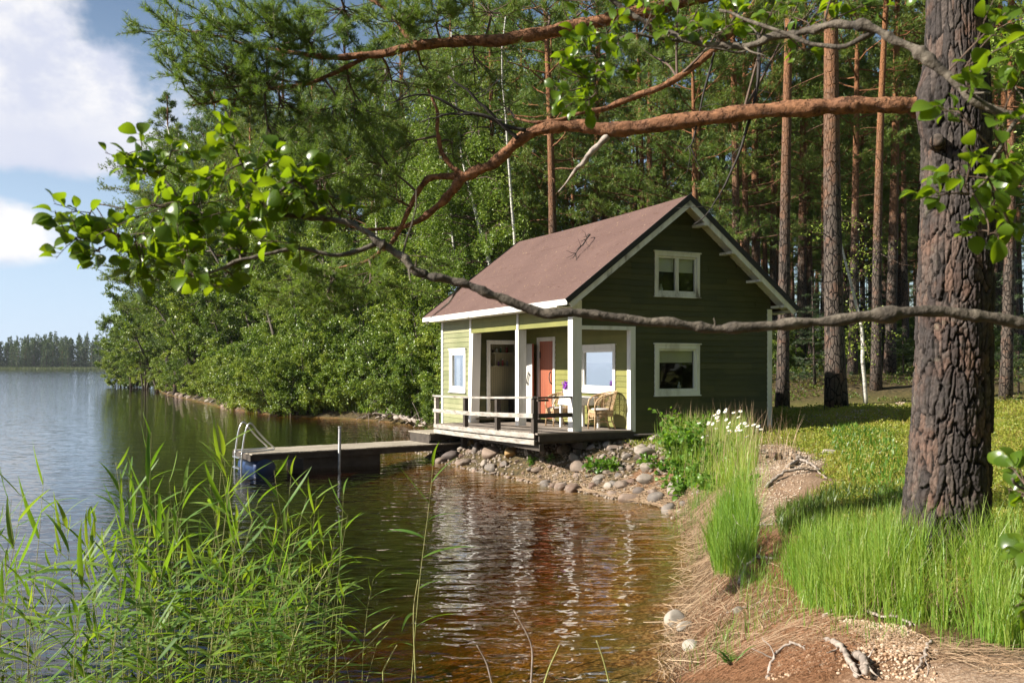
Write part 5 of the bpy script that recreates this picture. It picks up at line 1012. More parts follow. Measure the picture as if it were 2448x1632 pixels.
PA['d'] = abr([(610, 492, 2.68, 4), (590, 440, 2.68, 3.5), (560, 380, 2.68, 3), (540, 310, 2.68, 2.2), (515, 250, 2.68, 1.6)], 26)
PA['e'] = abr([(450, 495, 2.72, 3.5), (400, 440, 2.72, 3), (360, 400, 2.72, 2.2), (330, 360, 2.72, 1.6)], 20)
PA['f'] = abr([(480, 492, 2.72, 3), (380, 470, 2.74, 2.6), (300, 480, 2.76, 2), (230, 470, 2.78, 1.5)], 20)
PA['g'] = abr([(2790, 500, 2.75, 13.0), (2600, 330, 2.7, 11.5), (2450, 292, 2.6, 10.1), (2352, 270, 2.6, 9.4), (2240, 240, 2.62, 9.0), (2180, 180, 2.65, 8.6), (2100, 112, 2.7, 9.0), (2000, 62, 2.75, 9.0), (1930, 52, 2.8, 8.6), (1850, 68, 2.9, 7.9), (1790, 85, 2.95, 7.9), (1720, 108, 3, 7.2), (1600, 100, 3.1, 6.1), (1500, 60, 3.2, 5.0), (1420, 15, 3.2, 4.3), (1370, -40, 3.2, 3.6)], 110)
PA['h'] = abr([(2020, 66, 2.75, 8), (1940, 110, 2.8, 6), (1860, 100, 2.85, 5), (1760, 60, 2.9, 4), (1650, 20, 3, 3)], 26)
PA['i'] = abr([(1600, 100, 3.1, 4), (1520, 90, 3.1, 3.5), (1440, 70, 3.1, 3), (1390, 130, 3.1, 2.2), (1360, 200, 3.1, 1.6)], 26)
PA['j'] = abr([(2340, 268, 2.6, 6), (2300, 330, 2.55, 4), (2270, 400, 2.5, 3), (2230, 450, 2.5, 2)], 20)
PA['k'] = abr([(1740, 100, 3., 3), (1700, 130, 3., 2.6), (1640, 105, 3., 2.2), (1590, 125, 3., 1.6), (1560, 130, 3., 1.2)], 16)
PA['l'] = abr([(2600, 1250, 2.35, 9), (2450, 1180, 2.35, 6), (2380, 1140, 2.35, 4), (2320, 1100, 2.35, 3)], 14)
for k in PA:
    mb = MB(); q = PA[k]; n = len(q); r = q[:, 3].copy()
    if k in 'ag':
        q = np.stack([np.interp(np.linspace(0, n-1, n*3), np.arange(n), q[:, i]) for i in range(4)], 1); n *= 3; r = q[:, 3].copy()
        for _ in range(26): c = ar.uniform(0, n); r *= 1 + ar.uniform(.12, .4)*np.exp(-((np.arange(n)-c)/ar.uniform(1.2, 4))**2)
        r *= 1 + .05*fbm(np.arange(n)*.35, np.zeros(n), 5, 3)*2
        for _ in range(22):      # short spurs and broken twig stubs
            i = ar.integers(10, n-4); d = rdir(1, ar, .1)[0]; L_ = ar.uniform(.015, .05) if ar.random() < .7 else ar.uniform(.08, .2); mb.tube(polyl(q[i, :3]-OA, d, L_, 5, ar, .2), np.linspace(r[i]*.38, .0012, 5), 6)
    mb.tube(q[:, :3]-OA, r, 18 if k in 'ag' else 8, True, .12 if k in 'ag' else .0); mb.build('branch', M['alderbark'], al, True)
def leaf_round():
    # rounded alder blade, 1 long, folded along the rib, edges slightly lobed
    n = 7; t = np.linspace(0, 1, n); w = np.array([.03, .26, .36, .40, .37, .25, .04]); V = []
    for i in range(n): z = .10*math.sin(t[i]*3.1); V += [(t[i], -w[i], z+.35*w[i]), (t[i], 0, z), (t[i], w[i], z+.35*w[i])]
    F = []
    for i in range(n-1): F += [(3*i, 3*i+3, 3*i+4, 3*i+1), (3*i+1, 3*i+4, 3*i+5, 3*i+2)]
    return np.array(V), np.array(F)
def near_leaves():
    CL = [(150, 545, 40, 55, 18), (205, 500, 55, 35, 18), (265, 545, 60, 40, 26), (330, 400, 55, 45, 26), (395, 345, 35, 35, 12), (320, 345, 35, 30, 10), (345, 470, 65, 40, 26), (430, 470, 75, 45, 30), (515, 270, 32, 36, 12), (530, 330, 45, 35, 12), (500, 400, 45, 35, 12), (630, 365, 40, 36, 16), (680, 385, 50, 36, 18), (700, 440, 50, 40, 20), (610, 500, 80, 40, 24), (560, 560, 85, 35, 26), (420, 560, 90, 40, 30), (345, 630, 60, 35, 22), (460, 640, 80, 30, 22), (540, 640, 50, 28, 12), (760, 480, 40, 40, 14), (690, 560, 50, 26, 10), (620, 440, 60, 35, 16), (330, 590, 60, 30, 14), (560, 480, 70, 36, 16), (230, 580, 50, 26, 10)]
    C2 = [(1330, 100, 50, 28, 22), (1390, 55, 45, 28, 18), (1290, 165, 35, 30, 14), (1360, 190, 38, 32, 24), (1340, 235, 30, 20, 14), (1420, 150, 40, 30, 14), (1420, 90, 40, 24, 12), (1270, 215, 20, 20, 6), (1500, 15, 60, 26, 16), (1600, 25, 60, 26, 18), (1690, 40, 60, 30, 20), (1650, 80, 50, 20, 10), (1780, 20, 60, 26, 18), (1880, 20, 60, 26, 14), (1980, 15, 60, 24, 14), (1540, 75, 40, 20, 8), (1850, 120, 30, 16, 5)]
    C3 = [(2310, 30, 50, 40, 12), (2280, 80, 50, 30, 8), (2240, 180, 45, 35, 12), (2330, 200, 30, 50, 9), (2200, 250, 30, 25, 6), (2290, 290, 40, 25, 8), (2200, 390, 45, 40, 12), (2260, 420, 50, 35, 14), (2330, 380, 30, 45, 10), (2150, 450, 25, 22, 6), (2300, 480, 45, 35, 12), (2270, 540, 25, 26, 7), (2330, 540, 25, 30, 5), (2330, 1080, 24, 26, 6), (2325, 1140, 24, 24, 5), (2340, 1290, 18, 30, 4), (2345, 1400, 14, 30, 4)]
    V, F = leaf_round(); mb = MB(); tw = MB(); aq = {}
    for S, ks, Y0, L in ((CL, 'abcdef', 2.66, .053), (C2, 'ghik', 3.05, .044), (C3, 'gjl', 2.52, .055)):
        q = np.vstack([PA[k] for k in ks])[:, :3]; pp = []; dd = []
        for dx, dy, rx, ry, n in S:
            c = P(dx, dy, Y0 + ar.uniform(-.08, .12)); s = K/F0*Y0; nr = q[np.argmin(((q-c)**2).sum(1))]; main = smooth_path([nr, (nr+c)/2 + ar.normal(size=3)*.01, c], 6); tw.tube(main-OA, np.linspace(.003, .0018, 6), 5, False)
            for g in range(max(2, int(n/3.3))):
                e = c + ar.normal(size=3)*np.array([rx*s, rx*s*1.1, ry*s])*.74; b = interp(main, np.array([ar.uniform(.2, 1)]))[0]; sb = smooth_path([b, (b+e)/2 + (0, 0, .008), e], 6); tw.tube(sb-OA, np.linspace(.0018, .001, 6), 4, False)
                for k in range(5 if n//4*5 >= n else 6):
                    t = .35 + .65*k/4.5; p = interp(sb, np.array([t]))[0]; d = unit(unit(e-b)*.7 + ar.normal(size=3)*.75 + (0, 0, -.1)); pp.append(p + d*.012); dd.append(d); tw.tube([p-OA, p + d*.014 - OA], [.0009, .0008], 3, False)
        pp = np.array(pp); dd = np.array(dd); mb.stamp(V*L, F, rotmats(dd, ar.normal(0, .8, len(pp))), pp-OA, ar.uniform(.5, 1.2, (len(pp), 1))*np.array([1, 1, 1]) * np.concatenate([np.ones((len(pp), 1)), ar.uniform(.72, 1.1, (len(pp), 1)), np.ones((len(pp), 1))], 1))
    tw.build('twigs', M['twigbark'], al, True); mb.build('leaves', M['bigleaf'], al, True)
near_leaves()

# ------------------------------------------------------------------ ground cover, stones, reeds
def GH(dx, dy, y0=3.2, y1=60):      # where the view ray of (dx, dy) meets the ground or the water
    dx = np.atleast_1d(np.asarray(dx, float)); dy = np.atleast_1d(np.asarray(dy, float)); Ys = np.geomspace(y0, y1, 130); out = np.zeros((len(dx), 3))
    X = (dx[:, None]*K-CXP)/F0*Ys; Z = EYE - (dy[:, None]*K-HY)/F0*Ys; G = np.maximum(ground(X, np.broadcast_to(Ys, X.shape)), 0); hit = Z <= G; i = np.where(hit.any(1), hit.argmax(1), len(Ys)-1)
    r = np.arange(len(dx)); i0 = np.maximum(i-1, 0); a = Z[r, i0]-G[r, i0]; b = Z[r, i]-G[r, i]; t = np.clip(a/(a-b+1e-9), 0, 1); Y = Ys[i0]*(1-t) + Ys[i]*t; return np.stack([(dx*K-CXP)/F0*Y, Y, EYE - (dy*K-HY)/F0*Y], 1)
def blades(mb, pos, h, w, rng, lean=.35, segs=4, wind=(0, 0), bend=.6):
    n = len(pos); a = rng.uniform(0, 2*math.pi, n); ld = np.stack([np.cos(a), np.sin(a), np.zeros(n)], 1)*np.abs(rng.normal(0, lean, n))[:, None] + np.array([wind[0], wind[1], 0]); side = unit(np.stack([-np.sin(a + rng.normal(0, .8, n)), np.cos(a), np.zeros(n)], 1)); V = []
    for k in range(segs+1):
        t = k/segs; c = pos + np.outer(h*t*(1-.25*t*np.linalg.norm(ld, axis=1)*bend), (0, 0, 1)) + ld*(h*t**1.8)[:, None]; ww = (w*(1-t**2)*(.6+.4*min(1, t*4)))[:, None]*side/2
        if k < segs: V += [c-ww, c+ww]
        else: V += [c]
    V = np.stack(V, 1); m = V.shape[1]; F = [(2*k, 2*k+1, 2*k+3, 2*k+2) for k in range(segs-1)]; o = (np.arange(n)*m)[:, None, None]
    mb.add(V.reshape(-1, 3), [(np.array(F)[None]+o).reshape(-1, 4), (np.array([(2*segs-2, 2*segs-1, 2*segs)])[None]+o).reshape(-1, 3)])
def scatter(n, x0, x1, y0, y1, rng, inv=True): 
    u = rng.random(n); y = y0*(y1/y0)**u if inv else rng.uniform(y0, y1, n); x = rng.uniform(x0, x1, n) if not inv else None
    if x is None: a0, a1 = x0, x1; x = rng.uniform(a0, a1, n)
    return x, y
gr = np.random.default_rng(91)
def on(x, y, dz_=0.): return np.stack([x, y, ground(x, y) + dz_], 1)
def boxmask(p, x0, x1, y0, y1): return (p[:, 0] > x0) & (p[:, 0] < x1) & (p[:, 1] > y0) & (p[:, 1] < y1)
def in_cabin(x, y, m=.0):
    a = x - CORG[0]; b = y - CORG[1]; lx = CC*a + CS*b; ly = -CS*a + CC*b; return (lx > -.9-m) & (lx < CW+m) & (ly > -.15-m) & (ly < CL+m)
def wedge(n, r0, r1, y0, y1, rng):      # points in a view wedge, thinning out with distance
    y = y0*(y1/y0)**rng.random(n); return rng.uniform(r0, r1, n)*y, y
def bare(x, y): # bare sand, gravel and path patches
    def bl(cx, cy, rx, ry, rot): c, s = math.cos(rot), math.sin(rot); return np.hypot(((x-cx)*c+(y-cy)*s)/rx, (-(x-cx)*s+(y-cy)*c)/ry)
    return np.minimum.reduce([bl(3.7, 14, 1.0, 3.6, -.25), bl(2.4, 4.7, 1.4, .75, 0), bl(2.9, 10.8, .5, 1.6, 0), bl(10, 13.4, 3.5, .35, 0)])
V4, F4_ = leafq(.15, .6)
# lawn of low creeping leaves and short grass
x, y = wedge(190000, .12, .75, 6.0, 25, gr); d = sdist(x, y); b = bare(x, y); keep = (d > 1.5 + .8*fbm(x*1.4, y*1.4, 4)) & (b > .95 + .5*fbm(x*3, y*3, 9)) & ~in_cabin(x, y, .0) & (fbm(x*2.2, y*2.2, 33, 3) > -.12); x, y = x[keep], y[keep]; n = len(x)
mb = MB(); sz = .018 + .0016*y; mb.stamp(V4, F4_, rotmats(rdir(n, gr, .3), gr.uniform(0, 6, n)), on(x, y) + np.outer(gr.random(n)**1.5*(.07+.05*vnoise(x*2, y*2, 5)), (0, 0, 1)), (sz*gr.uniform(.7, 1.3, n))[:, None]); tag(mb.build('ground_cover', M['lawn']), 'low sunlit green ground cover on the slope right of the cabin', 'ground cover', kind='stuff')
mb = MB(); x, y = wedge(42000, .12, .75, 6.5, 24, gr); keep = (sdist(x, y) > 1.3) & (bare(x, y) > 1.05) & ~in_cabin(x, y) & (fbm(x*1.1, y*1.1, 61, 3) > -.05); x, y = x[keep], y[keep]; blades(mb, on(x, y, -.01), gr.uniform(.05, .17, len(x)), .004+.0004*y, gr, .4, 3); tag(mb.build('lawn_grass', M['lawn']), 'short wild grass on the sunny slope', 'grass', kind='stuff')
# forest floor shrubs
x, y = wedge(150000, -.10, .70, 23, 95, gr); k = fbm(x*.35, y*.35, 71, 3); keep = (sdist(x, y) > 1.5) & ~in_cabin(x, y, .3) & (k > -.06) & ~((y < 27) & (x < 11)) ; x, y, k = x[keep], y[keep], k[keep]; n = len(x); hgt = gr.random(n)*np.clip(.18 + k*1.6, .08, .55)
mb = MB(); mb.stamp(V4, F4_, rotmats(rdir(n, gr, .2), gr.uniform(0, 6, n)), on(x, y) + np.outer(hgt, (0, 0, 1)), (.0022*y*gr.uniform(.8, 1.6, n))[:, None]); tag(mb.build('forest_undergrowth', M['blueberry']), 'low berry shrubs covering the forest floor', 'undergrowth', kind='stuff')
# bank vegetation on the peninsula
t = gr.random(60000); S = SHORE[20:30]; seg = np.concatenate([[0], np.cumsum(np.hypot(*np.diff(S, axis=0).T))]); L_ = t*seg[-1]; bx_ = np.interp(L_, seg, S[:, 0]); by_ = np.interp(L_, seg, S[:, 1]); off = gr.uniform(.25, 3.2, len(t)); x = bx_ + off*.75 + gr.normal(0, .2, len(t)); y = by_ + off*.66; keep = sdist(x, y) > .35; x, y, off = x[keep], y[keep], off[keep]; mb = MB()
blades(mb, on(x, y, -.02), gr.uniform(.15, .6, len(x)), .02 + .0005*y, gr, .5, 3); tag(mb.build('bank_grass', M['grass']), 'rough green grass along the bank under the shore bushes', 'grass', kind='stuff')
# fresh tall grass in front of the big pine
def region(n, poly, rng):      # points on the ground inside a polygon given in ground coordinates
    poly = np.array(poly); lo, hi = poly.min(0), poly.max(0); out = []
    while sum(map(len, out)) < n:
        p = rng.uniform(lo, hi, (n, 2)); ins = np.zeros(n, bool)
        for a, b_ in zip(poly, np.roll(poly, -1, 0)):
            if a[1] != b_[1]: ins ^= ((a[1] > p[:, 1]) != (b_[1] > p[:, 1])) & (p[:, 0] < (b_[0]-a[0])*(p[:, 1]-a[1])/(b_[1]-a[1])+a[0])
        out.append(p[ins])
    p = np.vstack(out)[:n]; return p[:, 0], p[:, 1]
g1 = GH([1800, 1850, 1920, 2010, 2100, 2200, 2290, 2352, 2352, 2290, 2080, 1950, 1850, 1810], [1330, 1400, 1425, 1428, 1436, 1455, 1490, 1500, 1300, 1275, 1265, 1270, 1260, 1290])[:, :2]
x, y = region(9500, list(g1) + [], gr); k = vnoise(x*3.2, y*3.2, 8)*.7 + .3*vnoise(x*9, y*9, 3); keep = gr.random(len(x)) < np.clip(k*1.9-.25, .05, 1); x, y, k = x[keep], y[keep], k[keep]
tf = gr.integers(0, len(x), len(x)); q = gr.random(len(x)) < .6; x = np.where(q, x[tf//14*14 % len(x)] + gr.normal(0, .02, len(x)), x); y = np.where(q, y[tf//14*14 % len(x)] + gr.normal(0, .02, len(x)), y)
mb = MB(); blades(mb, on(x, y, -.02), gr.uniform(.16, .50, len(x))*(.75+.5*k), gr.uniform(.004, .009, len(x)), gr, .36, 6, (-.03, 0), 1.); tag(mb.build('tall_grass', M['grass']), 'fresh tall green grass in front of the big pine trunk', 'grass', kind='stuff')
mb = MB(); x, y = region(520, list(g1), gr); blades(mb, on(x, y, -.01), gr.uniform(.12, .42, len(x)), gr.uniform(.002, .005, len(x)), gr, .7, 5); tag(mb.build('dead_blades', M['drygrass']), 'dry dead blades standing in the tall green grass', 'grass', kind='stuff')
# grass tussock on the bank by the water, and the rough patch above it
g2 = GH([1625, 1640, 1690, 1735, 1745, 1720, 1660], [1260, 1330, 1345, 1290, 1200, 1170, 1175])[:, :2]; x, y = region(2300, list(g2), gr); mb = MB(); blades(mb, on(x, y, -.02), gr.uniform(.18, .62, len(x)), gr.uniform(.004, .010, len(x)), gr, .34, 6, (-.05, 0), .8); tag(mb.build('shore_tussock', M['grass']), 'bright green grass tussock at the water edge below the sandy bank', 'grass', kind='stuff')
g3 = GH([1505, 1560, 1640, 1710, 1745, 1700, 1600, 1530], [1040, 1110, 1135, 1130, 1060, 1005, 1000, 1010])[:, :2]; x, y = region(3000, list(g3), gr); mb = MB(); blades(mb, on(x, y, -.02), gr.uniform(.2, .75, len(x)), gr.uniform(.005, .012, len(x)), gr, .3, 5, (0, 0), .8); tag(mb.build('wild_grass', M['grass']), 'wild grass mixed through the flower patch beside the cabin wall', 'grass', kind='stuff')
mb = MB(); x, y = region(420, list(g3), gr); x = np.concatenate([x, x[:200]+.5]); y = np.concatenate([y, y[:200]-.3]); blades(mb, on(x, y, -.02), gr.uniform(.35, .95, len(x)), np.full(len(x), .006), gr, .3, 5, (.05, 0), .9); tag(mb.build('dry_grass_stems', M['drygrass']), 'dry reddish grass stems among the flowers by the cabin', 'grass', kind='stuff')
# broad leaved herbs: one plant each
def herb(seed, H, n, L, spread, mt='herb', stems=6):
    rng = np.random.default_rng(seed); r = empty('leafy_herb'); st = MB(); lf = MB(); pp = []; dd = []
    for k in range(stems):
        a = rng.uniform(0, 6.28); q = polyl((0, 0, -.03), (math.cos(a)*spread, math.sin(a)*spread, 1), H*rng.uniform(.55, 1), 7, rng, .09); st.tube(q, np.linspace(.006, .002, 7), 5, False); m_ = n//stems; u = rng.uniform(.12, 1.05, m_); p = interp(q, u); d = rdir(m_, rng, .15); pp.append(p + d*rng.uniform(.02, .10, (m_, 1))); dd.append(d)
    so = st.build('stem', M['reedstem'], r); V, F = leaf_round(); pp = np.vstack(pp); dd = np.vstack(dd); lf.stamp(V*L, F, rotmats(dd, rng.normal(0, .7, len(pp))), pp, rng.uniform(.6, 1.25, (len(pp), 1))); lo = lf.build('leaves', M[mt], r, True); reg(r, so, lo); return r
HB = [herb(1, .75, 190, .10, .3), herb(2, .5, 150, .085, .5), herb(3, .28, 110, .09, .9), herb(4, .95, 130, .09, .2)]; hr = random.Random(4)
spots = [(1530, 1030, 3, .95), (1548, 1060, 0, 1), (1575, 1040, 0, .9), (1600, 1055, 0, 1.0), (1560, 1095, 1, 1), (1590, 1110, 1, 1), (1630, 1090, 0, .8), (1660, 1060, 1, 1), (1540, 1120, 2, 1), (1575, 1132, 2, 1.1), (1620, 1128, 1, .8), (1650, 1120, 2, 1.1), (1690, 1080, 1, .8), (1600, 1025, 3, .8), (1490, 1068, 2, .9), (1520, 1085, 2, .9), (1395, 1085, 1, .8), (1370, 1080, 2, 1.1), (1415, 1078, 2, .9), (1225, 1062, 2, .6), (1270, 1056, 2, .5), (1700, 1125, 2, .9)]
near_of = {True: 'above the straw on the shore', False: 'in the flower patch beside the cabin'}
GS = GH([s[0] for s in spots], [s[1] for s in spots])
for i, ((a, b_, k, s), g) in enumerate(sorted(zip(spots, GS), key=lambda e: e[0][0])):
    o = place(HB[k], USED, tuple(g), hr.uniform(0, 6), s, f'{["bushy", "rounded", "low", "tall upright"][k]} green leafy plant {"among the shore stones" if a < 1480 else "beside the cabin gable"}, {ORD[i]} leafy plant from the left', 'broad leaved plants along the bank'); o['category'] = 'plant'
# daisies
dr = np.random.default_rng(8)
def daisy(seed, H):
    rng = np.random.default_rng(seed); r = empty('white_daisy'); st = MB(); q = polyl((0, 0, -.02), (rng.normal()*.12, rng.normal()*.12, 1), H, 7, rng, .06); st.tube(q, np.linspace(.004, .0025, 7), 5, False); so = st.build('stem', M['reedstem'], r)
    c = q[-1]; nrm = unit(np.array([-.5, -.35, .6]) + rng.normal(size=3)*.35); u = unit(np.cross(nrm, (0, 0, 1))); v = np.cross(nrm, u); pt = MB(); n = 14; a = np.arange(n)*2*math.pi/n; d = np.cos(a)[:, None]*u + np.sin(a)[:, None]*v
    R = np.stack([d, np.cross(np.broadcast_to(nrm, d.shape), d), np.broadcast_to(nrm, d.shape)], -1); pt.stamp(np.array([(.15, 0, 0), (.6, -.19, .04), (1, -.08, -.06), (1, .08, -.06), (.6, .19, .04)])*.034, np.array([(0, 1, 2), (0, 2, 3), (0, 3, 4)]), R, np.tile(c, (n, 1))); po = pt.build('petals', M['petal'], r)
    dk = MB(); dk.tube([c - nrm*.004, c + nrm*.006, c + nrm*.010], [.0085, .0095, .005], 10); do_ = dk.build('flower_disc', M['yolk'], r); reg(r, so, po, do_); return r
DS = [daisy(s, h_) for s, h_ in ((1, .62), (2, .7), (3, .55), (4, .66))]
for i in range(42):
    hx = dr.normal(1668, 30); hy = 945 + abs(dr.normal(0, 28)) + max(0, abs(hx-1668)-20)*.5; g = GH([hx], [1050 + dr.uniform(-25, 40)])[0]; top = EYE - (hy*K-HY)/F0*g[1]; k = i % 4; s = max(.5, (top - g[2])/.62); o = place(DS[k], USED, tuple(g), dr.uniform(-.5, .5), (1.0, 1.0, s), 'white daisy on a thin green stem in the flower patch before the cabin gable', 'white daisies before the cabin gable'); o['category'] = 'flower'
# broad blades (lily of the valley) on the slope
g4 = GH([1900, 1960, 2080, 2090, 2060, 1990, 1930], [1000, 1120, 1190, 1100, 1000, 985, 985])[:, :2]; x, y = region(1500, list(g4), gr); mb = MB(); blades(mb, on(x, y, -.01), gr.uniform(.07, .2, len(x)), gr.uniform(.022, .04, len(x)), gr, .55, 4, (0, 0), 1); tag(mb.build('broad_blades', M['herb']), 'broad green leaves growing on the slope left of the big pine', 'plants', kind='stuff')
g5 = GH([1780, 1900, 2080, 2085, 2000, 1850, 1790], [1180, 1130, 1130, 1260, 1250, 1240, 1230])[:, :2]; x, y = region(5200, list(g5), gr); mb = MB(); blades(mb, on(x, y, -.01), gr.uniform(.04, .2, len(x)), gr.uniform(.006, .016, len(x)), gr, .6, 3, (0, 0), 1); tag(mb.build('mossy_heath', M['blueberry']), 'dark green heath and moss left of the big pine base', 'ground cover', kind='stuff')
# straw and litter
def strands(mb, x, y, L, w, rng, ang=None, lift=.02, dir_sd=.6):
    n = len(x); a = (rng.uniform(0, 6.28, n) if ang is None else ang + rng.normal(0, dir_sd, n)); d = np.stack([np.cos(a), np.sin(a)], 1)*L[:, None]/2; p = []
    for t in (-1, 0, 1): c = d*t; xx, yy = x + c[:, 0], y + c[:, 1]; p.append(np.stack([xx, yy, np.maximum(ground(xx, yy), -.0) + lift*rng.random(n) + .006], 1))
    p[1][:, 2] = np.maximum(p[1][:, 2], (p[0][:, 2]+p[2][:, 2])/2) + .004; s = np.stack([-np.sin(a), np.cos(a), rng.normal(0, .3, n)], 1)*w[:, None]/2
    V = np.stack([q for c in p for q in (c-s, c+s)] + [c + np.outer(w*.5, (0, 0, 1)) for c in p], 1); o = (np.arange(n)*9)[:, None, None]; F = np.array([(0, 6, 7, 2), (6, 1, 3, 7), (2, 7, 8, 4), (7, 3, 5, 8)]); mb.add(V.reshape(-1, 3), [(F[None]+o).reshape(-1, 4)])
i = gr.integers(8, 16, 2600); t = gr.random(2600); a_, b_ = SHORE[i], SHORE[i+1]; e = b_-a_; nn = unit(np.stack([e[:, 1], -e[:, 0]], 1)); off = gr.gamma(1.6, .22, 2600) - .14; p = a_ + e*t[:, None] + nn*off[:, None]; ang = np.arctan2(e[:, 1], e[:, 0]); mb = MB(); strands(mb, p[:, 0], p[:, 1], gr.uniform(.12, .6, 2600), gr.uniform(.003, .007, 2600), gr, ang, .06, .5); tag(mb.build('straw_litter', M['drygrass']), 'bleached reed straw washed up along the waterline', 'straw', kind='stuff')
g6 = GH([1560, 1700, 1830, 2000, 2352, 2352, 1550], [1350, 1330, 1400, 1450, 1500, 1567, 1567])[:, :2]; x, y = region(1900, list(g6), gr); mb = MB(); strands(mb, x, y, gr.uniform(.05, .34, len(x)), gr.uniform(.0015, .004, len(x)), gr, np.full(len(x), -.35), .03, .8); tag(mb.build('dry_stalks', M['drygrass']), 'dry stalks scattered over the gravel and needle litter in the foreground', 'straw', kind='stuff')
M['litter'] = leafmat('brown_needle_litter', [(.16, .07, .03), (.27, .13, .06), (.36, .20, .11)], .1, .7, (1, 1, 1))
g7 = GH([1555, 1640, 1740, 1800, 1830, 1990, 1900, 1700, 1550], [1440, 1330, 1210, 1250, 1380, 1480, 1567, 1567, 1567])[:, :2]; x, y = region(20000, list(g7), gr); mb = MB(); strands(mb, x, y, gr.uniform(.03, .09, len(x)), gr.uniform(.0015, .003, len(x)), gr, None, .02); tag(mb.build('needle_litter', M['litter']), 'reddish brown pine needle litter on the near bank', 'needle litter', kind='stuff')
# stones
def rock_mesh(seed, flat=.7, ang=.0):
    import bmesh
    bm = bmesh.new(); bmesh.ops.create_icosphere(bm, subdivisions=4, radius=.5); V = np.array([v.co[:] for v in bm.verts]); F = np.array([[v.index for v in f.verts] for f in bm.faces]); bm.free(); rng = np.random.default_rng(seed)
    for _ in range(11 if ang else 6):
        d = unit(rng.normal(size=3)); c = rng.uniform(.26, .42); s = V@d; V = np.where((s > c)[:, None], V - np.outer((s-c)*(.95 if ang else .6), d), V)
    V = V*(1+.10*fbm(V[:, 0]*3+seed, V[:, 1]*3+V[:, 2]*2.3, seed, 3)[:, None]); V = V*np.array([1, rng.uniform(.7, .9), flat]); mb = MB(); mb.add(V, [F]); return mb
def rockmat(name, cols):
    m, nt, b, o = mat(name); n = noise_n(nt, 3.5, 7, .68); oi = node(nt, 'ShaderNodeObjectInfo'); n2 = noise_n(nt, 40, 5, .7)
    a = node(nt, 'ShaderNodeMath', {0: n.outputs['Fac'], 1: .4, 2: node(nt, 'ShaderNodeMath', {0: oi.outputs['Random'], 1: .75}, operation='MULTIPLY').outputs[0]}, operation='MULTIPLY_ADD').outputs[0]
    col = ramp(nt, a, [(.15 + .75*i/(len(cols)-1), c) for i, c in enumerate(cols)]); col = mixc(nt, .5, col, ramp(nt, n2.outputs['Fac'], [(.3, (.35, .33, .3)), (.65, (1, 1, 1))]), 'MULTIPLY'); nt.links.new(col, b.inputs['Base Color']); b.inputs['Roughness'].default_value = .75; nt.links.new(bump(nt, n2.outputs['Fac'], .5, .01), b.inputs['Normal']); return m
M['rock'] = rockmat('bank_stone', [(.08, .07, .06), (.19, .145, .11), (.28, .20, .15), (.15, .13, .115), (.32, .27, .22), (.16, .10, .07)]); M['rock_pale'] = rockmat('pale_stone', [(.20, .165, .13), (.30, .26, .21), (.38, .34, .29)]); M['rock_yellow'] = rockmat('ochre_stone', [(.36, .22, .08), (.46, .30, .12)]); M['rock_dark'] = rockmat('dark_stone', [(.10, .08, .07), (.17, .13, .105)])
def mkrock(nm, seed, flat, ang, m, cat='stone'): o = rock_mesh(seed, flat, ang).build(nm, M[m], None, True); o['category'] = cat; return o
RK = [mkrock('stone', 100+i, .55+.06*(i % 6), i % 3 == 0, 'rock') for i in range(10)]; rr = random.Random(12)
def put(o, x, y, z, s, rz, label, group=None): 
    if o.name in USED: c = o.copy(); COL.objects.link(c)
    else: c = o; USED.add(o.name)
    c.location = (x, y, z); c.rotation_euler = (rr.uniform(-.3, .3), rr.uniform(-.3, .3), rz); c.scale = (s, s, s); c['label'] = label
    if group: c['group'] = group
    return c
sh_ = SHORE[12:20]; seg = np.concatenate([[0], np.cumsum(np.hypot(*np.diff(sh_, axis=0).T))]); pts = []
for k in range(4000):
    L_ = rr.random()*seg[-1]; j = min(len(sh_)-2, int(np.searchsorted(seg, L_)-1)) if L_ > 0 else 0; a_, b_ = sh_[j], sh_[j+1]; t = (L_-seg[j])/(seg[j+1]-seg[j]); e = b_-a_; nn = np.array([e[1], -e[0]])/np.hypot(*e); off = -.12 + rr.random()**1.15*2.1; p = a_ + e*t + nn*off
    if a_[0] > 2.3 and rr.random() < .8: continue
    if a_[1] > 21 and rr.random() < .6: continue
    s = (.10 + .30*rr.random()**1.6)*(1.1 if off < .5 else .9)
    if all((p[0]-q[0])**2 + (p[1]-q[1])**2 > ((s+q[2])*.36)**2 for q in pts): pts.append((p[0], p[1], s))
    if len(pts) >= 262: break
zz = ground(np.array([p[0] for p in pts]), np.array([p[1] for p in pts]), False)
for (x, y, s), z in zip(pts, zz): put(RK[rr.randrange(10)], x, y, float(z) + s*.06, s, rr.uniform(0, 6.28), 'rounded grey or brown stone in the heaped stone bank under the porch deck', 'stones of the bank under the porch deck')
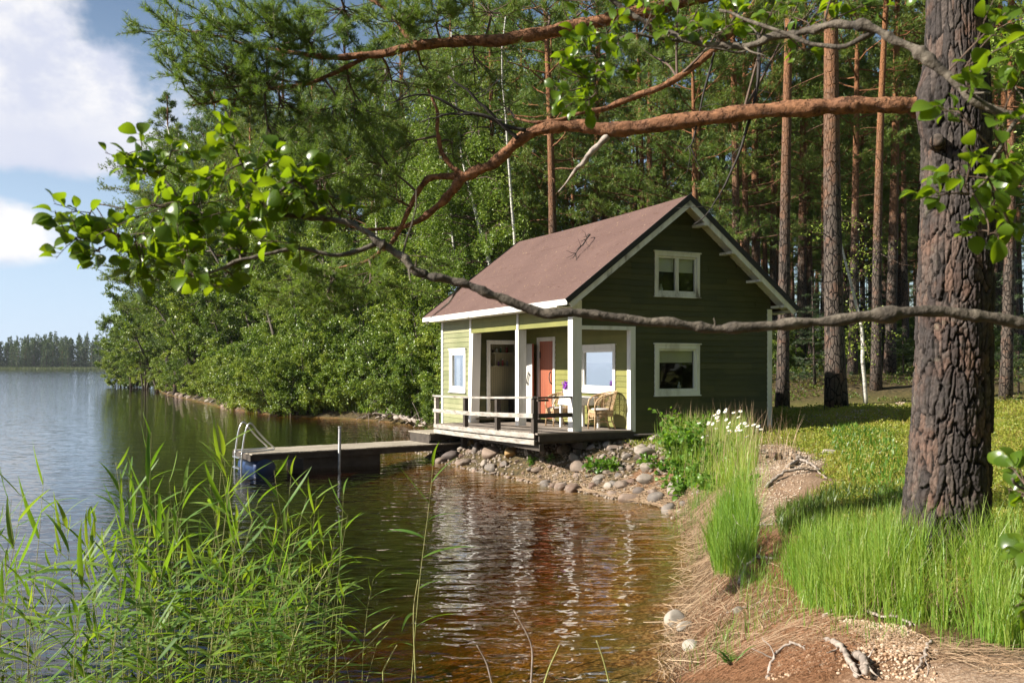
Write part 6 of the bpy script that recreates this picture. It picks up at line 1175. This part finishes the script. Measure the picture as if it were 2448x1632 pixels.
SPEC = [(1036, 1052, .52, 'dark', 0, 'large dark brown angular boulder at the waterline near the dock'), (1082, 1022, .34, 'yellow', 1, 'small ochre stone near the landing step'), (1127, 1046, .50, 'rock', 0, 'big smooth brown boulder under the left part of the deck'), (1176, 1046, .42, 'yellow', 1, 'flat ochre yellow boulder under the deck'), (1098, 1035, .4, 'rock', 0, 'brown boulder tucked under the deck edge'), (1432, 1120, .34, 'rock', 0, 'brown rounded stone standing in the shallows below the straw'), (1376, 1112, .22, 'rock', 0, 'small stone at the waterline, left of the row in the shallows'), (1468, 1132, .26, 'dark', 0, 'dark wet egg shaped stone at the water edge'), (1398, 1120, .22, 'pale', 0, 'pale low stone half in the water below the green plant'), (1500, 1134, .24, 'rock', 0, 'reddish stone lying against the straw at the water edge'), (1564, 1180, .16, 'pale', 0, 'round white stone on the straw at the bend of the shore'),
        (1508, 1016, .42, 'pale', 1, 'big angular white stone at the top of the bank by the cabin corner'), (1468, 1040, .30, 'pale', 0, 'round white stone on the bank right of the deck'), (1482, 1048, .5, 'rock', 0, 'broad brown boulder on the bank right of the deck'), (1530, 1010, .2, 'pale', 0, 'small pale stone beside the angular white stone'), (1440, 1012, .26, 'pale', 0, 'pale stone just below the deck corner'), (1905, 1046, .30, 'pale', 1, 'pale angular stone at the top edge of the sandy bank'), (1555, 1432, .26, 'pale', 0, 'flat pale stone at the near waterline'), (1578, 1448, .22, 'pale', 0, 'rounded pale stone on the straw beside the flat one'), (1588, 1492, .20, 'pale', 0, 'small grey white stone at the bottom of the near bank'), (1700, 1408, .12, 'pale', 1, 'flat white stone in the needle litter below the roots'), (2180, 925, .5, 'pale', 1, 'flat pale rock on the slope right of the big pine')]
gs = GH([s[0] for s in SPEC], [s[1] for s in SPEC], y1=40)
for k, ((a, b_, s, m_, an, lb), g) in enumerate(zip(SPEC, gs)):
    o = mkrock('stone', 300+k, .5 + (k*37 % 30)/100, bool(an), {'dark': 'rock_dark', 'yellow': 'rock_yellow', 'rock': 'rock', 'pale': 'rock_pale'}[m_]); o.location = (g[0], g[1], g[2] + s*.12); o.rotation_euler = (rr.uniform(-.2, .2), rr.uniform(-.2, .2), rr.uniform(0, 6)); o.scale = (s, s, s); o['label'] = lb
for k in range(64):
    j = 25 + (k % 4); t = rr.random(); a_, b_ = SHORE[j], SHORE[j+1]; p = a_ + (b_-a_)*t; s = rr.uniform(.3, .8)
    put(RK[rr.randrange(10)], p[0] + rr.uniform(-.1, .3), p[1] + rr.uniform(-.3, .1), .05, s, rr.uniform(0, 6), 'grey brown stone in the row along the peninsula waterline', 'stones along the peninsula waterline')
# gravel
import bmesh as _bm
bm = _bm.new(); _bm.ops.create_icosphere(bm, subdivisions=1, radius=.5); PV = np.array([v.co[:] for v in bm.verts]); PF = np.array([[v.index for v in f.verts] for f in bm.faces]); bm.free()
M['pebble'] = leafmat('warm_gravel', [(.22, .12, .06), (.36, .23, .14), (.46, .35, .25), (.52, .45, .37)], 0., .7, (1, 1, 1))
def gravel(name, poly, n, s0, s1, label, rng, skew=2.2):
    g = GH([p[0] for p in poly], [p[1] for p in poly])[:, :2]; x, y = region(n, list(g), rng); keep = fbm(x*2.5, y*2.5, 81, 4) > -.16 + .2*rng.random(n) - .1; x, y = x[keep], y[keep]; n = len(x); s = s0 + (s1-s0)*rng.random(n)**skew; V = PV*(1, .8, .62); mb = MB(); mb.stamp(V, PF, rotmats(rdir(n, rng)*(1, 1, .2), rng.normal(0, .4, n)), on(x, y) + np.outer(s*.15, (0, 0, 1)), s[:, None]*rng.uniform(.75, 1.25, (n, 3))); tag(mb.build(name, M['pebble'], None, True), label, 'gravel', kind='stuff')
gravel('gravel', [(1760, 1567), (1800, 1490), (1900, 1430), (2060, 1432), (2130, 1470), (2170, 1520), (2150, 1567)], 5600, .009, .034, 'warm coloured gravel at the foot of the tall grass', gr)
gravel('sandy_gravel', [(1700, 1010), (1790, 1000), (1905, 1050), (1860, 1090), (1790, 1180), (1745, 1230), (1715, 1200), (1740, 1100)], 6500, .008, .035, 'small stones scattered on the bare sandy bank', gr, 3)
gravel('shade_gravel', [(1790, 1000), (1850, 950), (1960, 940), (2080, 920), (2060, 960), (1900, 980)], 1800, .015, .06, 'grey gravel in the shadow behind the cabin corner', gr, 2)
# roots
rt = np.random.default_rng(3)
def root(pts, r0, r1, label, forks=3, zoff=.01):
    g = GH([p[0] for p in pts], [p[1] for p in pts]); g[:, 2] += np.array([p[2] if len(p) > 2 else zoff for p in pts]); q = smooth_path(g, 26) + rt.normal(size=(26, 3))*.006; c = q[0].copy(); rad = np.linspace(r0, r1, 26)*(1 + rt.normal(size=26)*.12); mb = MB(); mb.tube(q-c, rad, 8)
    for _ in range(forks):
        i = rt.integers(4, 24); s = polyl(q[i]-c, unit(q[min(i+2, 25)]-q[i-2]) + rt.normal(size=3)*(.6, .6, .25), rt.uniform(.08, .3), 7, rt, .2); mb.tube(s, np.linspace(rad[i]*.55, .002, 7), 6)
    o = mb.build('root', M['palewood'], None, True); o.location = tuple(c); tag(o, label, 'root', 'exposed pine roots on the bank')
root([(1888, 1425), (1905, 1412, .03), (1945, 1400, .05), (1990, 1410, .03), (2030, 1428, .02), (2060, 1425, .05), (2095, 1440, .01)], .014, .008, 'long wavy grey root along the lower edge of the tall grass')
root([(1760, 1560), (1775, 1520, .02), (1800, 1500, .05), (1825, 1490, .05), (1855, 1500, .01)], .012, .006, 'thin curved root over the gravel at the bottom, left of the thick root')
root([(1895, 1470, .0), (1925, 1490, .04), (1945, 1525, .05), (1970, 1560, .02)], .020, .016, 'thick bleached root end pointing out of the gravel at the bottom')
root([(1965, 1510, .02), (1985, 1540, .07), (1990, 1567, .06)], .024, .02, 'stubby pale root beside the thick one at the bottom')
root([(2140, 1480, .02), (2125, 1510, .04), (2110, 1540, .02), (2090, 1560, .0)], .010, .005, 'thin bent root in the gravel at bottom right')
root([(1810, 1075, .02), (1835, 1062, .05), (1860, 1070, .05), (1900, 1100, .01)], .03, .01, 'bleached forked root on top of the sandy bank', 7)
root([(1760, 1120, .02), (1800, 1095, .07), (1840, 1085, .05), (1880, 1080, .0)], .022, .008, 'twisted root hanging across the sandy bank', 7)
root([(1700, 1285, .02), (1715, 1240, .08), (1745, 1215, .06), (1780, 1205, .0)], .018, .006, 'arched root above the shaded foot of the bank', 6)
root([(1700, 1345, .02), (1712, 1310, .04), (1745, 1290, .06), (1790, 1285, .0)], .022, .008, 'dark root by the grass tussock at the foot of the bank', 5)
root([(1650, 1420, .01), (1690, 1405, .03), (1730, 1398, .02)], .010, .004, 'small pale root in the needle litter', 2)
# driftwood behind the dock
for k, (a, b_, c, d_, r_) in enumerate(((905, 972, 975, 985, .09), (940, 965, 860, 962, .07), (980, 990, 930, 975, .05), (880, 955, 820, 968, .05))):
    g = GH([a, c], [b_, d_], 20, 60); g[:, 2] = (.25, .08); q = smooth_path([g[0], (g[0]+g[1])/2 + (0, 0, .15), g[1]], 14) + rt.normal(size=(14, 3))*.03; mb = MB(); mb.tube(q-q[0], np.linspace(r_, r_*.3, 14), 7)
    for _ in range(6): i = rt.integers(2, 12); mb.tube(polyl(q[i]-q[0], rdir(1, rt, .3)[0], rt.uniform(.3, .9), 5, rt, .2), np.linspace(.025, .006, 5), 5)
    o = mb.build('driftwood', M['palewood'], None, True); o.location = tuple(q[0]); tag(o, f'{["thick", "long", "short", "crooked"][k]} grey driftwood branch on the shore behind the dock, {ORD[k]} in size', 'driftwood', 'driftwood behind the dock')
# dead twig on the roof
tp = slope_pt(-1, 1.05, 1.9, .03); mb = MB(); tw0 = cw(*tp); main = [tp + np.array(v) for v in ((.25, .5, .22), (.18, .25, .24), (.0, .1, .12), (-.2, -.05, -.06), (-.42, -.1, -.26), (-.6, -.3, -.42))]; q = smooth_path([cw(*p) for p in main], 20); mb.tube(q-tw0, np.linspace(.02, .006, 20), 6)
for _ in range(16): i = rt.integers(2, 18); mb.tube(polyl(q[i]-tw0, unit(q[i+1]-q[i]) + rt.normal(size=3)*.6, rt.uniform(.15, .5), 6, rt, .2), np.linspace(.008, .003, 6), 4)
o = mb.build('dead_branch', M['deadwood'], None, True); o.location = tuple(tw0); tag(o, 'dark dead pine branch lying on the brown roof', 'branch')
# reeds
def reed(seed, H=2.3, nl=10, dry=0):
    rng = np.random.default_rng(seed); r = empty('reed'); st = MB(); q = polyl((0, 0, 0), (rng.normal()*.05 + .04, rng.normal()*.05, 1), H, 12, rng, .02); q[:, 0] += .06*(q[:, 2]/H)**2*H*rng.uniform(-.6, 1.4); st.tube(q, np.linspace(.0045, .0012, 12), 6, False); so = st.build('stem', M['reedstem'], r, True); lf = MB()
    for k in range(nl):
        t = .36 + .63*(k+rng.uniform(-.2, .2))/(nl-1) ; t = min(t, .99); base = interp(q, np.array([t]))[0]; az = (0 if k % 2 else math.pi) + rng.normal(0, .55); el = rng.uniform(.25, .95) if t < .8 else rng.uniform(.7, 1.3); L = rng.uniform(.28, .50)*(1-.35*max(0, t-.8)/.2)*(1.0 if t > .5 else .85); W_ = L*rng.uniform(.078, .105); droop = rng.uniform(.2, 1.7)*(1.25-t)
        n = 9; V = []; d = np.array([math.cos(az)*math.cos(el), math.sin(az)*math.cos(el), math.sin(el)]); p = base.copy(); tw_ = rng.uniform(-.9, .9)
        for i in range(n):
            u = i/(n-1); w = W_*min(1, .25+u*4)*(1-u**2.2) + .0004; sd_ = unit(np.cross(d, (0, 0, 1))); up = np.cross(sd_, d); ang = tw_*u + rng.normal()*.03; s = sd_*math.cos(ang) + up*math.sin(ang); V += [p - s*w/2 + up*w*.12, p, p + s*w/2 + up*w*.12]; d = unit(d + np.array([.05, 0, -droop*.16])); p = p + d*L/(n-1)
        F = [];
        for i in range(n-1): F += [(3*i, 3*i+3, 3*i+4, 3*i+1), (3*i+1, 3*i+4, 3*i+5, 3*i+2)]
        lf.add(np.array(V), np.array(F))
    lo = lf.build('leaves', M['reed'], r, True); reg(r, so, lo); return r
RD_ = [reed(200+i, 2.3, 9 + i % 4) for i in range(9)]
def env(px): return np.interp(px, [-200, 0, 60, 150, 250, 340, 400, 450, 520, 600, 700, 760, 800, 850, 900], [1000, 1015, 1060, 1130, 1090, 985, 1010, 1010, 1060, 1040, 1075, 1130, 1180, 1290, 1400])
ra = random.Random(22); used_px = []
SPOT = [(345, 985, 6.6), (455, 1010, 6.9), (610, 1035, 6.2), (560, 1075, 6.4), (715, 1075, 6.6), (770, 1130, 6.8), (930, 1062, 6.3), (20, 1020, 5.2), (75, 1090, 5.0), (240, 1110, 6.2), (290, 1150, 6.), (820, 1170, 7.)]
lst = [(a, b_, Y) for a, b_, Y in SPOT]
while len(lst) < 185:
    px = ra.uniform(-60, 850) if ra.random() < .75 else ra.gauss(640, 90); 
    if px > 855: continue
    Y = ra.uniform(4.6, 8.6) if px < 500 else ra.uniform(5.4, 9.2); dy = env(px) + 30 + ra.random()**.75*330*(1.15 if px > 640 else 1)
    if Y < 5.3 and dy < 1120: dy += 120
    lst.append((px, dy, Y))
for i, (px, dy, Y) in enumerate(lst):
    tip = P(px, dy, Y); x, y = tip[0], tip[1]; bz = gz(x, y)
    if sdist(x, y)[0] > .3: x, y = x, y
    s = (tip[2] - bz)/2.3; 
    if s < .25: continue
    lab = 'green reed with long pointed leaves in the dense reed bed at lower left'; g_ = 'reeds of the bed at lower left'
    if i == 6: lab, g_ = 'single tall reed standing apart, right of the reed bed', None
    elif i == 0: lab = 'tallest reed at the upper left of the reed bed, before the open lake'
    elif i == 1: lab = 'second tallest reed, with curled upper leaves, left of the dock ladder'
    o = place(RD_[i % 9], USED, (x, y, bz), ra.uniform(-.7, .7) + (math.pi if ra.random() < .5 else 0), (min(s, 1.05) if s > .6 else .75, min(s, 1.05) if s > .6 else .75, s), lab, g_); o['category'] = 'reed'
    if g_ is None and 'group' in o: del o['group']
# dry bent stalks in the near shallows
for k, pts in enumerate((((745, 1568, 6.6), (850, 1480, 6.5), (905, 1410, 6.4)), ((1220, 1568, 4.2), (1225, 1480, 4.2), (1180, 1400, 4.2)), ((880, 1540, 6), (900, 1500, 6.), (912, 1480, 6.)), ((1130, 1568, 4.5), (1118, 1520, 4.5), (1095, 1480, 4.5)), ((1400, 1568, 4.6), (1385, 1510, 4.6), (1370, 1470, 4.6)), ((1250, 1568, 4.9), (1262, 1530, 4.9), (1285, 1480, 4.9)), ((640, 1568, 6.2), (700, 1400, 6.2), (760, 1290, 6.3)), ((955, 1568, 6.1), (948, 1400, 6.1), (960, 1330, 6.1)))):
    q = smooth_path([P(*p) for p in pts], 12); q = np.vstack([q[:1] - (0, 0, 1.), q]); mb = MB(); mb.tube(q-q[0], np.linspace(.006, .0025, len(q)), 6); o = mb.build('dry_reed', M['palewood'] if k in (1, 3) else M['reedstem'], None, True); o.location = tuple(q[0]); tag(o, ['dry reed stalk leaning to the right in the shallows', 'grey dead stem curving up at the bottom centre', 'short dry stalk beside the leaning one', 'thin grey stem left of the curved dead stem', 'thin brown stem at the bottom, rightmost in the water', 'thin stem just right of the curved dead stem', 'dry yellow stalk leaning out of the reed bed', 'dry yellow stalk at the foot of the single tall reed'][k], 'reed stalk')
# small stones filling the gaps of the bank
n = 3800; i = gr.integers(12, 20, n); t = gr.random(n); a_, b_ = SHORE[i], SHORE[i+1]; e = b_-a_; nn = unit(np.stack([e[:, 1], -e[:, 0]], 1)); off = gr.random(n)**1.2*2.3 - .15; p = a_ + e*t[:, None] + nn*off[:, None]; p = p[(a_[:, 0] < 2.5) | (gr.random(n) < .25)]; n = len(p); s = gr.uniform(.025, .11, n); mb = MB()
mb.stamp(PV*(1, .8, .6), PF, rotmats(rdir(n, gr)*(1, 1, .4), gr.normal(0, .6, n)), on(p[:, 0], p[:, 1]) + np.outer(s*.1, (0, 0, 1)), s[:, None]*gr.uniform(.7, 1.3, (n, 3))); M['smallstone'] = leafmat('small_bank_stones', [(.09, .07, .055), (.20, .16, .125), (.30, .25, .20), (.26, .19, .14)], 0., .8, (1, 1, 1)); tag(mb.build('small_stones', M['smallstone'], None, True), 'small loose stones filling the bank under the deck', 'stones', kind='stuff')
# sparse grass running out round the tall patch, and green sprouts in the litter
g8 = GH([1700, 1760, 1850, 2000, 2200, 2352, 2352, 2000, 1760, 1690], [1400, 1440, 1470, 1490, 1520, 1560, 1450, 1400, 1330, 1330])[:, :2]; x, y = region(900, list(g8), gr); k = fbm(x*3, y*3, 55, 3); x, y = x[k > .02], y[k > .02]; mb = MB(); blades(mb, on(x, y, -.01), gr.uniform(.04, .28, len(x)), gr.uniform(.003, .006, len(x)), gr, .6, 5)
g9 = GH([1745, 1800, 2100, 2352, 2352, 2100, 1830], [1230, 1340, 1290, 1290, 1160, 1200, 1190])[:, :2]; x, y = region(2600, list(g9), gr); k = fbm(x*2, y*2, 57, 3); x, y = x[k > -.02], y[k > -.02]; blades(mb, on(x, y, -.01), gr.uniform(.06, .3, len(x)), gr.uniform(.003, .007, len(x)), gr, .6, 5); tag(mb.build('stray_grass', M['grass']), 'stray grass blades round the edge of the tall grass', 'grass', kind='stuff')
for cx_, cy_, n_, h_ in ((1600, 1165, 260, .3), (1690, 1150, 420, .45), (1655, 1230, 300, .35), (1740, 1330, 160, .3), (1715, 1460, 90, .22), (1630, 1500, 70, .16), (1585, 1215, 120, .2)):
    c = GH([cx_], [cy_])[0]; x = gr.normal(c[0], .16, n_); y = gr.normal(c[1], .2, n_); mb = MB(); blades(mb, on(x, y, -.01), h_*gr.uniform(.4, 1.3, n_), gr.uniform(.003, .007, n_), gr, .5, 5, (-.05, 0)); tag(mb.build('grass_tuft', M['grass']), None, 'grass', kind='stuff')['label'] = {1600: 'thin grass tuft in the straw at the bend of the shore', 1690: 'tall grass tuft above the water edge tussock', 1655: 'grass on the water side of the bright tussock', 1740: 'grass tuft at the dark foot of the tall grass patch', 1715: 'small grass tuft in the needle litter near the bottom', 1630: 'tiny grass sprouts beside the near waterline', 1585: 'short grass sprouts at the waterline left of the tussock'}[cx_]
# fern by the near waterline
fr_ = GH([1680], [1530])[0]; fn = empty('fern', tuple(fr_), 0, 'small light green fern on the near bank beside the water', 'fern'); fg = np.random.default_rng(6)
for k in range(5):
    a = fg.uniform(0, 6.28); q = polyl((0, 0, 0), (math.cos(a)*.7, math.sin(a)*.7, 1), fg.uniform(.14, .24), 10, fg, .05, -.9); mb = MB(); mb.tube(q, np.linspace(.002, .0008, 10), 4, False); t = np.repeat(np.linspace(.15, 1, 13), 2); pp = interp(q, t); dd = np.cross(unit(q[-1]-q[0]), (0, 0, 1)); dd = np.outer(np.tile([1, -1], 13), dd) + unit(q[-1]-q[0])*.4; mb.stamp(np.array([(0, 0, 0), (.5, -.16, 0), (1, 0, 0), (.5, .16, 0)]), np.array([(0, 1, 2, 3)]), rotmats(dd, np.zeros(26)), pp, (.075*(1.1-t))[:, None]); mb.build('frond', M['herb'], fn)
# trees standing round the photographer, outside the picture: they shade the gable and mirror in its panes
for pr, x, y, s, kind in ((BIRCH[0], 12.5, 15.5, .8, 'birch tree'), (BIRCH[1], 9.8, 8.5, .85, 'birch tree'), (PINES[0], 9, 4.5, .9, 'pine tree'), (PINES[2], 12, 11, .95, 'pine tree'), (PINES[1], 6.5, -2, .9, 'pine tree'), (PINES[2], 3, -6, .9, 'pine tree'), (PINES[3], -2, -9, .9, 'pine tree'), (ALDER[0], 7.5, 3, .8, 'alder tree'), (ALDER[1], 5, -4, .9, 'alder tree'), (BIRCH[0], 1, -8, .8, 'birch tree'), (PINES[2], 16, 18, .95, 'pine tree'), (PINES[0], 15, 6, 1, 'pine tree'), (BUSH[2], 9, 7, 1.1, 'bush'), (ALDER[0], 10.5, 12, .7, 'alder tree'), (ALDER[1], 8.5, 6, .9, 'alder tree'), (ALDER[0], 11, 9, 1, 'alder tree'), (BUSH[2], 12, 14.5, 1.3, 'bush'), (BUSH[0], 3.2, -2.5, 1.3, 'bush'), (BUSH[2], 6.5, -1, 1.3, 'bush'), (ALDER[0], 3, -4.5, 1, 'alder tree'), (SPR[0], 8, 2, 2.2, 'spruce tree'), (SPR[0], 10, 5.5, 2.4, 'spruce tree'), (SPR[0], .5, -6, 2.4, 'spruce tree'), (SPR[0], 13, 13, 2.6, 'spruce tree'), (ALDER[1], 14, 17, 1, 'alder tree'), (BUSH[0], 5.5, .5, 1, 'bush'), (BIRCH[1], 17, 12, .9, 'birch tree')):
    o = dup(pr, (x, y, gz(x, y)), RT.uniform(0, 6), s, f'{kind} behind or right of the camera, outside the picture', 'trees outside the picture'); o['category'] = kind

# ------------------------------------------------------------------ air
hz = MB(); hz.box(-900, 900, -150, 1300, -8, 60); m = bpy.data.materials.new('pale_air'); m.use_nodes = True; nt = m.node_tree; nt.nodes.remove(nt.nodes['Principled BSDF'])
pv = node(nt, 'ShaderNodeVolumePrincipled', {'Color': (.82, .90, 1, 1), 'Density': .0001, 'Anisotropy': .2}); nt.links.new(pv.outputs[0], nt.nodes['Material Output'].inputs['Volume'])
tag(hz.build('haze', m), kind='stuff')
